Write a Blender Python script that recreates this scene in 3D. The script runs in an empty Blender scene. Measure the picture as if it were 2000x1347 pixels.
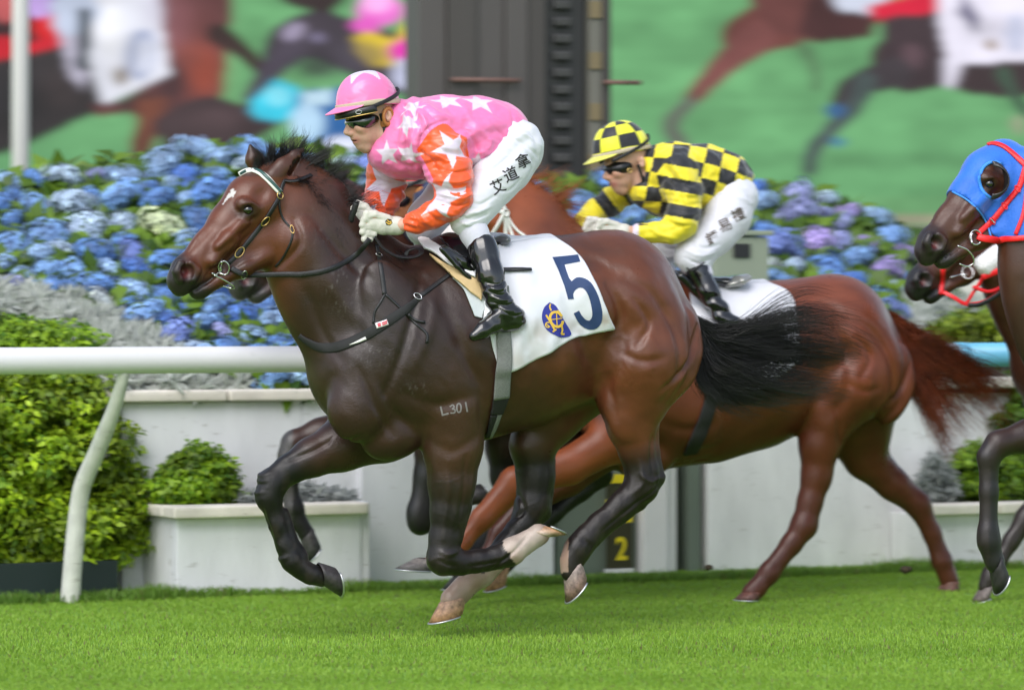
import bpy, bmesh, math, random
import numpy as np
from mathutils import Vector, Matrix
from mathutils.bvhtree import BVHTree
from mathutils.geometry import tessellate_polygon

random.seed(7)
RNG = np.random.default_rng(7)
SC = bpy.context.scene
COL = SC.collection

# ------------------------------------------------------------------ camera
# A 130 mm lens at chest height beside the track, looking square on to the course.
F, CX, HY, CAMZ = 7200.0, 1000.0, 600.0, 1.35      # focal length in units of 1/2000 frame width
cam_d = bpy.data.cameras.new('camera')
cam = bpy.data.objects.new('camera', cam_d)
COL.objects.link(cam)
cam.location = (0, 0, CAMZ)
cam.rotation_euler = (math.radians(90), 0, 0)
cam_d.sensor_width = 36
cam_d.lens = F / 2000 * 36
cam_d.shift_y = -(673.5 - HY) / 2000
cam_d.clip_start = 0.5
cam_d.clip_end = 2000
cam_d.dof.use_dof = True
cam_d.dof.focus_distance = 14.75
cam_d.dof.aperture_fstop = 2.7
cam_d.dof.aperture_ratio = 0.38
SC.camera = cam

# ------------------------------------------------------------------ sky and sun (bright overcast)
world = bpy.data.worlds.new('World')
SC.world = world
world.use_nodes = True
nt = world.node_tree
nt.nodes.clear()
wo = nt.nodes.new('ShaderNodeOutputWorld')
bg = nt.nodes.new('ShaderNodeBackground')
sky = nt.nodes.new('ShaderNodeTexSky')
sky.sky_type = 'NISHITA'
sky.sun_disc = False
SUN_EL, SUN_AZ = math.radians(46), math.radians(200)    # azimuth measured from +Y, clockwise
sky.sun_elevation = SUN_EL
sky.sun_rotation = SUN_AZ
sky.dust_density = 1.5
sky.air_density = 1.0
sky.ozone_density = 1.0
hs = nt.nodes.new('ShaderNodeHueSaturation')
hs.inputs['Saturation'].default_value = 0.62
nt.links.new(sky.outputs[0], hs.inputs['Color'])
nt.links.new(hs.outputs[0], bg.inputs['Color'])
nt.links.new(bg.outputs[0], wo.inputs['Surface'])
bg.inputs['Strength'].default_value = 0.15
sun_d = bpy.data.lights.new('sun', 'SUN')
sun_d.energy = 1.1
sun_d.angle = math.radians(42)
sun_d.color = (1.0, 0.985, 0.975)
sun = bpy.data.objects.new('sun', sun_d)
COL.objects.link(sun)
_sd = Vector((math.sin(SUN_AZ) * math.cos(SUN_EL), math.cos(SUN_AZ) * math.cos(SUN_EL), math.sin(SUN_EL)))
sun.rotation_euler = _sd.to_track_quat('Z', 'Y').to_euler()
SC.view_settings.view_transform = 'Standard'
SC.view_settings.look = 'None'
SC.view_settings.gamma = 1
SC.view_settings.exposure = 0.84
SC.view_settings.use_curve_mapping = False
SC.render.engine = 'CYCLES'
SC.cycles.use_denoising = True
SC.cycles.max_bounces = 6
SC.cycles.transparent_max_bounces = 8

# ------------------------------------------------------------------ object helpers
def tag(o, label=None, cat=None, group=None, kind=None):
    if label: o['label'] = label
    if cat: o['category'] = cat
    if group: o['group'] = group
    if kind: o['kind'] = kind
    return o

def thing(name, label, cat, loc, group=None):
    o = bpy.data.objects.new(name, None)
    o.empty_display_size = 0.1
    COL.objects.link(o)
    o.location = loc
    return tag(o, label, cat, group)

def link(name, me, mat=None, parent=None):
    o = bpy.data.objects.new(name, me)
    COL.objects.link(o)
    if mat is not None and not me.materials:
        for m in (mat if isinstance(mat, (list, tuple)) else [mat]):
            me.materials.append(m)
    if parent is not None:
        o.parent = parent
        p = parent
        off = Vector((0, 0, 0))
        while p is not None:
            off += p.location
            p = p.parent
        o.location = -off          # geometry is written in world coordinates
    return o

def npmesh(name, V, Fc, smooth=True, col=None, mats=None):
    """V (n,3); Fc (m,3|4) int array or list of arrays of different widths"""
    V = np.asarray(V, np.float32).reshape(-1, 3)
    if not isinstance(Fc, (list, tuple)):
        Fc = [Fc]
    Fc = [np.asarray(f, np.int32) for f in Fc if len(f)]
    me = bpy.data.meshes.new(name)
    me.vertices.add(len(V))
    me.vertices.foreach_set('co', V.ravel())
    nl = sum(f.size for f in Fc)
    nf = sum(len(f) for f in Fc)
    me.loops.add(nl)
    me.polygons.add(nf)
    me.loops.foreach_set('vertex_index', np.concatenate([f.ravel() for f in Fc]))
    tot = np.concatenate([np.full(len(f), f.shape[1], np.int32) for f in Fc])
    st = np.concatenate([[0], np.cumsum(tot)[:-1]]).astype(np.int32)
    me.polygons.foreach_set('loop_start', st)
    if mats is not None:
        me.polygons.foreach_set('material_index', np.asarray(mats, np.int32))
    me.update(calc_edges=True)
    me.validate()
    me.polygons.foreach_set('use_smooth', np.full(len(me.polygons), bool(smooth)))
    if col is not None:
        c = np.ones((len(V), 4), np.float32)
        c[:, :3] = col
        a = me.color_attributes.new('Col', 'FLOAT_COLOR', 'POINT')
        a.data.foreach_set('color', c.ravel())
    return me

def join(parts):
    """list of (V,F) with equal face width -> (V,F)"""
    vs, fs, n = [], [], 0
    for V, Fc in parts:
        V = np.asarray(V, float).reshape(-1, 3)
        vs.append(V)
        fs.append(np.asarray(Fc, int) + n)
        n += len(V)
    return np.concatenate(vs), np.concatenate(fs)

def box(c, h, R=None):
    """centre, half sizes, 3x3 rotation (columns = axes)"""
    s = np.array([[x, y, z] for x in (-1, 1) for y in (-1, 1) for z in (-1, 1)], float) * np.asarray(h, float)
    if R is not None:
        s = s @ np.asarray(R, float).T
    Fc = np.array([[0, 1, 3, 2], [4, 6, 7, 5], [0, 4, 5, 1], [2, 3, 7, 6], [0, 2, 6, 4], [1, 5, 7, 3]])
    return s + np.asarray(c, float), Fc

def bevel_mesh(me, w=0.008, seg=2):
    bm = bmesh.new(); bm.from_mesh(me)
    bmesh.ops.recalc_face_normals(bm, faces=bm.faces)
    bmesh.ops.bevel(bm, geom=list(bm.edges), offset=w, segments=seg, affect='EDGES', profile=0.6)
    bm.to_mesh(me); bm.free()
    return me

def sweep(P, ru, rv=None, n=8, up=None, cap=True):
    """tube along P (m,3); radii scalars or arrays; up: preferred direction of rv axis (3,) or (m,3)"""
    P = np.asarray(P, float)
    m = len(P)
    T = np.gradient(P, axis=0)
    T /= np.linalg.norm(T, axis=1, keepdims=True) + 1e-12
    if up is None:
        up = np.array([0.13, 0.21, 0.97])
    U = np.broadcast_to(np.asarray(up, float), (m, 3))
    A = np.cross(T, U); A /= np.linalg.norm(A, axis=1, keepdims=True) + 1e-9
    B = np.cross(A, T)
    ru = np.broadcast_to(np.asarray(ru, float), (m,))
    rv = ru if rv is None else np.broadcast_to(np.asarray(rv, float), (m,))
    a = np.linspace(0, 2 * np.pi, n, endpoint=False)
    V = P[:, None] + A[:, None] * (np.cos(a)[None, :, None] * ru[:, None, None]) + B[:, None] * (np.sin(a)[None, :, None] * rv[:, None, None])
    i = np.arange(m - 1)[:, None] * n
    j = np.arange(n)[None]
    Fc = np.stack([i + j, i + (j + 1) % n, i + n + (j + 1) % n, i + n + j], -1).reshape(-1, 4)
    V = V.reshape(-1, 3)
    if cap:
        c0, c1 = len(V), len(V) + 1
        V = np.concatenate([V, P[:1], P[-1:]])
        jj = np.arange(0, n, 2)
        q0 = np.stack([np.full(len(jj), c0), (jj + 2) % n, (jj + 1) % n, jj], 1)
        q1 = np.stack([np.full(len(jj), c1), (m - 1) * n + jj, (m - 1) * n + (jj + 1) % n, (m - 1) * n + (jj + 2) % n], 1)
        Fc = np.concatenate([Fc, q0, q1])
    return V, Fc

def strap(P, N, w, t):
    """flat strap: P points, N surface normals, w half width, t half thickness"""
    P = np.asarray(P, float); N = np.asarray(N, float)
    m = len(P)
    T = np.gradient(P, axis=0); T /= np.linalg.norm(T, axis=1, keepdims=True) + 1e-12
    S = np.cross(T, N); S /= np.linalg.norm(S, axis=1, keepdims=True) + 1e-9
    N = np.cross(S, T)
    w = np.broadcast_to(np.asarray(w, float), (m,))[:, None]
    prof = [(-1, -1), (-1, .4), (-.8, 1), (.8, 1), (1, .4), (1, -1)]
    V = np.stack([P + S * w * a + N * t * b for a, b in prof], 1)
    n = len(prof)
    i = np.arange(m - 1)[:, None] * n
    j = np.arange(n)[None]
    Fc = np.stack([i + j, i + (j + 1) % n, i + n + (j + 1) % n, i + n + j], -1).reshape(-1, 4)
    e = (m - 1) * n
    Fc = np.concatenate([Fc, [[0, 5, 2, 1], [2, 5, 4, 3], [e, e + 1, e + 2, e + 5], [e + 2, e + 3, e + 4, e + 5]]])
    return V.reshape(-1, 3), Fc

def torus(c, ax, R, r, n=20, m=8, e=(1, 1), X=None):
    """ring round axis ax; e stretches it along its own two axes"""
    ax = np.asarray(ax, float); ax /= np.linalg.norm(ax)
    if X is None:
        X = np.cross(ax, (0.3, 0.2, 0.9))
    X = np.asarray(X, float); X = X - ax * (X @ ax); X /= np.linalg.norm(X)
    Y = np.cross(ax, X)
    a = np.linspace(0, 2 * np.pi, n, endpoint=False)[:, None]
    b = np.linspace(0, 2 * np.pi, m, endpoint=False)[None]
    q = (R + r * np.cos(b))
    V = np.asarray(c, float) + (q * np.cos(a) * e[0])[..., None] * X + (q * np.sin(a) * e[1])[..., None] * Y + (r * np.sin(b) + 0 * a)[..., None] * ax
    i = np.arange(n)[:, None]; j = np.arange(m)[None]
    Fc = np.stack([i * m + j, ((i + 1) % n) * m + j, ((i + 1) % n) * m + (j + 1) % m, i * m + (j + 1) % m], -1).reshape(-1, 4)
    return V.reshape(-1, 3), Fc

def ellipsoid(c, R, r, n=24, m=12):
    th = np.linspace(0, np.pi, m + 1)[:, None]
    ph = np.linspace(0, 2 * np.pi, n, endpoint=False)[None]
    s = np.stack([np.sin(th) * np.cos(ph), np.sin(th) * np.sin(ph), np.cos(th) + 0 * ph], -1).reshape(-1, 3)
    V = (s * np.asarray(r)) @ np.asarray(R, float).T + np.asarray(c)
    i = np.arange(m)[:, None] * n; j = np.arange(n)[None]
    Fc = np.stack([i + j, i + n + j, i + n + (j + 1) % n, i + (j + 1) % n], -1).reshape(-1, 4)
    return V, Fc

def spline(P, n):
    """Catmull-Rom through P (k,d) -> n samples"""
    P = np.asarray(P, float)
    if len(P) == 2:
        t = np.linspace(0, 1, n)[:, None]
        return P[0] * (1 - t) + P[1] * t
    Q = np.concatenate([[2 * P[0] - P[1]], P, [2 * P[-1] - P[-2]]])
    L = np.concatenate([[0], np.cumsum(np.linalg.norm(np.diff(P, axis=0), axis=1))])
    x = np.linspace(0, L[-1], n)
    k = np.clip(np.searchsorted(L, x, 'right') - 1, 0, len(P) - 2)
    t = ((x - L[k]) / (L[k + 1] - L[k] + 1e-12))[:, None]
    a, b, c, d = Q[k], Q[k + 1], Q[k + 2], Q[k + 3]
    return 0.5 * (2 * b + (c - a) * t + (2 * a - 5 * b + 4 * c - d) * t ** 2 + (3 * b - a - 3 * c + d) * t ** 3)

# ------------------------------------------------------------------ planes: where a running body stands
class Plane:
    """a vertical plane through the point of column u0 at depth Y0, turned by th degrees;
    s runs along it (to the right, receding), l towards the camera side"""
    def __init__(self, u0, Y0, th):
        a = math.radians(th)
        self.P0 = np.array([(u0 - CX) / F * Y0, Y0, 0.0])
        self.t = np.array([math.cos(a), math.sin(a), 0.0])
        self.n = np.array([math.sin(a), -math.cos(a), 0.0])
        self.z = np.array([0, 0, 1.0])
        self.M = np.stack([self.t, self.n, self.z], 1)     # columns
    def pt(self, u, v, l=0.0):
        k = (u - CX) / F
        X0, Y0 = (self.P0 + l * self.n)[:2]
        s = (k * Y0 - X0) / (self.t[0] - k * self.t[1])
        Y = Y0 + s * self.t[1]
        return np.array([X0 + s * self.t[0], Y, CAMZ - (v - HY) / F * Y])
    def sc(self, u, v=0, l=0.0):
        return F / self.pt(u, 600, l)[1]
    def w(self, s, l, z):
        return self.P0 + s * self.t + l * self.n + z * self.z

def cam_uv(P):
    P = np.asarray(P, float)
    return CX + P[..., 0] / P[..., 1] * F, HY - (P[..., 2] - CAMZ) / P[..., 1] * F

CAMP = Vector((0, 0, CAMZ))
def ray_dir(u, v):
    return Vector(((u - CX) / F, 1.0, -(v - HY) / F)).normalized()

def hit(bvh, u, v):
    p, n, i, d = bvh.ray_cast(CAMP, ray_dir(u, v))
    if p is None: return None
    n = np.array(n)
    if n @ np.array(ray_dir(u, v)) > 0: n = -n
    return np.array(p), n

def hits(bvh, uv, n=24, off=0.004, fallback=None):
    """spline through picture points, laid on a surface"""
    Q = spline(uv, n)
    P, N = [], []
    for q in Q:
        h = hit(bvh, q[0], q[1])
        if h is None:
            if fallback is not None:
                P.append(np.array(fallback.pt(q[0], q[1], 0.0))); N.append(fallback.n.copy())
            continue
        P.append(h[0] + h[1] * off); N.append(h[1])
    P, N = np.array(P), np.array(N)
    if len(P) > 4:
        for _ in range(2):
            P[1:-1] = (P[:-2] + 2 * P[1:-1] + P[2:]) / 4
            N[1:-1] = (N[:-2] + 2 * N[1:-1] + N[2:]) / 4
    N /= np.linalg.norm(N, axis=1, keepdims=True)
    return P, N

# ------------------------------------------------------------------ noise
def _hash(i, j, k, s):
    h = (i * 374761393 + j * 668265263 + k * 2147483647 + s * 1274126177) & 0xFFFFFFFF
    h = ((h ^ (h >> 13)) * 1274126177) & 0xFFFFFFFF
    return ((h ^ (h >> 16)) & 0xFFFF) / 65535.0
def vnoise(P, s=0):
    P = np.asarray(P, float)
    I = np.floor(P).astype(np.int64); f = P - I
    f = f * f * f * (f * (f * 6 - 15) + 10)
    r = 0
    for a in (0, 1):
        for b in (0, 1):
            for c in (0, 1):
                w = (f[:, 0] if a else 1 - f[:, 0]) * (f[:, 1] if b else 1 - f[:, 1]) * (f[:, 2] if c else 1 - f[:, 2])
                r = r + w * _hash(I[:, 0] + a, I[:, 1] + b, I[:, 2] + c, s)
    return r
def fbm(P, s=0, o=3):
    r, a = 0, 0.5
    for k in range(o):
        r = r + a * vnoise(P * 2 ** k, s + k); a *= 0.5
    return r / (1 - 0.5 ** o)

# ------------------------------------------------------------------ signed distance bodies
class Body:
    """soft union of tapered capsules and ellipsoids given in world space, meshed with surface nets"""
    def __init__(self, plane):
        self.pl = plane
        self.pr = []
    def cap(self, a, b, ra, rb, n=None, w=1.0, k=0.02, op='u', tagn=''):
        self.pr.append(('c', np.array(a, float), np.array(b, float), ra, rb, self.pl.n if n is None else n, w, k, op, tagn))
    def chain(self, pts, l=0.0, w=1.0, k=0.02, pl=None, op='u', tagn=''):
        """pts: (u, v, r) or (u, v, r, l) or (u, v, r, l, w) in picture units on the plane"""
        pl = pl or self.pl
        Q = []
        for p in pts:
            ll = p[3] if len(p) > 3 else l
            ww = p[4] if len(p) > 4 else w
            Q.append((pl.pt(p[0], p[1], ll), p[2] / pl.sc(p[0], 0, ll), ww))
        if len(Q) == 1:
            Q = Q * 2
        for (a, ra, wa), (b, rb, wb) in zip(Q[:-1], Q[1:]):
            self.cap(a, b, ra, rb, pl.n, (wa, wb), k, op, tagn)
    def ell(self, u, v, ru, rv, ang, rl, l=0.0, k=0.02, op='u', pl=None, tagn='', tilt=0.0):
        """ellipsoid: half sizes ru, rv in picture units, turned by ang degrees (anticlockwise), rl metres sideways"""
        pl = pl or self.pl
        c = pl.pt(u, v, l); sc = pl.sc(u, 0, l)
        a = math.radians(ang)
        e0 = pl.t * math.cos(a) + pl.z * math.sin(a)
        e1 = -pl.t * math.sin(a) + pl.z * math.cos(a)
        e2 = pl.n
        if tilt:
            b = math.radians(tilt)
            e1, e2 = e1 * math.cos(b) + e2 * math.sin(b), -e1 * math.sin(b) + e2 * math.cos(b)
        self.pr.append(('e', c, np.stack([e0, e1, e2], 1), np.array([ru / sc, rv / sc, rl]), k, op, tagn))
    # --- evaluation
    @staticmethod
    def dist(p, X):
        if p[0] == 'c':
            _, a, b, ra, rb, n, w, k, op, tg = p
            ab = b - a
            q = X - a
            L = math.sqrt(float(ab @ ab))
            if L > 1e-6:
                e = ab / L
                x = q @ e
                w0 = w if not isinstance(w, tuple) else w[0] + (w[1] - w[0]) * np.clip(x / L, 0, 1)
                qp = q - x[:, None] * e
                ql = qp @ n
                y = np.sqrt(np.maximum(np.einsum('ij,ij->i', qp, qp) + ql * ql * (1 / (w0 * w0) - 1), 0))
                sl = max(-0.94, min(0.94, (rb - ra) / L))
                t = np.clip((x + y * sl / math.sqrt(1 - sl * sl)) / L, 0, 1)
            else:
                t = np.zeros(len(X))
            q = q - t[:, None] * ab
            r = ra + (rb - ra) * t
            if isinstance(w, tuple):
                ww = w[0] + (w[1] - w[0]) * t
            else:
                ww = np.full(len(X), w)
            ql = q @ n
            d2 = np.einsum('ij,ij->i', q, q) + ql * ql * (1 / (ww * ww) - 1)
            return (np.sqrt(np.maximum(d2, 0)) - r) * np.minimum(1, ww)
        _, c, R, rad, k, op, tg = p
        q = (X - c) @ R
        k0 = np.linalg.norm(q / rad, axis=1)
        k1 = np.linalg.norm(q / (rad * rad), axis=1) + 1e-9
        return np.where(k0 < 1e-6, -rad.min(), k0 * (k0 - 1) / k1)
    def bounds(self, p):
        M = self.pl.M
        if p[0] == 'c':
            _, a, b, ra, rb, n, w, k, op, tg = p
            wm = max(max(w), 1.0) if isinstance(w, tuple) else max(w, 1.0)
            A, B = (a - self.pl.P0) @ M, (b - self.pl.P0) @ M
            r = max(ra, rb) * wm
            return np.minimum(A, B) - r, np.maximum(A, B) + r
        _, c, R, rad, k, op, tg = p
        C = (c - self.pl.P0) @ M
        e = np.sqrt(((M.T @ R) ** 2 * rad ** 2).sum(1))
        return C - e, C + e
    def eval_at(self, X, only=None):
        """distance at world points (tags restrict it)"""
        f = np.full(len(X), 9.0)
        for p in self.pr:
            tg, op, k = p[-1], p[-2], p[-3]
            if op != 'u' or (only is not None and tg not in only): continue
            f = np.minimum(f, self.dist(p, X))
        return f
    def mesh(self, h=0.008, grow=0.0, only=None):
        M, P0 = self.pl.M, self.pl.P0
        prs = [p for p in self.pr if only is None or p[-1] in only or p[-2] == 's']
        bb = [self.bounds(p) for p in prs if p[-2] == 'u']
        lo = np.min([b[0] for b in bb], 0) - 4 * h - grow
        hi = np.max([b[1] for b in bb], 0) + 4 * h + grow
        N = np.ceil((hi - lo) / h).astype(int) + 1
        f = np.full(N, 0.5, np.float32)
        ax = [lo[i] + h * np.arange(N[i]) for i in range(3)]
        for p in prs:
            k, op = p[-3], p[-2]
            a, b = self.bounds(p)
            ws = (min(p[6]) if isinstance(p[6], tuple) else p[6]) if p[0] == 'c' else 0.6
            m = (k + 3 * h + abs(grow)) / min(1.0, ws)
            i0 = np.clip(np.floor((a - m - lo) / h).astype(int), 0, N)
            i1 = np.clip(np.ceil((b + m - lo) / h).astype(int) + 1, 0, N)
            if (i1 <= i0).any(): continue
            sl = tuple(slice(i0[i], i1[i]) for i in range(3))
            G = np.stack(np.meshgrid(*[ax[i][sl[i]] for i in range(3)], indexing='ij'), -1).reshape(-1, 3)
            d = self.dist(p, G @ M.T + P0).astype(np.float32).reshape(i1 - i0)
            g = f[sl]
            if op == 'u':
                d = d - grow
                hh = np.maximum(k - np.abs(g - d), 0) / max(k, 1e-6)
                f[sl] = np.minimum(g, d) - hh * hh * k * 0.25
            else:
                d = -d
                hh = np.maximum(k - np.abs(g - d), 0) / max(k, 1e-6)
                f[sl] = np.maximum(g, d) + hh * hh * k * 0.25
        V, Q = surface_nets(f, lo, h)
        return V @ M.T + P0, Q[:, ::-1].copy()      # (t, n, z) is left-handed

def surface_nets(f, lo, h):
    s = f < 0
    nx, ny, nz = f.shape
    c = np.zeros((nx - 1, ny - 1, nz - 1), np.uint8)
    for a in (0, 1):
        for b in (0, 1):
            for d in (0, 1):
                c += s[a:nx - 1 + a, b:ny - 1 + b, d:nz - 1 + d]
    I = np.stack(np.nonzero((c > 0) & (c < 8)), 1)
    idx = np.full(c.shape, -1, np.int32)
    idx[I[:, 0], I[:, 1], I[:, 2]] = np.arange(len(I))
    cor = [(a, b, d) for a in (0, 1) for b in (0, 1) for d in (0, 1)]
    val = {q: f[I[:, 0] + q[0], I[:, 1] + q[1], I[:, 2] + q[2]] for q in cor}
    acc = np.zeros((len(I), 3)); cnt = np.zeros(len(I))
    for i, p in enumerate(cor):
        for q in cor[i + 1:]:
            if sum(abs(p[j] - q[j]) for j in range(3)) != 1: continue
            a, b = val[p], val[q]
            m = (a < 0) != (b < 0)
            t = np.where(m, a / np.where(m, a - b, 1), 0)
            pp, qq = np.array(p, float), np.array(q, float)
            acc += np.where(m[:, None], pp + t[:, None] * (qq - pp), 0)
            cnt += m
    V = lo + h * (I + acc / np.maximum(cnt, 1)[:, None])
    Q = []
    for axis in range(3):
        o = [0, 1, 2]; o.remove(axis)
        sh = [slice(None)] * 3; sh2 = [slice(None)] * 3
        sh[axis] = slice(0, -1); sh2[axis] = slice(1, None)
        a, b = s[tuple(sh)], s[tuple(sh2)]
        E = np.stack(np.nonzero(a != b), 1)
        ok = np.ones(len(E), bool)
        for j in o:
            ok &= (E[:, j] > 0) & (E[:, j] < f.shape[j] - 1)
        E = E[ok]
        fl = a[E[:, 0], E[:, 1], E[:, 2]]
        def at(d0, d1):
            e = E.copy(); e[:, o[0]] += d0; e[:, o[1]] += d1
            return idx[e[:, 0], e[:, 1], e[:, 2]]
        q = np.stack([at(-1, -1), at(0, -1), at(0, 0), at(-1, 0)], 1)
        rev = ~fl if axis != 1 else fl
        q[rev] = q[rev][:, ::-1]
        Q.append(q)
    Q = np.concatenate(Q)
    Q = Q[(Q >= 0).all(1)]
    return V, Q

def vnormals(V, Q):
    n = np.cross(V[Q[:, 2]] - V[Q[:, 0]], V[Q[:, 3 if Q.shape[1] > 3 else 1]] - V[Q[:, 1 if Q.shape[1] > 3 else 0]])
    if Q.shape[1] == 3: n = -n
    N = np.zeros_like(V)
    for i in range(Q.shape[1]):
        np.add.at(N, Q[:, i], n)
    return N / (np.linalg.norm(N, axis=1, keepdims=True) + 1e-12)

def relax(V, Q, it=1, lam=0.5):
    E = np.concatenate([Q[:, [i, (i + 1) % Q.shape[1]]] for i in range(Q.shape[1])])
    for _ in range(it):
        A = np.zeros_like(V); c = np.zeros(len(V))
        np.add.at(A, E[:, 0], V[E[:, 1]]); np.add.at(c, E[:, 0], 1)
        V = V + lam * (A / np.maximum(c, 1)[:, None] - V)
    return V

def carve(V, N, pl, lines, side=True, piv=None):
    """furrows (negative) and ridges (positive) on a body: lines of (picture points, lateral offset, half width in picture units, depth m)"""
    d = np.zeros(len(V))
    P = (V - pl.P0)
    s, l, z = P @ pl.t, P @ pl.n, V[:, 2]
    for pts, lo, w, dep in lines:
        L = spline(pts, 90)
        W = np.array([pl.pt(q[0], q[1], lo) for q in L]) - pl.P0
        A = np.stack([W @ pl.t, W[:, 2]], 1)
        wm = w / pl.sc(pts[0][0], 0, lo)
        near = (s > A[:, 0].min() - 3 * wm) & (s < A[:, 0].max() + 3 * wm) & (z > A[:, 1].min() - 3 * wm) & (z < A[:, 1].max() + 3 * wm) & (np.abs(l) > abs(lo) * 0.45)
        if side is False: near &= l > 0
        idx = np.nonzero(near)[0]
        if not len(idx): continue
        D = np.sqrt((s[idx, None] - A[None, :, 0]) ** 2 + (z[idx, None] - A[None, :, 1]) ** 2)
        j = D.argmin(1); dm = D.min(1)
        tp = np.sin(np.pi * np.clip(0.08 + 0.84 * j / 89.0, 0, 1)) ** 0.7
        d[idx] += dep * np.exp(-(dm / wm) ** 2) * tp
    return d

def bvh_of(V, Q):
    return BVHTree.FromPolygons([tuple(v) for v in np.asarray(V, float)], [tuple(int(i) for i in q) for q in Q])

def in_poly(u, v, poly):
    poly = np.asarray(poly, float)
    r = np.zeros(np.shape(u), bool)
    j = len(poly) - 1
    for i in range(len(poly)):
        xi, yi = poly[i]; xj, yj = poly[j]
        c = ((yi > v) != (yj > v)) & (u < (xj - xi) * (v - yi) / (yj - yi + 1e-12) + xi)
        r ^= c
        j = i
    return r

def poly_tris(poly, lev=3):
    T = tessellate_polygon([[Vector((p[0], p[1], 0)) for p in poly]])
    P = np.array(poly, float)
    tri = np.array([[P[i] for i in t] for t in T])
    return split_tris(tri, lev)
def split_tris(tri, lev):
    for _ in range(lev):
        a, b, c = tri[:, 0], tri[:, 1], tri[:, 2]
        ab, bc, ca = (a + b) / 2, (b + c) / 2, (c + a) / 2
        tri = np.concatenate([np.stack(x, 1) for x in ((a, ab, ca), (ab, b, bc), (ca, bc, c), (ab, bc, ca))])
    return tri
def decal(name, tris, bvh, off, mat, parent):
    """lay flat print given in picture units on a surface"""
    T = np.asarray(tris).reshape(-1, 2)
    key = np.round(T * 20).astype(int)
    uq, inv = np.unique(key, axis=0, return_inverse=True)
    V = np.zeros((len(uq), 3)); ok = np.zeros(len(uq), bool)
    for i, q in enumerate(uq / 20.0):
        h = hit(bvh, q[0], q[1])
        if h is None: continue
        V[i] = h[0] + h[1] * off; ok[i] = True
    Fc = inv.reshape(-1, 3)
    Fc = Fc[ok[Fc].all(1)]
    if len(Fc) == 0: return None
    return link(name, npmesh(name, V, Fc, True), mat, parent)
def stroke(pts, w):
    """2-D polyline -> polygon strip triangles"""
    P = np.asarray(pts, float)
    T = np.gradient(P, axis=0); T /= np.linalg.norm(T, axis=1, keepdims=True) + 1e-9
    Nn = np.stack([-T[:, 1], T[:, 0]], 1)
    w = np.broadcast_to(np.asarray(w, float), (len(P),))[:, None]
    A, B = P + Nn * w / 2, P - Nn * w / 2
    tr = []
    for i in range(len(P) - 1):
        tr += [(A[i], B[i], A[i + 1]), (B[i], B[i + 1], A[i + 1])]
    return np.array(tr)
def arc(cx, cy, rx, ry, a0, a1, n=16, rot=0):
    a = np.radians(np.linspace(a0, a1, n)); r = math.radians(rot)
    x, y = rx * np.cos(a), ry * np.sin(a)
    return np.stack([cx + x * math.cos(r) - y * math.sin(r), cy + x * math.sin(r) + y * math.cos(r)], 1)

def strands(G, r0, r1):
    """G (n,m,3) polylines -> thin tapering three-sided hairs"""
    n, m, _ = G.shape
    T = np.gradient(G, axis=1); T /= np.linalg.norm(T, axis=2, keepdims=True) + 1e-12
    A = np.cross(T, np.array([0.2, 0.5, 0.8])); A /= np.linalg.norm(A, axis=2, keepdims=True) + 1e-9
    B = np.cross(T, A)
    r = (np.linspace(r0, r1, m))[None, :, None]
    V = np.stack([G + (A * math.cos(a) + B * math.sin(a)) * r for a in (0, 2.094, 4.189)], 2)
    b = (np.arange(n)[:, None] * m + np.arange(m - 1)[None]).reshape(-1, 1) * 3
    j = np.arange(3)[None]
    Fc = np.stack([b + j, b + (j + 1) % 3, b + 3 + (j + 1) % 3, b + 3 + j], -1).reshape(-1, 4)
    return V.reshape(-1, 3), Fc

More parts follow.
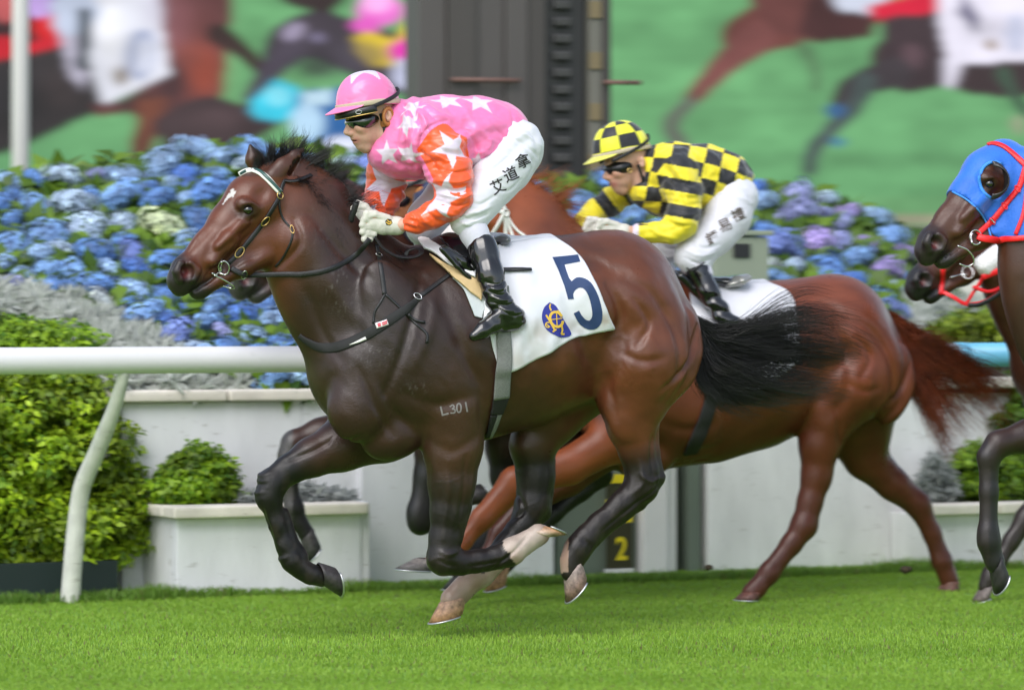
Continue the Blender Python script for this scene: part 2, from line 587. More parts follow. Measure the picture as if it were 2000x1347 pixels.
# ------------------------------------------------------------------ materials
def mat(name, col=(0.5, 0.5, 0.5), rough=0.6, metal=0.0, spec=0.5, attr=False, objcol=False, var=0.0, vscale=20.0, bump=0.0,
        bscale=60.0, sheen=0.0, coat=0.0, emit=None, estr=1.0, sub=0.0, stretch=None, bump2=0.0, b2scale=300.0, bdist=0.01, ridged=False, rvar=0.0, rlum=None, speck=0.0, transl=0.0):
    m = bpy.data.materials.new(name)
    m.use_nodes = True
    t = m.node_tree; N = t.nodes; L = t.links
    b = N['Principled BSDF']
    b.inputs['Roughness'].default_value = rough
    b.inputs['Metallic'].default_value = metal
    b.inputs['Specular IOR Level'].default_value = spec
    b.inputs['Sheen Weight'].default_value = sheen
    b.inputs['Coat Weight'].default_value = coat
    b.inputs['Base Color'].default_value = (*col, 1)
    src = None
    if attr:
        a = N.new('ShaderNodeAttribute'); a.attribute_name = 'Col'; src = a.outputs['Color']
    elif objcol:
        a = N.new('ShaderNodeObjectInfo'); src = a.outputs['Color']
    tc = N.new('ShaderNodeTexCoord')
    co = tc.outputs['Object']
    if stretch:
        mp = N.new('ShaderNodeMapping'); mp.inputs['Scale'].default_value = stretch
        L.new(co, mp.inputs['Vector']); co = mp.outputs['Vector']
    if var:
        n = N.new('ShaderNodeTexNoise'); n.inputs['Scale'].default_value = vscale; n.inputs['Detail'].default_value = 6
        L.new(co, n.inputs['Vector'])
        mr = N.new('ShaderNodeMapRange'); mr.inputs['From Min'].default_value = 0.25; mr.inputs['From Max'].default_value = 0.75
        mr.inputs['To Min'].default_value = 1 - var; mr.inputs['To Max'].default_value = 1 + var
        L.new(n.outputs['Fac'], mr.inputs['Value'])
        mx = N.new('ShaderNodeMix'); mx.data_type = 'RGBA'; mx.blend_type = 'MULTIPLY'; mx.inputs['Factor'].default_value = 1
        if src is not None: L.new(src, mx.inputs['A'])
        else: mx.inputs['A'].default_value = (*col, 1)
        L.new(mr.outputs['Result'], mx.inputs['B'])
        src = mx.outputs['Result']
    if speck:
        # scuffs and mud flecks
        n = N.new('ShaderNodeTexNoise'); n.inputs['Scale'].default_value = 16; n.inputs['Detail'].default_value = 8; n.inputs['Roughness'].default_value = 0.7
        mp = N.new('ShaderNodeMapping'); mp.inputs['Scale'].default_value = (0.5, 0.5, 1.6)
        L.new(tc.outputs['Object'], mp.inputs['Vector']); L.new(mp.outputs['Vector'], n.inputs['Vector'])
        mr = N.new('ShaderNodeMapRange'); mr.inputs['From Min'].default_value = 0.60; mr.inputs['From Max'].default_value = 0.72
        mr.inputs['To Min'].default_value = 0.0; mr.inputs['To Max'].default_value = speck
        L.new(n.outputs['Fac'], mr.inputs['Value'])
        mx = N.new('ShaderNodeMix'); mx.data_type = 'RGBA'
        L.new(mr.outputs['Result'], mx.inputs['Factor'])
        if src is not None: L.new(src, mx.inputs['A'])
        else: mx.inputs['A'].default_value = (*col, 1)
        mx.inputs['B'].default_value = (0.17, 0.15, 0.11, 1)
        src = mx.outputs['Result']
    if src is not None:
        L.new(src, b.inputs['Base Color'])
    if bump or bump2:
        prev = None
        for bs, bsc in ((bump, bscale), (bump2, b2scale)):
            if not bs: continue
            n = N.new('ShaderNodeTexNoise'); n.inputs['Scale'].default_value = bsc; n.inputs['Detail'].default_value = 2 if ridged else 4
            if ridged: n.noise_type = 'RIDGED_MULTIFRACTAL'; n.normalize = True; n.inputs['Distortion'].default_value = 0.6
            L.new(co, n.inputs['Vector'])
            bp = N.new('ShaderNodeBump'); bp.inputs['Strength'].default_value = bs; bp.inputs['Distance'].default_value = bdist
            L.new(n.outputs['Fac'], bp.inputs['Height'])
            if prev is not None: L.new(prev, bp.inputs['Normal'])
            prev = bp.outputs['Normal']
        L.new(prev, b.inputs['Normal'])
    if emit is not None:
        if emit == 'attr':
            L.new(src, b.inputs['Emission Color'])
            b.inputs['Base Color'].default_value = (0.01, 0.01, 0.01, 1)
            for l in list(b.inputs['Base Color'].links): L.remove(l)
        else:
            b.inputs['Emission Color'].default_value = (*emit, 1)
        b.inputs['Emission Strength'].default_value = estr
    if rlum or rvar:
        # dull where the hair is dark and dirty, patchy sheen elsewhere
        val = N.new('ShaderNodeTexNoise'); val.inputs['Scale'].default_value = 7; val.inputs['Detail'].default_value = 5
        L.new(tc.outputs['Object'], val.inputs['Vector'])
        m1 = N.new('ShaderNodeMapRange'); m1.inputs['From Min'].default_value = 0.3; m1.inputs['From Max'].default_value = 0.7
        m1.inputs['To Min'].default_value = rough - rvar; m1.inputs['To Max'].default_value = rough + rvar
        L.new(val.outputs['Fac'], m1.inputs['Value'])
        outp = m1.outputs['Result']
        if rlum and src is not None:
            m2 = N.new('ShaderNodeMapRange'); m2.inputs['From Min'].default_value = 0.004; m2.inputs['From Max'].default_value = 0.016
            m2.inputs['To Min'].default_value = rlum; m2.inputs['To Max'].default_value = 0.0
            L.new(src, m2.inputs['Value'])
            ad = N.new('ShaderNodeMath'); ad.operation = 'ADD'
            L.new(outp, ad.inputs[0]); L.new(m2.outputs['Result'], ad.inputs[1]); outp = ad.outputs[0]
        L.new(outp, b.inputs['Roughness'])
    if sub:
        b.inputs['Subsurface Weight'].default_value = sub
        b.inputs['Subsurface Radius'].default_value = (0.02, 0.008, 0.004)
        b.inputs['Subsurface Scale'].default_value = 0.3
    if transl:
        tr = N.new('ShaderNodeBsdfTranslucent')
        if src is not None: L.new(src, tr.inputs['Color'])
        else: tr.inputs['Color'].default_value = (*col, 1)
        ms = N.new('ShaderNodeMixShader'); ms.inputs['Fac'].default_value = transl
        L.new(b.outputs[0], ms.inputs[1]); L.new(tr.outputs[0], ms.inputs[2])
        L.new(ms.outputs[0], N['Material Output'].inputs['Surface'])
    return m

def srgb(*c):
    c = np.array(c, float) / 255
    r = np.where(c <= 0.04045, c / 12.92, ((c + 0.055) / 1.055) ** 2.4)
    return tuple(float(x) for x in r)
# =================================================================== the setting
PR = Plane(240, 16.5, 25.0)          # the running rail; everything behind it is laid out along this line

def gz(u, v):
    """where a picture point lies on the turf"""
    Y = CAMZ * F / (v - HY)
    return np.array([(u - CX) / F * Y, Y, 0.0])

# ------------------------------------------------------------------- turf
M_turf = mat('turf_ground', (0.16, 0.31, 0.04), 0.95, var=0.3, vscale=2.2, bump=0.5, bscale=40)
V, Q = box((0, 45, -0.25), (260, 245, 0.25))
g = link('ground', npmesh('ground', V, Q, False), M_turf); tag(g, kind='structure')

def blades(n, xy, hmin, hmax, w, seed, lean=0.5, cols=((0.210, 0.355, 0.038), (0.305, 0.475, 0.062))):
    """bent grass blades, two segments each"""
    R = np.random.default_rng(seed)
    p = np.concatenate([xy, np.zeros((n, 1))], 1)
    h = R.uniform(hmin, hmax, n); a = R.uniform(0, 6.283, n); b = R.normal(a, 0.8)
    le = R.uniform(0.1, lean, n) * h
    d = np.stack([np.cos(a), np.sin(a), 0 * a], 1); e = np.stack([-np.sin(b), np.cos(b), 0 * b], 1)
    ww = w * R.uniform(0.6, 1.3, n)
    p1 = p + d * (le * 0.35)[:, None] + np.stack([0 * h, 0 * h, h * 0.6], 1)
    p2 = p + d * le[:, None] + np.stack([0 * h, 0 * h, h], 1)
    V = np.stack([p - e * ww[:, None], p + e * ww[:, None], p1 - e * ww[:, None] * 0.75, p1 + e * ww[:, None] * 0.75, p2], 1)
    b0 = (np.arange(n) * 5)[:, None]
    q = b0 + np.array([[0, 1, 3, 2]]); t = b0 + np.array([[2, 3, 4]])
    big = fbm(np.concatenate([xy * 0.9, np.zeros((n, 1))], 1), 3, 3)
    st = fbm(np.concatenate([xy * (0.5, 3.0), np.zeros((n, 1))], 1), 8, 3)
    f = np.clip(0.25 + 0.45 * R.random(n) + 0.8 * (big - 0.5) + 0.9 * (st - 0.5), 0, 1)
    c = np.asarray(cols[0]) * (1 - f[:, None]) + np.asarray(cols[1]) * f[:, None]
    dry = R.random(n) < 0.05
    c[dry] = (0.20, 0.20, 0.07)
    return V.reshape(-1, 3), q, t, np.repeat(c, 5, 0)

M_grass = mat('grass_blade', attr=True, rough=0.5, spec=0.3, transl=0.35)
R_ = np.random.default_rng(5)
# spread over what the lens takes in and a step either side, denser to the front
n = 330000
Yg = 11.5 + 8.5 * R_.random(n) ** 1.15
Xg = (R_.random(n) * 2 - 1) * (0.155 * Yg + 0.7)
xy = np.stack([Xg, Yg], 1)
V, q, t, c = blades(n, xy, 0.009, 0.022, 0.0028, 6)
g = link('grass', npmesh('grass', V, [q, t], True, c), M_grass); tag(g, kind='stuff')

def prw(s, d, z): return PR.w(s, -d, z)
def ps(u, d=0.0):
    """distance along the rail line of a picture column, d metres behind it"""
    p = PR.pt(u, 600, -d)
    return (p - PR.P0 + d * PR.n) @ PR.t
def pz(u, v, d=0.0): return PR.pt(u, v, -d)[2]
RM = PR.M

# longer grass at the foot of the wall and planters
n = 16000
ss = R_.uniform(ps(-150), ps(2150), n)
dd = 0.38 + np.abs(R_.normal(0, 0.12, n))
clump = fbm(np.stack([ss * 3, 0 * ss, 0 * ss], 1), 4)
P = np.array([prw(a, b, 0)[:2] for a, b in zip(ss, dd)])
V, q, t, c = blades(n, P, 0.015, 0.065, 0.0035, 16, 0.9, ((0.11, 0.22, 0.03), (0.21, 0.36, 0.055)))
Vz = V.reshape(n, 5, 3); Vz[:, :, 2] *= (0.35 + 1.1 * clump)[:, None]; V = Vz.reshape(-1, 3)
g = link('grass_fringe', npmesh('grass_fringe', V, [q, t], True, c), M_grass); tag(g, kind='stuff')

# clods kicked up from the turf
M_clod = mat('dark_soil', (0.06, 0.045, 0.025), 0.95, var=0.4, vscale=60, bump=0.5, bscale=80)
for k, (u, v, z, r) in enumerate([(1385, 1108, 0.04, 0.020), (1410, 1192, 0.03, 0.022), (1395, 1182, 0.05, 0.014), (1770, 1112, 0.08, 0.028), (1440, 1196, 0.01, 0.012)]):
    c0 = gz(u, 1190) + np.array([0, 0, z]); c0 = P2.pt(u, v, 0.0) if False else PR.pt(u, v, 0.6)
    V, Q = ellipsoid(c0, np.eye(3), (r, r * 0.8, r * 0.6), 12, 8)
    V = V + vnormals(V, Q) * ((fbm(V * 60, k) - 0.5) * r * 0.9)[:, None]
    o = link('turf_clod', npmesh('turf_clod', V, Q), M_clod)
    tag(o, ['small clod of turf thrown up under the chestnut horse', 'largest low clod of turf between the chestnut hind legs', 'clod of turf just above the largest low clod', 'clod of turf flying in front of the white wall at right', 'tiny clod of turf lowest behind the chestnut horse'][k], 'turf clod', 'clods of turf in the air')

# ------------------------------------------------------------------- running rail
M_rail = mat('white_rail_plastic', (0.70, 0.69, 0.70), 0.42, speck=0.22, var=0.05, vscale=3, bump=0.03, bscale=9)
M_rail_blue = mat('light_blue_rail_plastic', (0.16, 0.50, 0.72), 0.38, var=0.03, vscale=3)
M_post = mat('worn_white_post', (0.58, 0.58, 0.53), 0.55, speck=0.6, var=0.16, vscale=14, bump=0.1, bscale=40)
zr = CAMZ - (703.5 - HY) / F * PR.pt(240, 600)[1]
rl = thing('running_rail', 'long white tubular running rail on slanted posts, light blue at the right end', 'rail', prw(0, 0.2, 0))
ang = np.linspace(0, 2 * np.pi, 28, endpoint=False)
def rail_piece(s0, s1, name, m, parent, r=0.0605):
    k = max(2, int((s1 - s0) / 0.5))
    V, Q = sweep(np.array([prw(s, 0, zr) for s in np.linspace(s0, s1, k)]), r * 1.0, r, n=28)
    return link(name, npmesh(name, V, Q), m, parent)
s_blue = ps(1875)
s0 = ps(-700)
rail_piece(s0, ps(-330), 'rail_tube', M_rail, rl)
rail_piece(ps(-328), s_blue, 'rail_tube', M_rail, rl)
rail_piece(s_blue + 0.004, ps(2900), 'rail_tube', M_rail_blue, rl)
V, Q = sweep(np.array([prw(s_blue - 0.03, 0, zr), prw(s_blue + 0.03, 0, zr)]), 0.0635, n=28)
link('rail_joint', npmesh('rail_joint', V, Q), M_rail_blue, rl)
GOOSE = [(242, 722, 0.0), (238, 745, 0.02), (222, 800, 0.10), (190, 880, 0.24), (162, 945, 0.34), (152, 1000, 0.38), (144, 1080, 0.40), (137, 1172, 0.42), (136, 1190, 0.42)]
def goose(sa, parent, m):
    """bent post that carries the rail out over the track"""
    ds = (sa - ps(242)) * PR.t
    P = np.array([PR.pt(u, v, -d) + ds for u, v, d in GOOSE])
    x = np.linspace(0, 1, 44)
    V, Q = sweep(spline(P, 44), np.interp(x, [0, .3, 1], [0.026, 0.038, 0.046]), np.interp(x, [0, .3, 1], [0.026, 0.034, 0.036]), n=14, up=(0.3, -0.9, 0.3))
    link('post', npmesh('post', V, Q), m, parent)
for u in (242, 2140, -1500):
    goose(ps(u), rl, M_post)

# ------------------------------------------------------------------- white planters
M_wall = mat('white_painted_concrete', (0.71, 0.72, 0.74), 0.75, speck=0.5, var=0.10, vscale=3.5, stretch=(1.6, 1.6, 0.5), bump=0.25, bscale=26, bump2=0.15, b2scale=160)
M_cap = mat('cream_coping_stone', (0.70, 0.65, 0.57), 0.7, speck=0.6, var=0.18, vscale=7, bump=0.35, bscale=18)
M_grime = mat('grimy_white_concrete', (0.70, 0.705, 0.71), 0.8, speck=0.75, var=0.14, vscale=5, stretch=(1.4, 1.4, 0.5), bump=0.3, bscale=30)

def stone(s0, s1, d0, d1, z0, z1, name, m, parent, bev=0.012, tp=0.0):
    V, Q = box(prw((s0 + s1) / 2, (d0 + d1) / 2, (z0 + z1) / 2), ((s1 - s0) / 2, (d1 - d0) / 2, (z1 - z0) / 2), RM * np.array([1, -1, 1]))
    me = npmesh(name, V, Q, False)
    if bev: bevel_mesh(me, bev, 3)
    me.polygons.foreach_set('use_smooth', np.full(len(me.polygons), False))
    return link(name, me, m, parent)

DF, DW = 0.50, 0.98                # planter front and upper wall face, behind the rail
sA, sB = ps(345, DF), ps(705, DF)
zlow, zup = pz(420, 995, DF), pz(420, 765, DW)
pl1 = thing('planter', 'white stepped concrete planter with cream coping on the left, holding a clipped green bush', 'planter', prw((sA + sB) / 2, 0.7, 0))
stone(sA, sB, DF, DF + 0.07, -0.1, zlow - 0.04, 'front_wall', M_wall, pl1, 0.006)
stone(sA, sA + 0.07, DF + 0.072, DW - 0.002, -0.1, zlow - 0.04, 'end_wall', M_grime, pl1, 0.006)
ncop = 2
w = (sB - sA + 0.06) / ncop
for k in range(ncop):
    stone(sA - 0.04 + k * w + 0.003, sA - 0.04 + (k + 1) * w - 0.003, DF - 0.065, DF + 0.10, zlow - 0.037, zlow + 0.022, 'coping_stone', M_cap, pl1, 0.018)
stone(sA - 0.04, sA + 0.10, DF + 0.103, DW - 0.006, zlow - 0.037, zlow + 0.02, 'coping_stone', M_cap, pl1, 0.018)
stone(sA + 0.075, sB, DF + 0.075, DW - 0.004, 0.05, zlow - 0.08, 'soil', M_clod, pl1, 0)
# joint strips where the planter butts the middle wall
stone(sB + 0.003, sB + 0.05, DF + 0.01, DW - 0.002, -0.1, zlow + 0.02, 'end_wall', M_grime, pl1, 0.006)

wl = thing('garden_wall', 'tall white concrete retaining wall with cream coping stones behind the rail', 'wall', prw(ps(900, DW), DW + 0.1, 0))
sW0, sW1 = ps(238, DW), ps(2000, DW) + 1.6
def wallseg(u0, u1, z1, m=M_wall, d=DW, name='wall_panel'):
    return stone(ps(u0, d) + 0.002, ps(u1, d) - 0.002, d, d + 0.16, -0.1, z1, name, m, wl, 0.004)
zc = zup - 0.05
for u0, u1 in ((238, 590), (590, 705)):
    wallseg(u0, u1, zc)
wallseg(705, 1082, zc + 0.02, M_wall, DW - 0.05)
wallseg(1382, 1835, zc + 0.02, M_grime, DW - 0.05)
wallseg(1835, 2400, zc)
e = stone(sW0 - 0.002 - 0.10, sW0 - 0.004, DW + 0.03, DW + 0.9, -0.1, zc, 'end_wall', M_grime, wl, 0.004)
uu = [205, 440, 705]
for a, b in zip(uu[:-1], uu[1:]):
    stone(ps(a, DW) + 0.004, ps(b, DW) - 0.004, DW - 0.05, DW + 0.20, zup - 0.047, zup + 0.012, 'coping_stone', M_cap, wl, 0.02)
for a, b in ((705, 830), (830, 955), (955, 1082), (1382, 1500), (1500, 1630), (1630, 1760), (1760, 1870), (1870, 1990), (1990, 2150), (2150, 2400)):
    stone(ps(a, DW) + 0.004, ps(b, DW) - 0.004, DW - 0.09, DW + 0.20, zup - 0.022, zup + 0.035, 'coping_stone', M_cap, wl, 0.02)

sC, sD = ps(1822, DF), ps(2000, DF) + 1.0
pl2 = thing('planter', 'white concrete planter with cream coping on the far right, holding a bush and silver plants', 'planter', prw((sC + sD) / 2, 0.7, 0))
zlow2 = pz(1900, 990, DF)
stone(sC, sD, DF, DF + 0.07, -0.1, zlow2 - 0.04, 'front_wall', M_grime, pl2, 0.006)
stone(sC, sC + 0.07, DF + 0.072, DW - 0.06, -0.1, zlow2 - 0.04, 'end_wall', M_grime, pl2, 0.006)
w = (sD - sC + 0.06) / 4
for k in range(4):
    stone(sC - 0.04 + k * w + 0.003, sC - 0.04 + (k + 1) * w - 0.003, DF - 0.065, DF + 0.10, zlow2 - 0.037, zlow2 + 0.022, 'coping_stone', M_cap, pl2, 0.018)
stone(sC + 0.075, sD, DF + 0.075, DW - 0.06, 0.05, zlow2 - 0.08, 'soil', M_clod, pl2, 0)

# door, marker board and posts in the gap between the walls
M_green = mat('grey_green_paint', (0.125, 0.155, 0.125), 0.55, var=0.08, vscale=5)
M_green_d = mat('dark_green_paint', (0.075, 0.085, 0.06), 0.6, var=0.15, vscale=8)
M_cab = mat('pale_olive_cabinet', (0.24, 0.275, 0.20), 0.5, var=0.05, vscale=4)
M_black = mat('matt_black', (0.012, 0.012, 0.013), 0.6)
M_yel = mat('yellow_board', (0.72, 0.58, 0.01), 0.55, var=0.06, vscale=12)
M_dkboard = mat('dark_olive_board', (0.030, 0.028, 0.008), 0.6)
gp = thing('gate_panel', 'grey green metal panel with white edge posts set in the wall gap', 'panel', prw(ps(1230, DW), DW, 0))
stone(ps(1082, DW) + 0.004, ps(1240, DW) - 0.002, DW - 0.02, DW + 0.06, 0.0, zc, 'door_leaf', M_green, gp, 0.004)
stone(ps(1240, DW), ps(1288, DW) - 0.002, DW - 0.10, DW + 0.10, 0.0, zc, 'edge_post', M_rail, gp, 0.01)
stone(ps(1288, DW), ps(1312, DW) - 0.002, DW - 0.06, DW + 0.10, 0.0, zc, 'edge_post', M_rail, gp, 0.01)
stone(ps(1312, DW), ps(1334, DW) - 0.002, DW + 0.05, DW + 0.12, 0.0, zc, 'recess_board', M_green_d, gp, 0.003)
stone(ps(1334, DW), ps(1360, DW) - 0.002, DW - 0.05, DW + 0.10, 0.0, zc, 'green_post', M_green, gp, 0.008)
stone(ps(1360, DW), ps(1382, DW) - 0.002, DW + 0.05, DW + 0.12, 0.0, zc, 'recess_board', M_green_d, gp, 0.003)
stone(ps(1082, DW) + 0.004, ps(1382, DW) - 0.004, DW - 0.10, DW + 0.16, zc + 0.004, zc + 0.05, 'lintel', M_cap, gp, 0.012)

mk = thing('marker_board', 'narrow black and yellow board showing the number 2 low in the wall gap', 'sign', prw(ps(1212, DW), DW - 0.03, 0.3))
DM = DW - 0.045
def board(v0, v1, name, m, u0=1186, u1=1234, d=DM):
    return stone(ps(u0, d), ps(u1, d), d - 0.008, d + 0.012, pz(1210, v1, d), pz(1210, v0, d), name, m, mk, 0.002)
b2_ = board(1022, 1108, 'number_panel', M_dkboard)
board(975, 1020, 'yellow_panel', M_yel)
board(945, 973, 'dark_panel', M_dkboard)
board(926, 943, 'yellow_panel', M_yel)
board(1110, 1118, 'ledge', M_rail, 1182, 1238, DM - 0.01)
cu = bpy.data.curves.new('number', 'FONT'); cu.body = '2'; cu.align_x = 'CENTER'; cu.align_y = 'CENTER'; cu.offset = 0.02; cu.extrude = 0.02
to = bpy.data.objects.new('number', cu); COL.objects.link(to); bpy.context.view_layer.update()
me = bpy.data.meshes.new_from_object(to); bpy.data.objects.remove(to)
c0 = prw(ps(1212, DM), DM - 0.0105, pz(1212, 1070, DM))
vv = np.array([v.co for v in me.vertices])
vv[:, :2] -= (vv[:, :2].max(0) + vv[:, :2].min(0)) / 2
sc = 0.118 / (vv[:, 1].max() - vv[:, 1].min())
W = c0 + np.outer(vv[:, 0] * sc * 0.85, PR.t) + np.outer(vv[:, 1] * sc, PR.z) + np.outer(vv[:, 2] * sc * 0.5, PR.n)
me.vertices.foreach_set('co', W.astype(np.float32).ravel())
link('number', me, M_yel, b2_)

cb = thing('equipment_cabinet', 'pale olive metal cabinet with a small dark window behind the yellow jockey', 'cabinet', PR.pt(1450, 760, -1.5))
DC = 1.45
def cst(u0, u1, v0, v1, d0, d1, name, m, bev=0.01):
    return stone(ps(u0, DC), ps(u1, DC), d0, d1, pz((u0 + u1) / 2, v1, DC), pz((u0 + u1) / 2, v0, DC), name, m, cb, bev)
cst(1395, 1503, 462, 900, DC, DC + 0.35, 'body', M_cab, 0.015)
cst(1390, 1508, 450, 460, DC - 0.02, DC + 0.37, 'lid', M_cab, 0.008)
cst(1431, 1464, 476, 503, DC - 0.012, DC - 0.004, 'window', M_black, 0.003)

# ------------------------------------------------------------------- winning post
M_tower = mat('dark_brown_cladding', (0.040, 0.034, 0.030), 0.55, var=0.18, vscale=3, bump=0.1, bscale=12, stretch=(1, 1, 0.3))
M_tower2 = mat('grey_brown_cladding', (0.060, 0.052, 0.048), 0.5, var=0.15, vscale=3, stretch=(1, 1, 0.3))
M_corr = mat('black_rubber', (0.010, 0.010, 0.010), 0.5)
M_rib = mat('worn_rubber_rib', (0.028, 0.027, 0.025), 0.45, var=0.3, vscale=15)
M_rust = mat('rusty_steel', (0.14, 0.075, 0.06), 0.7, var=0.3, vscale=20)
M_tape1 = mat('ochre_tape', (0.15, 0.115, 0.055), 0.6)
M_tape2 = mat('grey_tape', (0.115, 0.11, 0.09), 0.6)
PT = Plane(1000, 21.6, 12.0)
tw = thing('winning_post', 'broad dark brown winning post column with black ribbed strip and taped edge', 'post', PT.w(0, 0, 0))
def tws(u): return (PT.pt(u, 600) - PT.P0) @ PT.t
def tbox(u0, u1, z0, z1, l0, l1, name, m, parent=None, bev=0.008):
    a, b = tws(u0), tws(u1)
    V, Q = box(PT.w((a + b) / 2, (l0 + l1) / 2, (z0 + z1) / 2), ((b - a) / 2, abs(l1 - l0) / 2, (z1 - z0) / 2), PT.M)
    me = npmesh(name, V, Q, False); bevel_mesh(me, bev, 2)
    return link(name, me, m, parent or tw)
ZT = 5.2
for a, b, l, m in ((818, 872, 0.0, M_tower2), (873, 930, 0.03, M_tower), (931, 985, 0.0, M_tower2), (986, 1030, 0.02, M_tower2), (1031, 1066, 0.0, M_tower)):
    tbox(a, b, 0.0, ZT, -0.45, l, 'cladding_panel', m)
tbox(1067, 1148, 0.0, ZT, -0.45, -0.06, 'channel', M_corr)
zz = np.arange(1.2, ZT, 0.10)
for k, z in enumerate(zz):
    tbox(1084, 1118, z, z + 0.055, -0.055, -0.02, 'rib', M_rib, bev=0.012)
tbox(1150, 1176, 0.0, ZT, -0.45, -0.01, 'edge_strip', M_tape2)
for k, z in enumerate(np.arange(1.25, ZT, 0.30)):
    tbox(1151, 1175, z, z + 0.10, -0.008, 0.004, 'tape_band', M_tape1, bev=0.002)
tbox(1177, 1196, 0.0, ZT, -0.45, -0.03, 'cladding_panel', M_tower)
z15 = PT.pt(950, 158)[2]
V, Q = sweep(np.array([PT.w(tws(878), 0.06, z15), PT.w(tws(1012), 0.06, z15)]), 0.014, n=10); link('clamp_rod', npmesh('clamp_rod', V, Q), M_rust, tw)
V, Q = sweep(np.array([PT.w(tws(1180), 0.0, z15), PT.w(tws(1252), 0.0, z15)]), 0.014, n=10); link('clamp_rod', npmesh('clamp_rod', V, Q), M_rust, tw)

# ------------------------------------------------------------------- light pole at the left
pol = thing('pole', 'slim pale grey pole rising out of the hydrangeas at the left', 'pole', PR.pt(40, 600, -5.5) * np.array([1, 1, 0]))
b0 = PR.pt(40, 600, -5.5)
V, Q = sweep(np.array([[b0[0], b0[1], 0], [b0[0], b0[1], 2.5], [b0[0] + 0.005, b0[1], 6.0]]), [0.055, 0.052, 0.046], n=16)
link('shaft', npmesh('shaft', V, Q), mat('pale_grey_paint', (0.50, 0.49, 0.47), 0.5), pol)
V, Q = sweep(np.array([[b0[0], b0[1], 0], [b0[0], b0[1], 0.04]]), 0.13, n=16)
link('base_plate', npmesh('base_plate', V, Q), M_tower2, pol)

# ------------------------------------------------------------------- video screen
exec_screen = True
PS = Plane(1000, 33.0, 4.0)
NXs, NYs = 520, 200
us = np.linspace(-420, 2420, NXs); vs = np.linspace(-560, 440, NYs)
US, VS = np.meshgrid(us, vs)
img = np.zeros((NYs, NXs, 3))
stripe = fbm(np.stack([US.ravel() * 0.002, VS.ravel() * 0.035, 0 * US.ravel()], 1), 5, 3).reshape(NYs, NXs)
img[:] = np.asarray(srgb(106, 166, 112))
img *= (0.82 + 0.36 * stripe)[..., None]
img = img * (1 - 0.25 * (VS > 380)[..., None] * np.array([0.0, .3, .3]))
def pp(poly, rgb, a=1.0):
    m = in_poly(US, VS, poly)
    img[m] = img[m] * (1 - a) + np.asarray(srgb(*rgb)) * a
def pe(u, v, ru, rv, rgb, ang=0):
    t_ = math.radians(ang); x = (US - u) * math.cos(t_) + (VS - v) * math.sin(t_); y = -(US - u) * math.sin(t_) + (VS - v) * math.cos(t_)
    img[(x / ru) ** 2 + (y / rv) ** 2 < 1] = srgb(*rgb)
def pln(pts, w, rgb):
    P_ = spline(pts, 30)
    for i_ in range(len(P_)):
        ww = np.interp(i_ / 29, np.linspace(0, 1, len(w)), w)
        pe(P_[i_][0], P_[i_][1], ww, ww, rgb)
def ps_(u, v, ru, rv, rgb, a=1.0, ang=0):
    """soft patch"""
    t_ = math.radians(ang); x = (US - u) * math.cos(t_) + (VS - v) * math.sin(t_); y = -(US - u) * math.sin(t_) + (VS - v) * math.cos(t_)
    m = a * np.clip(1.5 * np.exp(-1.1 * ((x / ru) ** 2 + (y / rv) ** 2)), 0, 1)[..., None]
    img[:] = img * (1 - m) + np.asarray(srgb(*rgb)) * m
# left half of the broadcast: a dark horse and a bay with a white cloth, a grey nose, two caps
pp([(-420, -300), (110, -300), (150, 0), (185, 140), (215, 212), (150, 238), (60, 282), (0, 305), (-60, 300), (-420, 320)], (52, 47, 50))
ps_(30, 200, 60, 50, (42, 40, 44), 0.8); ps_(120, 180, 40, 40, (66, 56, 58), 0.6)
pp([(180, 205), (240, 200), (310, 150), (330, 100), (300, 20), (270, -80), (420, -80), (455, 10), (448, 70), (440, 130), (436, 185), (400, 225), (345, 250), (322, 258), (300, 240), (250, 222), (190, 232)], (100, 60, 60))
ps_(350, 60, 60, 60, (138, 88, 94), 0.9); ps_(395, 60, 30, 50, (112, 66, 66), 0.8); ps_(398, 140, 34, 50, (150, 70, 54), 0.9); ps_(370, 110, 26, 22, (132, 70, 62), 0.8); ps_(335, 165, 28, 34, (66, 44, 48), 0.9); ps_(280, 205, 50, 18, (58, 44, 48), 0.9)
pp([(258, 200), (330, 190), (318, 240), (300, 280), (285, 330), (250, 330), (256, 280), (270, 240)], (104, 60, 50)); ps_(290, 230, 18, 30, (120, 70, 54), 0.8)
pp([(330, 235), (400, 200), (380, 240), (350, 270), (325, 300), (310, 300)], (74, 58, 66))
pln([(425, 70), (470, 100), (510, 140), (520, 170)], [22, 16, 14, 10], (62, 44, 44))
pp([(150, -120), (300, -100), (318, 60), (332, 150), (200, 208), (180, 150), (165, 60)], (226, 228, 240))
pe(275, 110, 30, 52, (170, 178, 205), 10); pe(282, 112, 16, 34, (214, 218, 235), 10)
ps_(236, 152, 13, 18, (120, 105, 84)); ps_(215, 60, 22, 60, (246, 247, 252), 0.8); ps_(300, 20, 18, 40, (200, 196, 214), 0.6)
pp([(-60, 80), (115, 70), (120, 95), (60, 110), (-60, 135)], (196, 30, 46))
pp([(0, 0), (30, -40), (95, 60), (60, 90), (0, 70)], (60, 34, 40))
pe(90, 55, 28, 26, (205, 30, 36)); pe(10, 20, 30, 30, (190, 90, 92)); pe(75, 10, 30, 32, (190, 160, 222))
pp([(98, 10), (160, -40), (200, 30), (170, 70), (130, 90), (105, 60)], (190, 200, 222))
pp([(118, 80), (150, 70), (172, 150), (160, 180), (135, 150)], (190, 186, 205))
pln([(165, 30), (165, 80), (160, 130)], [12, 14, 12], (62, 70, 78))
pp([(520, -20), (700, -20), (640, 30), (590, 20), (560, 10)], (58, 44, 46))
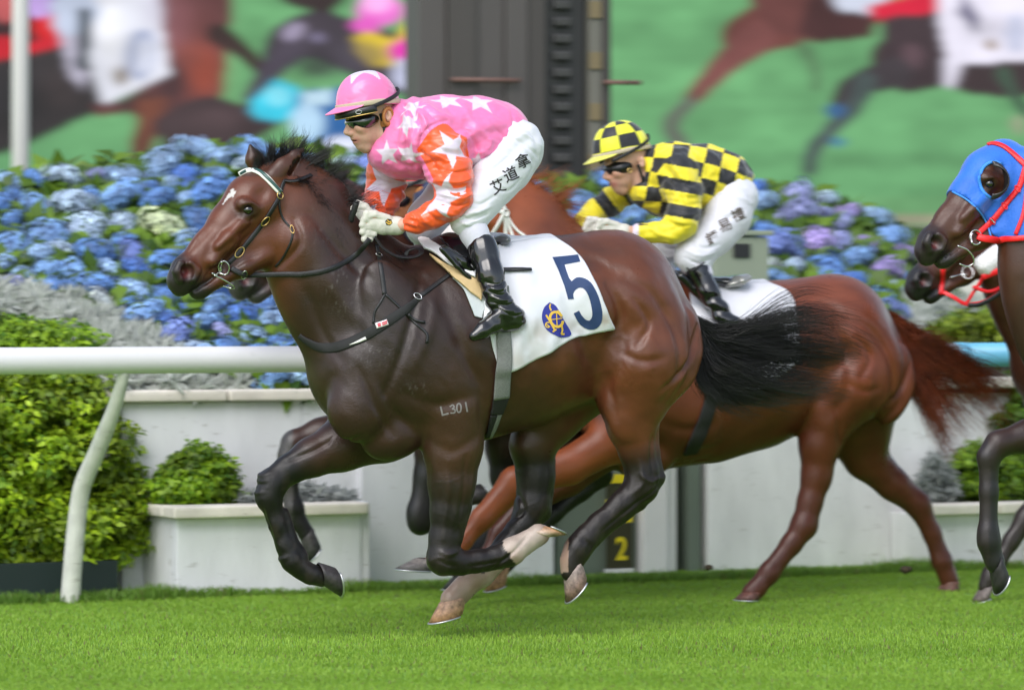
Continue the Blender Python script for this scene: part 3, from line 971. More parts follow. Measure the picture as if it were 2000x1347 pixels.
pln([(520, 160), (560, 90), (620, 70), (680, 90), (760, 120), (880, 140)], [16, 40, 48, 52, 60, 60], (66, 58, 68))
pln([(490, 190), (530, 140), (575, 95)], [14, 22, 26], (74, 66, 80)); pe(572, 65, 24, 16, (150, 140, 165), -30); pe(620, 76, 16, 10, (120, 112, 140))
pln([(320, 250), (400, 225), (480, 240), (560, 200)], [22, 34, 36, 30], (64, 50, 54))
pp([(310, 240), (460, 215), (500, 300), (330, 300)], (66, 52, 56))
pp([(490, 200), (540, 155), (585, 175), (590, 225), (545, 240), (505, 235), (488, 222)], (56, 198, 226)); pe(542, 190, 26, 20, (130, 226, 246))
pp([(585, 180), (700, 170), (720, 300), (600, 300), (565, 250)], (44, 100, 164)); pe(600, 240, 34, 36, (180, 214, 240)); pe(670, 282, 36, 16, (224, 230, 250))
pp([(590, 180), (650, 178), (650, 205), (590, 205)], (190, 220, 238))
pe(742, 22, 46, 30, (240, 120, 214)); pe(735, 6, 30, 22, (250, 176, 236)); pe(715, 52, 30, 16, (232, 96, 200))
pp([(690, 75), (720, 62), (770, 80), (820, 10), (820, 110), (770, 130), (720, 130), (695, 105)], (238, 206, 44)); pp([(755, 95), (800, 70), (820, 120), (775, 135)], (232, 50, 180))
pe(790, 145, 26, 30, (196, 200, 228))
ps_(700, 110, 60, 30, (78, 72, 84), 0.7); ps_(620, 130, 40, 24, (52, 46, 54), 0.8); ps_(420, 235, 60, 20, (84, 66, 70), 0.6)
# right half: a chestnut foreleg reaching forward, a dark horse with a white cloth
pln([(1700, -60), (1600, 10), (1520, 40), (1450, 70)], [60, 58, 56, 40], (110, 62, 58))
pp([(1460, -60), (1700, -60), (1720, 40), (1600, 80), (1500, 60), (1470, 20)], (104, 60, 58))
pln([(1480, 70), (1430, 110), (1380, 160), (1340, 205)], [34, 26, 18, 14], (122, 72, 70)); pln([(1345, 200), (1320, 225), (1310, 250), (1330, 280)], [14, 14, 16, 16], (104, 110, 100))
pln([(1570, 90), (1590, 130), (1595, 170)], [14, 10, 8], (92, 130, 92))
pp([(1580, -10), (1740, -10), (1700, 70), (1600, 80), (1560, 60)], (70, 40, 42))
pp([(1620, -10), (1740, -20), (1720, 25), (1640, 20)], (206, 212, 230))
pp([(1690, 10), (1840, -30), (1840, 30), (1720, 42)], (206, 26, 58))
pln([(2420, 60), (2100, 110), (1950, 120), (1820, 100), (1740, 110)], [110, 80, 62, 66, 40], (64, 50, 54))
pp([(1720, 30), (1850, 20), (1880, 160), (1760, 180), (1720, 130)], (62, 48, 54)); pe(1780, 108, 22, 28, (92, 70, 78))
pln([(1750, 140), (1690, 155), (1650, 180), (1640, 210)], [32, 26, 22, 16], (64, 56, 62)); pln([(1690, 160), (1665, 210), (1620, 255), (1590, 290), (1580, 330)], [22, 16, 15, 16, 14], (72, 84, 84))
pe(1632, 215, 20, 14, (58, 100, 150)); pe(1636, 275, 14, 10, (70, 130, 160))
pp([(1835, -40), (2060, -60), (2060, 110), (1900, 122), (1880, 120), (1862, 170), (1842, 165), (1846, 100), (1832, 40)], (228, 224, 240))
pp([(1880, -20), (1915, 30), (1905, 60), (1870, 20)], (120, 116, 140)); pe(1935, 84, 10, 12, (150, 130, 110)); pe(1985, 60, 20, 40, (196, 200, 224))
pln([(1960, 140), (1985, 190), (2010, 220)], [14, 10, 10], (66, 90, 74)); pe(1990, 240, 14, 20, (150, 160, 130))
pp([(1740, 418), (2420, 405), (2420, 440), (1740, 440)], (158, 158, 132))
def blur(a, sx, sy):
    for ax, s_ in ((1, sx), (0, sy)):
        k_ = np.arange(-int(3 * s_) - 1, int(3 * s_) + 2); g_ = np.exp(-0.5 * (k_ / s_) ** 2); g_ /= g_.sum()
        a = np.apply_along_axis(lambda r_: np.convolve(np.pad(r_, len(k_) // 2, mode='edge'), g_, 'valid'), ax, a)
    return a
soft = fbm(np.stack([US.ravel() * 0.012, VS.ravel() * 0.02, 0 * US.ravel() + 4], 1), 6, 4).reshape(NYs, NXs)
img = img * (0.68 + 0.64 * soft)[..., None]
img = blur(img, 1.1, 0.8)
G = np.array([[PS.pt(u, v) for u in (us[0], us[-1])] for v in (vs[0], vs[-1])])
fu, fv = np.linspace(0, 1, NXs), np.linspace(0, 1, NYs)
# exact positions: the screen is one flat rectangle
sv = np.array([(PS.pt(u, 600) - PS.P0) @ PS.t for u in us])
zv = np.linspace(PS.pt(1000, -560)[2], PS.pt(1000, 440)[2], NYs)
V = PS.P0 + sv[None, :, None] * PS.t + zv[:, None, None] * PS.z
i = np.arange(NYs - 1)[:, None] * NXs; j = np.arange(NXs - 1)[None]
Q = np.stack([i + j, i + NXs + j, i + NXs + j + 1, i + j + 1], -1).reshape(-1, 4)
M_led = mat('led_screen', attr=True, rough=0.8, spec=0.1, emit='attr', estr=0.58)
scn = thing('video_screen', 'giant video screen showing blurred racehorses on green turf behind the flower bed', 'screen', PS.w(0, 0, 0))
link('display', npmesh('display', V.reshape(-1, 3), Q, False, img.reshape(-1, 3)), M_led, scn)
def sbox(s0, s1, z0, z1, l0, l1, name, m):
    V, Q = box(PS.w((s0 + s1) / 2, (l0 + l1) / 2, (z0 + z1) / 2), ((s1 - s0) / 2, (l1 - l0) / 2, (z1 - z0) / 2), PS.M)
    return link(name, npmesh(name, V, Q, False), m, scn)
sbox(sv[0] - 0.3, sv[-1] + 0.3, zv[-1] - 0.25, zv[0] + 0.3, -0.9, -0.05, 'cabinet', M_black)
sbox(sv[0] - 0.3, sv[-1] + 0.3, zv[-1] - 0.25, zv[-1] - 0.004, -0.04, 0.05, 'lower_frame', M_tape2)
for s_ in np.linspace(sv[0] + 1, sv[-1] - 1, 5):
    sbox(s_ - 0.25, s_ + 0.25, 0, zv[-1] - 0.26, -0.8, -0.3, 'support_leg', M_tower2)

# ------------------------------------------------------------------- flower bank
M_soil = mat('bed_soil', (0.022, 0.020, 0.012), 0.95, var=0.4, vscale=20, bump=0.5, bscale=30)
M_leaf = mat('leaf', attr=True, rough=0.45, spec=0.4, transl=0.3)
M_petal = mat('hydrangea_petal', objcol=True, rough=0.6, sheen=0.2, var=0.10, vscale=26)
def _petal():
    """each floret keeps its own tone of the flower head's colour"""
    t_ = M_petal.node_tree; b_ = t_.nodes['Principled BSDF']
    lk = b_.inputs['Base Color'].links[0]; src = lk.from_socket
    at = t_.nodes.new('ShaderNodeAttribute'); at.attribute_name = 'Col'
    mx = t_.nodes.new('ShaderNodeMix'); mx.data_type = 'RGBA'; mx.blend_type = 'MULTIPLY'; mx.inputs['Factor'].default_value = 1
    t_.links.new(src, mx.inputs['A']); t_.links.new(at.outputs['Color'], mx.inputs['B'])
    t_.links.new(mx.outputs['Result'], b_.inputs['Base Color'])
_petal()
M_silver = mat('silver_leaf', attr=True, rough=0.75, sheen=0.4, transl=0.35)
M_stem = mat('green_stem', (0.07, 0.11, 0.03), 0.7)

TOPU = [-300, -60, 60, 180, 300, 420, 520, 640, 760, 900, 1050, 1200, 1380, 1480, 1560, 1660, 1740, 1790, 1850, 1950, 2100]
TOPV = [352, 352, 338, 312, 292, 282, 276, 288, 300, 330, 350, 340, 338, 346, 360, 388, 428, 470, 560, 640, 660]
def topv(u): return np.interp(u, TOPU, TOPV)
D0, D1_ = 1.14, 3.6
def bankd(u, v):
    f = np.clip((745 - v) / (745 - topv(u)), 0, 1)
    return D0 + (D1_ - D0) * f ** 0.9
def bank(u, v, lift=0.0):
    d = float(bankd(u, v)) - lift
    return PR.pt(u, v, -d)
# bed of soil a hand's depth under the plants
nu, nv = 70, 18
V = []
for v_ in np.linspace(0, 1, nv):
    for u_ in np.linspace(-320, 2250, nu):
        vv_ = 745 + (topv(u_) + 26 - 745) * v_
        p = bank(u_, vv_, -0.16); p[2] -= 0.10
        V.append(p)
for u_ in np.linspace(-320, 2250, nu):
    p = bank(u_, topv(u_) + 26, -0.16); V.append(p + np.array([-0.6, 1.6, -1.9]))
V = np.array(V)
i = np.arange(nv)[:, None] * nu; j = np.arange(nu - 1)[None]
Q = np.stack([i + j, i + j + 1, i + nu + j + 1, i + nu + j], -1).reshape(-1, 4)
so = link('flower_bed', npmesh('flower_bed', V, Q), M_soil); tag(so, kind='structure')

def flower_mesh(seed):
    """a mophead: four-petalled florets over an uneven flattened dome"""
    R = np.random.default_rng(seed)
    n = 120
    k = np.arange(n) + 0.5
    th = np.arccos(1 - 1.6 * k / n); ph = np.pi * (1 + 5 ** 0.5) * k
    Nn = np.stack([np.sin(th) * np.cos(ph), np.sin(th) * np.sin(ph), np.cos(th)], 1)
    lump = 0.72 + 0.52 * fbm(Nn * 1.9 + seed * 7.1, seed, 2)
    C = Nn * np.array([1, 1, 0.74]) * (lump * (1 + R.normal(0, 0.06, n)))[:, None]
    vs_, fs, cs = [], [], []
    tone = fbm(Nn * 1.6 + 3.3, seed + 9, 2)
    for c, nn, tn in zip(C, Nn, tone):
        x = np.cross(nn, R.normal(size=3)); x /= np.linalg.norm(x); y = np.cross(nn, x)
        nn = nn + R.normal(0, 0.30, 3)
        w = 0.155 * R.uniform(0.75, 1.25)
        sh = np.clip(0.62 + 1.0 * (tn - 0.35) + R.normal(0, 0.16), 0.35, 1.5)
        cc = np.array((sh, sh, sh)) + max(0, sh - 1.0) * np.array((0.9, 0.7, 0.0))
        for q in range(4):
            a = q * math.pi / 2
            d1, d2 = x * math.cos(a) + y * math.sin(a), -x * math.sin(a) + y * math.cos(a)
            b = len(vs_)
            vs_ += [c, c + (d1 + d2 * 0.72) * w * 0.62 + nn * 0.04, c + d1 * w * 1.25 + nn * 0.02, c + (d1 - d2 * 0.72) * w * 0.62 + nn * 0.04]
            fs.append([b, b + 1, b + 2, b + 3]); cs += [cc] * 4
    b = len(vs_)
    cv, cq = ellipsoid((0, 0, 0), np.eye(3), (0.7, 0.7, 0.5), 12, 7)
    me = npmesh('flower_head', np.concatenate([np.array(vs_), cv]), [np.array(fs), cq + b], True, np.concatenate([np.array(cs), np.full((len(cv), 3), 0.45)]))
    me.materials.append(M_petal)
    return me
FM = [flower_mesh(k) for k in range(7)]

def leaf_mesh(P, Nn, size, R, cols, ratio=0.55, droop=0.35, fold=0.25):
    """pointed leaves with a folded midrib: 4 quads-ish each"""
    n = len(P)
    up = Nn + R.normal(0, 0.45, (n, 3)); up /= np.linalg.norm(up, axis=1, keepdims=True)
    d = np.cross(up, R.normal(size=(n, 3))); d /= np.linalg.norm(d, axis=1, keepdims=True)
    s = np.cross(up, d)
    L = size * R.uniform(0.65, 1.3, n)[:, None]; W = L * ratio * 0.5
    m = P + d * L * 0.5 + up * L * 0.06
    tip = P + d * L - up * L * droop * 0.5
    a = P + d * L * 0.42 + s * W + up * W * fold
    b = P + d * L * 0.42 - s * W + up * W * fold
    V = np.stack([P, a, tip, b, m], 1).reshape(-1, 3)
    k = (np.arange(n) * 5)[:, None]
    T = np.concatenate([k + np.array([[0, 4, 1]]), k + np.array([[1, 4, 2]]), k + np.array([[2, 4, 3]]), k + np.array([[3, 4, 0]])])
    f = R.random((n, 1)) * 0.8 + 0.2 * R.random((n, 1))
    c = np.asarray(cols[0]) * (1 - f) + np.asarray(cols[1]) * f
    return V, T, np.repeat(c, 5, 0)

RB = np.random.default_rng(21)
def silver_zone(u, v):
    a = np.interp(u, [-300, 0, 120, 220, 330, 470, 560], [545, 556, 574, 606, 664, 738, 790])
    left = (u < 560) & (v > a)
    right = (u > 1755) & (v > np.interp(u, [1755, 1800, 1900, 2200], [560, 560, 590, 600]))
    return left | right
def green_zone(u, v):
    return ((u < 215) & (v > np.interp(u, [-300, 0, 120, 215], [585, 592, 610, 690]))) | ((u > 1815) & (v > 600))

# hydrangea heads, thinned so that neighbours keep their distance
heads = []
tries = 0
while tries < 14000 and len(heads) < 297:
    tries += 1
    u = RB.uniform(-90, 1880); v = topv(u) + 14 + RB.random() ** 0.9 * (742 - topv(u) - 14)
    if silver_zone(u, v) or green_zone(u, v): continue
    if 830 < u < 1180 and v < 380: continue
    if (640 < u < 1130 and v > 345 and RB.random() < 0.85) or (1130 <= u < 1400 and v > 470 and RB.random() < 0.9): continue
    r = RB.choice([RB.uniform(24, 32), RB.uniform(32, 48), RB.uniform(32, 48)])
    if any(((u - a) / (r + b)) ** 2 + ((v - c) * 1.45 / (r + b)) ** 2 < 0.42 for a, c, b, _ in heads): continue
    heads.append((u, v, r, 0))
nb = 13
cen = np.linspace(-120, 1820, nb)
bl = [(0.125, 0.285, 0.68), (0.085, 0.215, 0.66), (0.20, 0.38, 0.74), (0.32, 0.50, 0.80), (0.19, 0.27, 0.68), (0.46, 0.60, 0.80), (0.33, 0.36, 0.70), (0.60, 0.68, 0.70), (0.62, 0.70, 0.42), (0.36, 0.28, 0.64)]
wt = np.array([6.5, 5.0, 5.6, 3.6, 0.9, 1.6, 0.7, 0.6, 0.3, 0.05]); wt /= wt.sum()
words_ = ['leftmost hydrangea bush below the pale pole', 'blue hydrangea bush just right of the pale pole', 'deep blue hydrangea bush above the silver plants', 'hydrangea bush in front of the bay horse muzzle',
          'pale and blue hydrangea bush above the bay horse nose', 'hydrangea bush at the top of the bank behind the bay horse ears', 'hydrangea bush behind the bay horse neck', 'hydrangea bush behind the pink jockey',
          'hydrangea bush at the foot of the winning post', 'hydrangea bush between the yellow jockey and his reins', 'hydrangea bush behind the yellow jockey', 'violet blue hydrangea bush right of the yellow jockey', 'rightmost hydrangea bush before the blue hooded horse']
zq = 0
for b in range(nb):
    mine = [h for h in heads if abs(h[0] - cen[b]) == min(abs(h[0] - c) for c in cen)]
    if not mine: continue
    cu_ = cen[b]
    root = thing('hydrangea_bush', words_[b], 'hydrangea', bank(cu_, 745), 'hydrangeas on the flower bank')
    # leaves
    nl = 1500
    lo, hi = cu_ - 92, cu_ + 92
    uu = RB.uniform(lo, hi, nl); vv = np.array([topv(x) + RB.random() * (752 - topv(x)) for x in uu])
    ok = np.array([not (silver_zone(a, c) or green_zone(a, c)) for a, c in zip(uu, vv)])
    uu, vv = uu[ok], vv[ok]
    P = np.array([bank(a, c + 10, -0.04 + 0.20 * RB.random()) for a, c in zip(uu, vv)])
    Nn = np.tile(np.array([0.1, -0.55, 0.83]), (len(P), 1))
    Vl, Tl, cl = leaf_mesh(P, Nn, 0.125, RB, ((0.024, 0.070, 0.006), (0.18, 0.30, 0.026)), 0.62)
    o = link('leaves', npmesh('leaves', Vl, Tl, True, cl), M_leaf, root); tag(o, kind='stuff')
    V, Q = join([sweep(np.array([bank(cu_ + a, 745, -0.25), bank(cu_ + a * 2.5, 620, -0.15)]), 0.012, n=5, cap=False) for a in (-24, -8, 10, 26)])
    o = link('stems', npmesh('stems', V, Q), M_stem, root); tag(o, kind='stuff')
    for (u, v, r, _) in mine:
        o = bpy.data.objects.new('flower_head', FM[RB.integers(7)])
        COL.objects.link(o); o.parent = root
        p = bank(u, v, 0.10 + 0.05 * RB.random())
        o.location = Vector(p) - root.location
        rr = r / (F / p[1])
        o.scale = (rr * RB.uniform(1.0, 1.2), rr * RB.uniform(1.0, 1.2), rr * RB.uniform(0.75, 0.95))
        o.rotation_euler = (0.5 + RB.normal() * 0.28, RB.normal() * 0.3, RB.random() * 6.28)
        k = RB.choice(len(bl), p=wt)
        if u > 1500 and RB.random() < 0.45: k = RB.choice([4, 6, 6, 9])
        c = np.array(bl[k]) * RB.uniform(0.85, 1.12)
        o.color = (*np.clip(c, 0, 1), 1)

# silver-leaved plants
def mound(name, label, cat, group, pts, P0, size, cols, m, nrm=(0.1, -0.6, 0.8), ratio=0.5, part='leaves', extra=None):
    root = thing(name, label, cat, P0, group)
    P = np.array(pts)
    Vl, Tl, cl = leaf_mesh(P, np.tile(np.array(nrm), (len(P), 1)), size, RB, cols, ratio)
    o = link(part, npmesh(part, Vl, Tl, True, cl), m, root); tag(o, kind='stuff')
    return root
sil = [((-250, 10, 505, 600), 'silver leaved plant at the left frame edge under the blue hydrangeas', 2600), ((10, 150, 525, 640), 'silver leaved plant above the green hedge top', 2600), ((150, 330, 560, 750), 'broad silver leaved plant beside the green hedge above the rail', 5200),
       ((330, 560, 640, 755), 'silver leaved plant behind the rail below the bay horse chin', 4200), ((1755, 1860, 560, 740), 'silver leaved plant below the muzzle of the second horse at right', 2600), ((1860, 2150, 585, 740), 'silver leaved plant behind the blue rail at right', 3000)]
for (a, b, c, d), lb, n in sil:
    pts = []
    k = 0
    n = int(n * 1.6)
    while len(pts) < n and k < n * 12:
        k += 1
        u, v = RB.uniform(a, b), RB.uniform(c, d)
        if not silver_zone(u, v) or green_zone(u, v): continue
        w = vnoise(np.array([[u / 26, v / 18, 3.3]]), 3)[0]
        pts.append(bank(u, v + 8, -0.12 + 0.30 * w + 0.05 * RB.random()))
    if pts: mound('silver_plant', lb, 'silver plant', 'silver leaved plants on the flower bank', pts, bank((a + b) / 2, d), 0.085, ((0.28, 0.32, 0.26), (0.58, 0.60, 0.56)), M_silver, (0.0, -0.9, 0.25), ratio=0.22)

# clipped green shrubs: leaves over several overlapping lobes
def shrub(label, lobes, n, size, cols, P0, group='leafy green shrubs', trunk=None, d_of=None):
    root = thing('green_shrub', label, 'shrub', P0, group)
    tot = sum(l[3] * l[3] for l in lobes)
    PP, NN = [], []
    for (u, v, d, r, sq) in lobes:
        c = PR.pt(u, v, -d)
        k = int(n * r * r / tot)
        q = RB.normal(size=(k, 3)); q /= np.linalg.norm(q, axis=1, keepdims=True)
        rad = r * (0.62 + 0.42 * RB.random((k, 1)) ** 0.5) * (0.62 + 0.85 * vnoise(q * np.array([2.4, 2.4, 4.2]) + c, 5))[:, None]
        PP.append(c + q * rad * np.array([1, 1, sq])); NN.append(q)
    P, Nn = np.concatenate(PP), np.concatenate(NN)
    Nn = Nn * 0.6 + np.array([0, -0.15, 0.75])
    f = P[:, 2] > 0.02
    Vl, Tl, cl = leaf_mesh(P[f], Nn[f], size, RB, cols, 0.55)
    nzl = np.repeat(fbm(P[f] * 6, 9), 5)
    cl = cl * (0.55 + 1.0 * np.clip((nzl - 0.3) / 0.4, 0, 1))[:, None]
    o = link('leaves', npmesh('leaves', Vl, Tl, True, cl), M_leaf, root); tag(o, kind='stuff')
    c = PR.pt(lobes[0][0], 1150, -lobes[0][2]); 
    tops = [PR.pt(l[0], l[1], -l[2]) for l in lobes[:5]]
    base = Vector(P0)
    V, Q = join([sweep(spline(np.array([np.array(base) + np.array([RB.normal() * .03, RB.normal() * .03, 0]), (np.array(base) * 0.5 + t_ * 0.5) + RB.normal(size=3) * 0.03, t_]), 8), np.linspace(0.018, 0.006, 8), n=6, cap=False) for t_ in tops])
    link('branches', npmesh('branches', V, Q), mat('shrub_bark', (0.05, 0.035, 0.02), 0.9) if not bpy.data.materials.get('shrub_bark') else bpy.data.materials['shrub_bark'], root)
    return root
GC = ((0.045, 0.125, 0.006), (0.38, 0.52, 0.018))
shrub('tall leafy green hedge shrub at the lower left behind the slanted rail post', [(40, 1030, 1.0, 0.26, 0.8), (150, 1040, 0.95, 0.25, 0.8), (215, 1010, 0.95, 0.20, 0.9), (60, 900, 1.05, 0.26, 0.8), (170, 890, 1.0, 0.22, 0.8), (30, 800, 1.15, 0.24, 0.8), (150, 790, 1.1, 0.20, 0.8),
       (-90, 1000, 1.0, 0.3, 0.9), (-90, 840, 1.1, 0.3, 0.9), (230, 960, 1.0, 0.13, 1)], 26000, 0.047, GC, prw(ps(90, 1.0), 1.0, 0.1))
shrub('bright green shrub above the rail at the left edge', [(30, 680, 1.35, 0.20, 0.7), (110, 690, 1.3, 0.20, 0.7), (-60, 670, 1.4, 0.22, 0.7), (165, 715, 1.25, 0.12, 0.7), (50, 740, 1.25, 0.2, 0.7)], 9000, 0.045, ((0.035, 0.11, 0.006), (0.29, 0.44, 0.016)), prw(ps(60, 1.3), 1.3, 0.6))
shrub('small rounded bright green bush in the left planter', [(380, 950, 0.76, 0.155, 0.85), (335, 955, 0.74, 0.10, 0.9), (430, 955, 0.74, 0.10, 0.9), (385, 905, 0.78, 0.105, 0.9), (420, 920, 0.76, 0.09, 0.9), (350, 925, 0.76, 0.09, 0.9)], 7000, 0.038, ((0.035, 0.12, 0.006), (0.29, 0.44, 0.016)), prw(ps(385, 0.76), 0.76, zlow - 0.08))
shrub('bright green bush in the right planter behind the dark foreleg', [(1890, 930, 0.78, 0.13, 0.9), (1940, 935, 0.78, 0.15, 0.9), (2000, 930, 0.8, 0.14, 0.9), (1905, 900, 0.8, 0.10, 0.9)], 5000, 0.038, ((0.03, 0.09, 0.006), (0.22, 0.35, 0.014)), prw(ps(1930, 0.78), 0.78, zlow2 - 0.08))
shrub('yellow green shrub above the blue rail at right', [(1880, 655, 1.5, 0.15, 0.8), (1940, 640, 1.5, 0.17, 0.8), (2010, 650, 1.5, 0.2, 0.8), (1850, 650, 1.5, 0.09, 0.8)], 3600, 0.05, ((0.06, 0.13, 0.008), (0.30, 0.37, 0.018)), prw(ps(1920, 1.5), 1.5, 0.7))
shrub('dark green shrub behind the chestnut tail at the far right', [(1975, 830, 0.9, 0.10, 1.0), (2030, 800, 0.95, 0.16, 1.0), (1990, 770, 1.0, 0.10, 1)], 1800, 0.05, ((0.02, 0.07, 0.006), (0.10, 0.20, 0.012)), prw(ps(2000, 0.9), 0.9, zlow2 - 0.08))
for lb, (a, b, c, d), n in (('silver leaved plant in the left planter beside the bush', (470, 690, 945, 985), 1100), ('silver leaved plant in the right planter', (1795, 1865, 880, 975), 1100)):
    pts = []
    for _ in range(n):
        u = RB.uniform(a, b); q = (u - a) / (b - a)
        v = d - RB.random() * (d - c) * (0.4 + 0.6 * math.sin(q * 3.1))
        pts.append(PR.pt(u, v, -(0.72 + RB.normal() * 0.07)))
    mound('silver_plant', lb, 'silver plant', 'silver leaved plants in the planters', pts, PR.pt((a + b) / 2, d, -0.72), 0.05, ((0.16, 0.18, 0.17), (0.36, 0.38, 0.36)), M_silver, ratio=0.35)
# dark tub under the hedge
tb = thing('planting_trough', 'low dark green trough under the hedge shrub at the left', 'trough', prw(ps(60, 0.75), 0.85, 0))
M_tub = mat('dark_green_trough', (0.010, 0.022, 0.020), 0.5)
st0, st1 = ps(-300, 0.7), ps(228, 0.7)
stone(st0, st1, 0.68, 0.72, 0.0, 0.17, 'front_board', M_tub, tb, 0.004)
stone(st1 - 0.04, st1, 0.724, 1.2, 0.0, 0.17, 'end_board', M_tub, tb, 0.004)
stone(st0, st1 - 0.045, 0.724, 1.2, 0.02, 0.14, 'soil', M_soil, tb, 0)
# =================================================================== horses
TH = 21.0
P1 = Plane(900, 15.0, TH)          # leading horse
P2 = Plane(1500, 17.05, TH)        # chestnut horse
P3 = Plane(900, 16.88, TH)         # horse hidden behind the leader
P4 = Plane(1940, 15.75, TH)        # horse in the blue hood
P5 = Plane(1900, 17.2, TH)         # horse with the sheepskin noseband

M_hoof = mat('hoof_horn', attr=True, rough=0.55, var=0.55, vscale=55, bump=0.15, bscale=150)
M_shoe = mat('shoe_steel', (0.55, 0.56, 0.57), 0.35, 0.9)
M_eye = mat('eye_glass', (0.006, 0.004, 0.003), 0.05, coat=1.0)
M_leather = mat('black_leather', (0.007, 0.007, 0.008), 0.45, var=0.3, vscale=60, bump=0.2, bscale=250)
M_patent = mat('polished_boot_leather', (0.006, 0.006, 0.007), 0.16, coat=0.6, bump=0.12, bscale=35)
M_steel = mat('bit_steel', (0.6, 0.6, 0.6), 0.22, 1.0)
M_brass = mat('brass', (0.65, 0.45, 0.16), 0.28, 1.0)
M_white_cloth = mat('white_cotton', (0.80, 0.80, 0.83), 0.8, var=0.05, vscale=9, bump=0.12, bscale=500, sheen=0.2)
M_white_band = mat('white_webbing', (0.72, 0.72, 0.66), 0.7, bump=0.2, bscale=300)
M_red_band = mat('red_rubber_webbing', (0.78, 0.012, 0.018), 0.4, var=0.1, vscale=30, bump=0.15, bscale=120)
M_hair_black = mat('black_horsehair', (0.011, 0.0095, 0.0095), 0.36, var=0.4, vscale=30)
M_hair_red = mat('chestnut_horsehair', (0.20, 0.042, 0.015), 0.42, var=0.5, vscale=18)
M_hair_orange = mat('bright_chestnut_horsehair', (0.33, 0.085, 0.018), 0.45, var=0.5, vscale=18)

def coat_mat(name, rough=0.4):
    m = mat(name, attr=True, rough=rough, spec=0.42, sheen=0.0, stretch=(0.25, 1.0, 0.8), rvar=0.07, rlum=0.10, var=0.22, vscale=14, bump=0.08, bscale=34, bump2=0.16, b2scale=380)
    return m
M_coat = coat_mat('horse_coat', 0.33)

def lerp(a, b, t):
    t = np.clip(t, 0, 1)[:, None]
    return np.asarray(a) * (1 - t) + np.asarray(b) * t
def sstep(x, a, b):
    t = np.clip((x - a) / (b - a), 0, 1)
    return t * t * (3 - 2 * t)

BODY_LINES = [
    ([(1368, 636), (1342, 700), (1302, 742), (1276, 760)], 0.20, 7, -0.013),
    ([(1374, 668), (1352, 728), (1308, 782)], 0.17, 9, 0.008),
    ([(1236, 586), (1264, 632), (1240, 676)], 0.28, 7, -0.008),
    ([(1188, 556), (1206, 590), (1212, 625), (1192, 662)], 0.28, 9, -0.009),
    ([(1215, 690), (1250, 705), (1285, 700)], 0.28, 8, -0.006),
    ([(1180, 735), (1192, 780), (1200, 820)], 0.20, 8, -0.008),
    ([(1222, 545), (1270, 575), (1312, 640), (1322, 720), (1296, 785)], 0.26, 11, -0.010),
    ([(1190, 560), (1215, 640), (1210, 720), (1185, 760)], 0.28, 14, -0.009),
    ([(1240, 585), (1262, 660), (1258, 740)], 0.28, 16, 0.006),
    ([(1345, 640), (1340, 720), (1300, 790)], 0.2, 9, -0.006),
    ([(838, 520), (806, 600), (778, 690), (752, 770)], 0.24, 9, -0.009),
    ([(855, 560), (835, 640), (800, 720)], 0.25, 12, 0.006),
    ([(872, 610), (905, 690), (938, 760), (945, 830)], 0.27, 13, -0.009),
    ([(790, 770), (850, 790), (915, 775)], 0.25, 12, -0.007),
    ([(735, 745), (765, 800), (820, 850)], 0.2, 10, -0.007),
    ([(840, 860), (880, 880), (930, 850)], 0.22, 12, -0.005),
    ([(690, 720), (720, 790), (760, 850)], 0.15, 8, -0.006),
    ([(1130, 620), (1150, 680), (1178, 735)], 0.28, 22, -0.014),
    ([(1090, 480), (1160, 500), (1230, 530)], 0.2, 14, 0.004),
    ([(600, 570), (625, 640), (660, 710)], 0.11, 9, -0.007),
    ([(603, 420), (655, 490), (720, 560)], 0.09, 10, -0.007),
    ([(640, 400), (700, 480), (770, 540)], 0.08, 12, 0.005),
    ([(630, 540), (675, 610), (720, 660)], 0.12, 14, 0.005)]
HEAD_LINES = [
    ([(434, 526), (412, 545), (392, 560), (372, 577)], 0.045, 3.6, -0.010),
    ([(505, 440), (478, 470), (446, 494), (425, 505)], 0.07, 5, -0.004),
    ([(470, 425), (440, 462), (412, 492)], 0.06, 5, 0.003),
    ([(478, 470), (455, 490), (440, 508)], 0.07, 4, 0.003),
    ([(563, 430), (568, 475), (545, 520)], 0.07, 6, -0.008),
    ([(500, 500), (470, 512), (440, 532)], 0.05, 4, -0.003),
    ([(466, 404), (480, 396), (496, 400), (504, 410)], 0.085, 3.5, 0.004),
    ([(468, 416), (484, 421), (500, 416)], 0.085, 3.0, 0.003),
    ([(466, 426), (484, 432), (500, 424)], 0.085, 3.0, -0.003),
    ([(420, 440), (395, 466), (372, 492)], 0.045, 6, -0.003),
    ([(385, 505), (396, 530), (380, 556)], 0.05, 4, -0.004)]
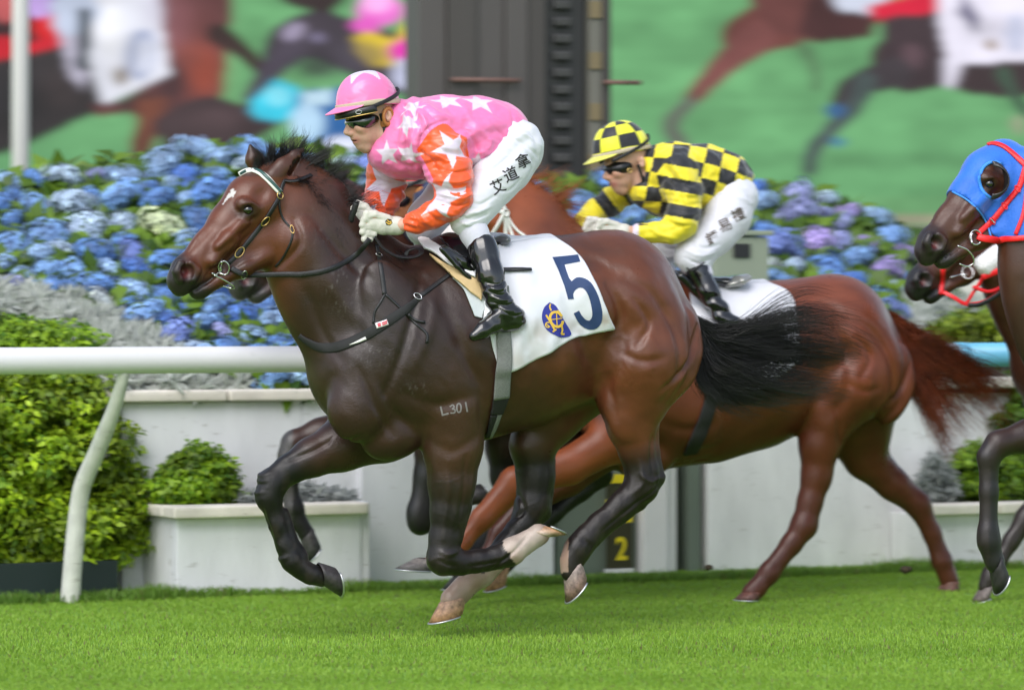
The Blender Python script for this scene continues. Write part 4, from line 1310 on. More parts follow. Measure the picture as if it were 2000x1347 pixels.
LEG_LINES = [
    ([(538, 984), (553, 1030), (570, 1078)], 0.10, 3.2, -0.0065),
    ([(527, 985), (541, 1030), (555, 1070)], 0.10, 4, 0.003),
    ([(520, 945), (536, 950), (548, 948)], 0.10, 3, -0.004),
    ([(524, 928), (540, 932), (556, 926)], 0.10, 4, 0.005),
    ([(508, 962), (525, 968), (540, 965)], 0.10, 4, 0.005),
    ([(560, 1092), (575, 1100), (590, 1092)], 0.10, 5, 0.004),
    ([(690, 850), (640, 880), (585, 905)], 0.10, 5, -0.006),
    ([(850, 1075), (866, 1080), (884, 1074)], 0.13, 4, 0.005),
    ([(848, 1092), (862, 1100), (880, 1104)], 0.13, 4, -0.005),
    ([(1040, 960), (1050, 1000), (1030, 1020)], 0.09, 4, -0.006),
    ([(1020, 1040), (985, 1075), (950, 1108)], 0.09, 3.5, -0.006),
    ([(1240, 925), (1258, 938), (1282, 932)], 0.13, 4, 0.005),
    ([(1130, 1050), (1142, 1062), (1140, 1078)], 0.13, 4, -0.004),
    ([(893, 890), (892, 960), (884, 1040)], 0.15, 5, -0.005),
    ([(915, 900), (908, 970), (896, 1040)], 0.15, 5, 0.004),
    ([(862, 900), (864, 970), (858, 1050)], 0.15, 6, 0.004),
    ([(905, 1104), (940, 1100), (980, 1090)], 0.13, 3.5, -0.004),
    ([(1262, 850), (1262, 905), (1272, 945)], 0.13, 5, -0.006),
    ([(1276, 950), (1230, 985), (1170, 1035)], 0.13, 4, -0.005),
    ([(1238, 900), (1245, 940), (1225, 965)], 0.13, 5, 0.004)]

# ---- shapes shared by every horse, in the leader's picture units
def shape_trunk(B, pl):
    B.chain([(705, 705, 98), (790, 693, 178), (900, 672, 186), (1000, 652, 178), (1090, 628, 160), (1185, 600, 143), (1268, 655, 104)],
            w=0.74, k=0.05, pl=pl, tagn='body')
    # barrel sprung wider than the spine
    B.ell(985, 665, 175, 150, -3, 0.315, k=0.06, pl=pl, tagn='body')
    B.ell(1190, 590, 110, 128, -25, 0.30, k=0.06, pl=pl, tagn='body')
    B.ell(700, 720, 95, 105, 0, 0.235, k=0.05, pl=pl, tagn='body')
    # withers, loin
    B.chain([(800, 540, 52), (880, 500, 34), (960, 500, 34)], w=0.8, k=0.06, pl=pl, tagn='body')
    for l in (1, -1):
        # shoulder blade, triceps, breast
        B.ell(796, 660, 165, 66, 117, 0.07, l=l * 0.185, k=0.07, pl=pl, tagn='body')
        B.ell(868, 745, 98, 72, 150, 0.085, l=l * 0.195, k=0.03, pl=pl, tagn='body')
        B.ell(712, 780, 88, 70, 60, 0.10, l=l * 0.135, k=0.03, pl=pl, tagn='body')
        B.ell(770, 845, 70, 52, 20, 0.09, l=l * 0.11, k=0.03, pl=pl, tagn='body')
        # hip point, gluteal, thigh
        B.ell(1150, 590, 60, 70, 30, 0.09, l=l * 0.205, k=0.05, pl=pl, tagn='body')
        B.ell(1255, 650, 95, 118, 10, 0.125, l=l * 0.165, k=0.035, pl=pl, tagn='body')
        B.ell(1322, 690, 48, 92, -12, 0.085, l=l * 0.125, k=0.025, pl=pl, tagn='body')

def shape_neck(B, pl):
    B.chain([(735, 640, 132), (682, 590, 122), (640, 532, 108), (605, 470, 94), (578, 412, 76), (552, 378, 58)], w=0.60, k=0.05, pl=pl, tagn='neck')
    B.chain([(745, 505, 40), (690, 452, 34), (635, 385, 28), (575, 330, 24)], w=0.7, k=0.06, pl=pl, tagn='neck')
    for l in (1, -1):
        B.chain([(588, 470, 40), (640, 545, 46), (700, 620, 56)], l=l * 0.072, w=0.9, k=0.04, pl=pl, tagn='neck')

def shape_head(B, ph, ears=True):
    """ph: the head's own plane"""
    t = 'head'
    B.chain([(528, 372, 52), (492, 396, 53), (452, 440, 44), (408, 488, 35), (366, 530, 31)], w=0.80, k=0.03, pl=ph, tagn=t)
    B.ell(502, 398, 58, 50, 45, 0.104, k=0.03, pl=ph, tagn=t)                   # brow, widest at the eyes
    B.ell(520, 466, 58, 58, 0, 0.088, k=0.025, pl=ph, tagn=t)                   # cheeks
    B.chain([(505, 500, 26), (468, 522, 22), (428, 543, 16), (400, 562, 15)], w=1.6, k=0.02, pl=ph, tagn=t)    # lower jaw
    B.chain([(480, 480, 34), (436, 522, 24), (402, 548, 20)], w=0.85, k=0.02, pl=ph, tagn=t)
    B.ell(389, 566, 21, 20, 30, 0.038, k=0.014, pl=ph, tagn=t)                  # chin
    B.chain([(366, 531, 34), (352, 548, 25), (352, 560, 19)], w=0.92, k=0.018, pl=ph, tagn=t)     # muzzle, upper lip
    for l in (1, -1):
        B.ell(483, 402, 25, 16, -20, 0.030, l=l * 0.084, k=0.016, pl=ph, tagn=t)     # brow ridge
        B.chain([(478, 430, 11), (445, 462, 9), (425, 480, 7)], l=l * 0.078, k=0.02, pl=ph, tagn=t)      # facial crest
        B.chain([(455, 470, 12), (415, 510, 10)], l=l * 0.062, k=0.025, pl=ph, tagn=t)
        B.chain([(352, 516, 10), (346, 530, 10), (352, 545, 9)], l=l * 0.050, k=0.010, pl=ph, tagn=t)    # nostril wing
        B.chain([(372, 515, 8), (384, 528, 8), (378, 545, 8)], l=l * 0.056, k=0.010, pl=ph, tagn=t)
        B.ell(366, 531, 14, 16, 20, 0.024, l=l * 0.066, k=0.006, op='s', pl=ph)        # nostril
        B.ell(362, 530, 8, 10, 10, 0.030, l=l * 0.055, k=0.005, op='s', pl=ph)
        B.ell(484, 410, 17, 11, -10, 0.016, l=l * 0.112, k=0.006, op='s', pl=ph)        # eye socket
        B.ell(512, 378, 17, 11, 45, 0.02, l=l * 0.105, k=0.03, op='s', pl=ph)             # hollow above the eye
    if ears:
        for l, tip, base in ((0.062, (594, 290), (536, 345)), (-0.062, (470, 283), (500, 338))):
            if l > 0:
                B.chain([(base[0], base[1], 20), (554, 327, 19), (577, 305, 12), (tip[0], tip[1], 3)], l=l, w=0.75, k=0.012, pl=ph, tagn=t)
                B.chain([(560, 334, 11), (574, 317, 8), (588, 301, 4)], l=l + 0.004, w=1.0, k=0.005, op='s', pl=ph)
            else:
                a = ph.pt(512, 335, l); b = ph.pt(497, 312, l - 0.005); c = ph.pt(488, 283, l - 0.01)
                sc = ph.sc(500)
                B.cap(a, b, 20 / sc, 18 / sc, ph.n, 0.8, 0.012, 'u', t); B.cap(b, c, 18 / sc, 3 / sc, ph.n, 0.8, 0.012, 'u', t)

def move(B, i0, d, rotz=0.0, piv=None):
    """rigidly move the shapes added since index i0"""
    R = np.array(Matrix.Rotation(rotz, 3, 'Z'))
    piv = np.zeros(3) if piv is None else np.asarray(piv, float)
    f = lambda x: R @ (x - piv) + piv + d
    for i in range(i0, len(B.pr)):
        p = list(B.pr[i])
        if p[0] == 'c':
            p[1], p[2], p[5] = f(p[1]), f(p[2]), R @ p[5]
        else:
            p[1], p[2] = f(p[1]), R @ p[2]
        B.pr[i] = tuple(p)

def leg(B, pl, pts, l, w=0.85, k=0.025, t='leg', tendon=True):
    B.chain(pts, l=l, w=w, k=k, pl=pl, tagn=t)

def make_hoof(parent, pl, cor, sole, toe, r, l, col_top=(0.06, 0.04, 0.03), col_low=None, shoe=True, name='hoof'):
    """cor, sole: picture points of coronet and sole centres; toe: picture point of the toe; r: half width in picture units"""
    col_low = col_low or col_top
    C, S, T = pl.pt(*cor, l), pl.pt(*sole, l), pl.pt(*toe, l)
    sc = pl.sc(sole[0], 0, l)
    r = r / sc
    ax = S - C; H = np.linalg.norm(ax); ax /= H
    tv = T - S; L = np.linalg.norm(tv); tv /= L
    dn = np.cross(pl.n, tv); dn /= np.linalg.norm(dn)
    if dn @ ax < 0: dn = -dn
    n = 22
    a = np.linspace(0, 2 * np.pi, n, endpoint=False)
    def ring(c, rx, rb, rw):
        x = np.where(np.cos(a) > 0, np.cos(a) * rx, np.cos(a) * rb)
        return c + x[:, None] * tv + (np.sin(a) * rw)[:, None] * pl.n
    rings = [ring(C - ax * 0.1 * H, L * 0.62, L * 0.70, r * 0.80), ring(C, L * 0.72, L * 0.82, r * 0.90), ring(C + ax * H * 0.12, L * 0.74, L * 0.82, r * 0.90),
             ring(C + ax * H * 0.5, L * 0.86, L * 0.86, r * 0.97), ring(S, L, L * 0.9, r * 1.04), ring(S, L * 0.72, L * 0.62, r * 0.74), ring(S - dn * 0.012, L * 0.6, L * 0.5, r * 0.6)]
    V = np.concatenate(rings + [[S - dn * 0.012], [C - ax * 0.1 * H]])
    k = len(rings)
    i = np.arange(k - 1)[:, None] * n; j = np.arange(n)[None]
    Q = np.stack([i + j, i + n + j, i + n + (j + 1) % n, i + (j + 1) % n], -1).reshape(-1, 4)
    jj = np.arange(n)
    T3 = np.stack([np.full(n, k * n), (k - 1) * n + (jj + 1) % n, (k - 1) * n + jj], 1)
    col = np.concatenate([np.tile(col_top, (3 * n, 1)), np.tile((np.array(col_top) + col_low) / 2, (n, 1)), np.tile(col_low, (2 * n, 1)), np.tile((0.05, 0.035, 0.03), (n, 1)), [(0.05, 0.035, 0.03), col_top]])
    o = link(name, npmesh(name, V, [Q, T3], True, col), M_hoof, parent)
    if shoe:
        aa = np.radians(np.linspace(-128, 128, 26))
        x = np.where(np.cos(aa) > 0, np.cos(aa) * L * 0.96, np.cos(aa) * L * 0.86)
        P = S + dn * 0.004 + x[:, None] * tv + (np.sin(aa) * r * 0.98)[:, None] * pl.n
        V2, Q2 = sweep(P, 0.010, 0.0045, n=6, up=dn)
        link('horseshoe', npmesh('horseshoe', V2, Q2, True), M_shoe, o)
    return o

def make_eye(parent, ph, u, v, l, r=0.019, shift=None):
    c = ph.pt(u, v, l)
    if shift is not None: c = shift(c)
    V, Q = ellipsoid(c, np.eye(3), (r, r, r * 0.9), 20, 14)
    return link('eye', npmesh('eye', V, Q), M_eye, parent)

def body_object(B, name, parent, h, colour, bumps=None, m=None, carving=()):
    V, Q = B.mesh(h)
    V = relax(V, Q, 1, 0.4)
    for pl, lines in carving:
        N = vnormals(V, Q)
        V = V + N * (1.35 * carve(V, N, pl, lines))[:, None]
    if bumps is not None:
        V = V + vnormals(V, Q) * bumps(V)[:, None]
    c = colour(V, vnormals(V, Q))
    o = link(name, npmesh(name, V, Q, True, np.clip(c, 0.003, 1)), m or M_coat, parent)
    return o, V, Q

# ------------------------------------------------------------------- the leader
PH1 = Plane(540, P1.pt(540, 360, 0.0)[1], 30.0)      # its head, turned a little to the camera
B1 = Body(P1)
shape_trunk(B1, P1)
shape_neck(B1, P1)
shape_head(B1, PH1)
# stretched far foreleg
leg(B1, P1, [(738, 838, 66), (668, 868, 50), (608, 893, 37), (563, 917, 27), (531, 944, 27), (525, 970, 24), (541, 1026, 17.5), (558, 1064, 17.5), (571, 1094, 21), (588, 1110, 17), (606, 1121, 17), (628, 1126, 20)], -0.12)
B1.chain([(556, 1000, 9), (570, 1050, 10), (588, 1086, 14)], l=-0.12, k=0.012, tagn='leg')
B1.ell(540, 945, 16, 22, 30, 0.035, l=-0.12, k=0.015, tagn='leg')
# folded near foreleg
leg(B1, P1, [(880, 800, 72), (884, 872, 58), (882, 944, 45), (877, 1000, 35), (869, 1052, 29), (866, 1090, 31), (896, 1099, 22), (935, 1094, 20), (968, 1088, 20), (1000, 1076, 25), (1025, 1060, 19), (1052, 1044, 22)], 0.14, 0.9)
B1.chain([(905, 920, 18), (905, 990, 14), (893, 1050, 10)], l=0.155, k=0.02, tagn='leg')
B1.ell(870, 905, 26, 60, 3, 0.035, l=0.18, k=0.02, tagn='leg')
B1.chain([(900, 1112, 9), (950, 1106, 9), (990, 1094, 12)], l=0.14, k=0.012, tagn='leg')
# near hind leg
leg(B1, P1, [(1250, 700, 108), (1236, 775, 68), (1232, 830, 46), (1244, 880, 34), (1254, 922, 32), (1252, 950, 32), (1215, 985, 25), (1172, 1022, 22), (1145, 1050, 23), (1128, 1072, 25), (1116, 1096, 20), (1116, 1116, 22)], 0.13, 0.85)
B1.chain([(1275, 830, 12), (1276, 880, 12), (1284, 930, 15)], l=0.13, w=0.8, k=0.014, tagn='leg')
B1.chain([(1284, 935, 15), (1250, 985, 11), (1200, 1022, 10), (1160, 1055, 12)], l=0.13, k=0.012, tagn='leg')
B1.ell(1215, 800, 34, 60, 10, 0.05, l=0.18, k=0.03, tagn='leg')
# far hind leg
leg(B1, P1, [(1130, 740, 80), (1075, 800, 66), (1040, 868, 44), (1046, 930, 36), (1040, 985, 33), (1022, 1025, 27), (985, 1065, 22), (955, 1095, 22), (932, 1122, 25), (905, 1148, 21), (884, 1170, 24)], -0.11, 0.85)
B1.chain([(1075, 900, 10), (1068, 960, 12), (1062, 1000, 14), (1000, 1078, 10), (950, 1130, 13)], l=-0.11, k=0.014, tagn='leg')

def bay_colour(V, N):
    u, v = cam_uv(V)
    L = (V - P1.P0) @ P1.n
    nz = fbm(V * 5, 3); nf = fbm(V * 22, 9)
    dark = np.array((0.027, 0.0135, 0.0095)); red = np.array((0.122, 0.036, 0.0150)); face = np.array((0.130, 0.036, 0.0145)); blk = np.array((0.0056, 0.0044, 0.0040))
    t = sstep(u + (nz - 0.5) * 240, 960, 1260) * 0.85 + 0.10 + 0.12 * (nf - 0.5)
    c = lerp(dark, red, t)
    # belly and flank browner, shoulder near black
    c = lerp(c, (0.062, 0.027, 0.014), 0.7 * sstep(v, 690, 810) * sstep(u, 760, 900) * (1 - sstep(u, 1050, 1150)))
    sho = np.exp(-(((u - 745) / 150) ** 2 + ((v - 640) / 170) ** 2))
    c = lerp(c, (0.0175, 0.0105, 0.0085), 0.8 * sho)
    # neck browner towards the poll
    hd = sstep(640 - u + 0.35 * (480 - v), 0, 110)
    c = lerp(c, face, hd * (0.72 + 0.25 * nz))
    # muzzle, chin, eye surround
    mz = sstep(-(u - 405) * 0.72 + (v - 500) * 0.62 + (nf - 0.5) * 24, 8, 52)
    c = lerp(c, (0.019, 0.014, 0.014), mz * (u < 470))
    ey = np.exp(-(((u - 483) / 26) ** 2 + ((v - 412) / 18) ** 2))
    c = lerp(c, (0.022, 0.013, 0.011), 0.85 * np.clip(ey * 1.3, 0, 1))
    mouth = np.array(spline([(434, 526), (412, 545), (392, 560), (372, 577)], 20))
    md = np.min([np.hypot(u - a, v - b) for a, b in mouth], 0)
    c = lerp(c, (0.008, 0.006, 0.006), 0.85 * np.exp(-(md / 3.6) ** 2))
    jw = np.exp(-(((u - 460) / 46) ** 2 + ((v - 518) / 28) ** 2))
    c = lerp(c, (0.028, 0.014, 0.011), 0.7 * jw)
    # black legs
    fore = sstep(v + (nz - 0.5) * 60, 880, 1000) * (u < 1100)
    ext = (u < 745) * sstep(v * 0.55 - u + 0.45 * 900 + (nz - .5) * 50, 250, 355) * (v > 800)
    hind = sstep(v + (nz - 0.5) * 50, 850, 915) * (u >= 985)
    c = lerp(c, blk, np.clip(np.maximum(np.maximum(fore * 0.93, ext), hind * 0.96), 0, 1))
    lowleg = sstep(v, 900, 960)
    c = lerp(c, (0.022, 0.016, 0.013), 0.75 * lowleg * sstep(nf, 0.5, 0.72))
    ear = (v < 345) * (u < 620)
    c = lerp(c, (0.045, 0.021, 0.014), 0.7 * ear)
    c = lerp(c, (0.02, 0.012, 0.01), 0.8 * sstep(-v, -312, -284) * ear)
    # star, white legs, salt and sweat
    star = in_poly(u + (nf - 0.5) * 9, v + (nz - .5) * 6, [(450, 370), (458, 367), (461, 374), (456, 383), (447, 386), (438, 399), (434, 401), (441, 386)])
    c = np.where(star[:, None] & (nf > 0.45)[:, None], (0.5, 0.47, 0.45), c)
    sock_hind = (v > 1112 + (nf - .5) * 24) & (u < 985) & (u > 830) & (L < 0.05)
    sock_fore = ((u - 992) * 0.85 - (v - 1075) * 0.5 + (nf - .5) * 26 > 0) & (L > 0.03) & (v > 1000) & (v < 1118) & (u < 1110) & (u > 970)
    c = np.where((sock_hind | sock_fore)[:, None], lerp((0.42, 0.34, 0.29), (0.24, 0.15, 0.11), sstep(nz, 0.4, 0.75)), c)
    sw = (np.exp(-(((u - 668) / 26) ** 2 + ((v - 560) / 40) ** 2)) + 0.8 * np.exp(-(((u - 722) / 34) ** 2 + ((v - 690) / 22) ** 2)) + 0.7 * np.exp(-(((u - 818) / 26) ** 2 + ((v - 758) / 12) ** 2)) + 0.35 * np.exp(-(((u - 610) / 30) ** 2 + ((v - 440) / 50) ** 2)))
    st = fbm(np.stack([u * 0.35, v * 0.12, 0 * u], 1), 5)
    c = lerp(c, (0.30, 0.28, 0.27), np.clip(sw, 0, 1) * sstep(st, 0.58, 0.86) * 0.30)
    nos = np.exp(-(((u - 362) / 9) ** 2 + ((v - 533) / 10) ** 2))
    c = lerp(c, (0.16, 0.035, 0.035), 0.8 * np.clip(nos * 1.2, 0, 1) * (nf > 0.2))
    return c

def bay_bumps(V):
    u, v = cam_uv(V)
    # ribs, veins and wrinkled skin over flank and breast
    rib = np.sin((u * 0.82 - v * 0.32) / 5.2 * 0.5) * np.exp(-(((u - 1050) / 75) ** 2 + ((v - 745) / 55) ** 2))
    vein = fbm(V * 7, 21, 2)
    ve = np.exp(-((vein - 0.5) / 0.018) ** 2)
    zone = np.exp(-(((u - 455) / 60) ** 2 + ((v - 475) / 50) ** 2)) + 0.5 * np.exp(-(((u - 1230) / 90) ** 2 + ((v - 690) / 90) ** 2)) + 0.6 * np.exp(-(((u - 800) / 90) ** 2 + ((v - 800) / 60) ** 2))
    big = fbm(V * 9, 31, 2) - 0.5
    body = sstep(u, 590, 680) * (1 - sstep(v, 800, 900))
    mus = fbm(np.stack([(u * 0.6 + v * 0.8) * 0.012, (u * 0.8 - v * 0.6) * 0.035, 0 * u], 1), 44, 3) - 0.5
    lgs = sstep(v, 880, 930)
    return 0.0030 * rib + 0.0030 * ve * np.clip(zone + 0.35 * lgs, 0, 1) + 0.007 * big * body + 0.006 * mus * body + lgs * 0.006 * (fbm(V * np.array((26, 26, 9)), 51, 2) - 0.5)

horse1 = thing('horse', 'dark bay racehorse galloping in front, black legs, small white star on its forehead', 'horse', P1.w(0, 0, 0), 'racehorses galloping past the rail')
o1, V1, Q1 = body_object(B1, 'body', horse1, 0.0068, bay_colour, bay_bumps, carving=((P1, BODY_LINES), (PH1, HEAD_LINES), (P1, LEG_LINES)))
BV1 = bvh_of(V1, Q1)
make_eye(horse1, PH1, 484, 410, 0.091, 0.0215)
make_eye(horse1, PH1, 484, 410, -0.091, 0.0215)
tan, brn, gry = (0.36, 0.19, 0.09), (0.20, 0.11, 0.075), (0.035, 0.03, 0.03)
make_hoof(horse1, P1, (628, 1122), (658, 1134), (664, 1164), 31, -0.12, gry, gry)
make_hoof(horse1, P1, (1053, 1042), (1080, 1034), (1103, 1044), 25, 0.14, (0.42, 0.32, 0.25), tan)
make_hoof(horse1, P1, (1117, 1112), (1126, 1150), (1106, 1176), 26, 0.13, (0.26, 0.20, 0.18), brn)
make_hoof(horse1, P1, (882, 1172), (872, 1206), (838, 1216), 26, -0.11, (0.33, 0.20, 0.13), tan)

def mane(name, crest, side, tips, n, length, m, parent, pl, r=(0.0011, 0.0002), seed=1, spread=0.5, seg=10, per=48, d=None):
    """crest: picture points (u, v) at the midline; tips: direction (du, dv) per crest point; locks of hair swept back by the wind"""
    R = np.random.default_rng(seed)
    d3 = np.zeros(3) if d is None else d
    C = spline(crest, 200); D = spline(tips, 200)
    out = []
    nl = n // per
    s = np.linspace(0, 1, seg)
    for q in range(nl):
        t0 = R.random(); i0 = int(t0 * 199)
        dl = D[i0] * length * (0.45 + 0.75 * R.random())
        a = R.normal() * spread * 0.5
        dl = np.array([dl[0] * math.cos(a) - dl[1] * math.sin(a), dl[0] * math.sin(a) + dl[1] * math.cos(a)])
        bend = R.normal() * 0.16; wave = R.normal() * 0.07; lt = side * (0.02 + 0.05 * R.random()) + R.normal() * 0.025
        tight = 0.72 + 0.25 * R.random()
        for k in range(per):
            i = int(np.clip((t0 + R.normal() * 0.028) * 199, 0, 199))
            u, v = C[i]
            e = 0.6 + 0.5 * R.random()
            j = R.normal(size=2) * 4.5
            px = u + j[0] + (dl[0] * s - dl[1] * (bend * s * s + wave * np.sin(s * 5))) * e + (C[i0][0] - u - j[0] + R.normal() * 6) * s * tight
            py = v + 8 + j[1] + (dl[1] * s + dl[0] * (bend * s * s + wave * np.sin(s * 5))) * e + (C[i0][1] - v - j[1] + R.normal() * 5) * s * tight + 0.10 * np.hypot(*dl) * s * s
            l0 = R.normal() * 0.016
            ll = l0 + (lt + R.normal() * 0.010) * s
            out.append([pl.pt(px[z], py[z], ll[z]) + d3 for z in range(seg)])
    V, Q = strands(np.array(out), *r)
    return link(name, npmesh(name, V, Q, True), m, parent)

mane('mane', [(545, 318), (585, 338), (625, 372), (662, 415), (700, 455), (745, 482), (800, 492), (850, 486)], 0.4,
     [(30, -62), (56, -56), (76, -22), (66, 14), (54, 32), (62, 20), (70, 8), (60, 4)], 6200, 1.1, M_hair_black, horse1, P1, seed=3, spread=0.5)
mane('mane_fall', [(568, 332), (600, 350), (630, 378), (662, 415), (695, 452), (735, 478), (780, 490)], 1.3,
     [(30, 20), (34, 30), (36, 44), (38, 46), (40, 34), (40, 18), (40, 6)], 5200, 1.05, M_hair_black, horse1, P1, seed=8, spread=0.35)
mane('forelock', [(502, 334), (522, 318), (548, 316)], 0.2, [(14, -46), (14, -56), (26, -58)], 700, 1.0, M_hair_black, horse1, P1, seed=4, spread=0.7)

def tail(name, guides, n, m, parent, pl, seed=1, r=(0.0013, 0.0003), jit=15, seg=18, lsp=0.05, per=46, curl=1.0):
    """guides: lists of picture points from the dock outwards with a sideways drift; hair gathers in wavy locks"""
    R = np.random.default_rng(seed)
    G = [(spline(g[0], seg), g[1]) for g in guides]
    out = []
    s = np.linspace(0, 1, seg)
    for q in range(n // per):
        a = R.integers(len(G) - 1); f = R.random()
        P0 = G[a][0] * (1 - f) + G[a + 1][0] * f
        ld = G[a][1] * (1 - f) + G[a + 1][1] * f + R.normal() * lsp
        e0 = 0.42 + 0.62 * R.random() ** 0.8
        w0 = R.normal(size=2) * jit * np.array([0.8, 0.8])
        ph, fr, am = R.random() * 6.28, 3.5 + 4 * R.random(), jit * (0.35 + 0.7 * R.random()) * curl
        P0 = np.stack([np.interp(s * e0, s, P0[:, 0]), np.interp(s * e0, s, P0[:, 1])], 1)
        P0 = P0 + (np.sin(s * fr + ph) * s * am)[:, None] * np.array([0.3, 1]) + w0 * (0.12 + s[:, None] * 1.0)
        end = 0.25 + 0.9 * R.random()
        for k in range(per):
            w = R.normal(size=2) * jit * 0.55
            spread = 0.35 + 0.5 * np.sin(np.pi * s) + end * s ** 3 * 0.9
            e = 0.82 + 0.24 * R.random()
            P = np.stack([np.interp(s * e, s, P0[:, 0]), np.interp(s * e, s, P0[:, 1])], 1) + w * spread[:, None]
            P = P + (np.sin(s * (fr + 3) + ph + R.random()) * s * am * 0.25)[:, None] * np.array([0.3, 1])
            l = R.normal() * 0.014 + (ld + R.normal() * 0.012) * s
            out.append([pl.pt(P[z, 0], P[z, 1], l[z]) for z in range(seg)])
    V, Q = strands(np.array(out), *r)
    return link(name, npmesh(name, V, Q, True), m, parent)

tail('tail', [([(1360, 624), (1395, 646), (1450, 640), (1520, 606), (1590, 588), (1655, 600)], 0.03), ([(1362, 626), (1410, 652), (1480, 645), (1560, 630), (1640, 640), (1700, 668)], 0.0),
              ([(1364, 630), (1420, 664), (1510, 664), (1600, 672), (1700, 690)], 0.03), ([(1365, 634), (1420, 684), (1510, 696), (1600, 705), (1690, 708)], -0.02),
              ([(1364, 640), (1405, 704), (1490, 732), (1580, 745), (1660, 752)], 0.05), ([(1362, 644), (1390, 720), (1450, 760), (1530, 775), (1610, 776)], 0.0),
              ([(1360, 648), (1378, 730), (1415, 768), (1475, 788), (1540, 790)], 0.02), ([(1356, 652), (1362, 720), (1380, 770), (1420, 796), (1470, 800)], 0.0)], 4600, M_hair_black, horse1, P1, seed=11, jit=14, per=32, r=(0.0011, 0.0002), curl=2.1)

# ------------------------------------------------------------------- the other horses
def simple_colour(d, body, headc, legc, muzz, legz=0.75, dorsal=None, blaze=None, pl=P1):
    def f(V, N):
        W = V - d
        u, v = cam_uv(W)
        nz, nf = fbm(V * 5, 3), fbm(V * 20, 9)
        c = lerp(body, np.array(body) * 1.35, nz)
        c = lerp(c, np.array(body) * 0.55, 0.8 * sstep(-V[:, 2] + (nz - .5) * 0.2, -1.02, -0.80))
        c = lerp(c, headc, sstep(640 - u + 0.35 * (480 - v), 0, 120))
        c = lerp(c, legc, sstep(-V[:, 2] + (nz - .5) * 0.15, -legz, -legz + 0.22))
        mz = sstep(-(u - 405) * 0.72 + (v - 500) * 0.62 + (nf - .5) * 24, 4, 50) * (u < 470)
        c = lerp(c, muzz, mz)
        ey = np.exp(-(((u - 483) / 26) ** 2 + ((v - 412) / 18) ** 2))
        c = lerp(c, np.array(headc) * 0.3, 0.8 * np.clip(ey * 1.3, 0, 1))
        nos = np.exp(-(((u - 364) / 6) ** 2 + ((v - 536) / 7) ** 2))
        c = lerp(c, (0.16, 0.03, 0.028), 0.8 * np.clip(nos * 1.2, 0, 1))
        if blaze: c = blaze(c, u, v, W, nf)
        return c
    return f
def mild_bumps(V):
    return 0.005 * (fbm(V * 9, 31, 2) - 0.5)
def shifted(lines_pl, d):
    """the same plane moved by d, for carving a moved body"""
    q = Plane(1000, 15, TH); q.P0 = lines_pl.P0 + d * np.array([1, 1, 0]); q.t, q.n, q.M = lines_pl.t, lines_pl.n, lines_pl.M
    old = lines_pl.pt
    q.pt = lambda u, v, l=0.0: old(u, v, l) + d
    q.sc = lines_pl.sc
    return q

# chestnut horse
d2 = P2.pt(1786, 690) - P1.pt(1377, 662); d2[2] = -0.165
B2 = Body(P2)
shape_trunk(B2, P1); i1 = len(B2.pr)
move(B2, 0, d2)
shape_neck(B2, P1); shape_head(B2, PH1)
dn2 = d2 - 0.21 * P2.t + np.array([0, 0, 0.15])
move(B2, i1, dn2)
leg(B2, P2, [(1275, 790, 70), (1205, 855, 44), (1110, 911, 35), (1006, 943, 31), (942, 1012, 22), (905, 1058, 16), (876, 1088, 19), (846, 1097, 17)], 0.14)
leg(B2, P2, [(1260, 810, 70), (1190, 872, 42), (1110, 935, 32), (1025, 985, 26), (975, 1040, 18), (955, 1090, 19), (935, 1110, 17)], -0.12)
leg(B2, P2, [(1650, 740, 92), (1622, 800, 60), (1600, 868, 40), (1595, 930, 30), (1582, 980, 25), (1570, 1026, 26), (1546, 1062, 20), (1502, 1118, 20), (1478, 1148, 18), (1466, 1158, 19)], 0.13)
leg(B2, P2, [(1665, 790, 90), (1690, 893, 42), (1745, 945, 31), (1793, 985, 25), (1820, 1040, 18), (1840, 1095, 20), (1850, 1122, 17), (1855, 1136, 19)], -0.12)
h2b, h2h = (0.135, 0.035, 0.0150), (0.27, 0.066, 0.021)
def h2_blaze_lit_leg(c, u, v, W, nf):
    f = np.exp(-(((u - 425) / 40) ** 2 + ((v - 455) / 60) ** 2)) * ((u - 452) * 0.7 + (v - 440) * 0.7 < -8)
    c = np.where((f > 0.3)[:, None], (0.6, 0.55, 0.52), c)
    U, Vv = cam_uv(W + dn2)
    fl = sstep(1290 - U + 0.2 * (Vv - 850), 0, 110) * sstep(Vv, 800, 840) * ((W + dn2 - P2.P0) @ P2.n > 0.02)
    c = lerp(c, (0.27, 0.070, 0.024), 0.9 * fl)  # light on the near foreleg painted in as a brighter coat colour
    return c
horse2 = thing('horse', 'chestnut racehorse with a red tail, ridden by the yellow and black checked jockey', 'horse', P2.w(0, 0, 0), 'racehorses galloping past the rail')
o2, V2, Q2 = body_object(B2, 'body', horse2, 0.0105, simple_colour(dn2, h2b, h2h, (0.075, 0.02, 0.011), (0.06, 0.03, 0.025), 0.62, blaze=h2_blaze_lit_leg), mild_bumps, carving=((shifted(P1, d2), BODY_LINES), (shifted(PH1, dn2), HEAD_LINES)))
BV2 = bvh_of(V2, Q2)
make_eye(horse2, PH1, 484, 410, 0.091, 0.0215, lambda c: c + dn2)
make_hoof(horse2, P2, (838, 1092), (812, 1112), (772, 1110), 29, 0.14, (0.20, 0.17, 0.15), (0.11, 0.10, 0.10))
make_hoof(horse2, P2, (932, 1112), (915, 1136), (890, 1140), 24, -0.12, (0.10, 0.06, 0.05), (0.08, 0.06, 0.05))
make_hoof(horse2, P2, (1466, 1156), (1458, 1170), (1436, 1170), 24, 0.13, (0.14, 0.05, 0.035), (0.12, 0.06, 0.05))
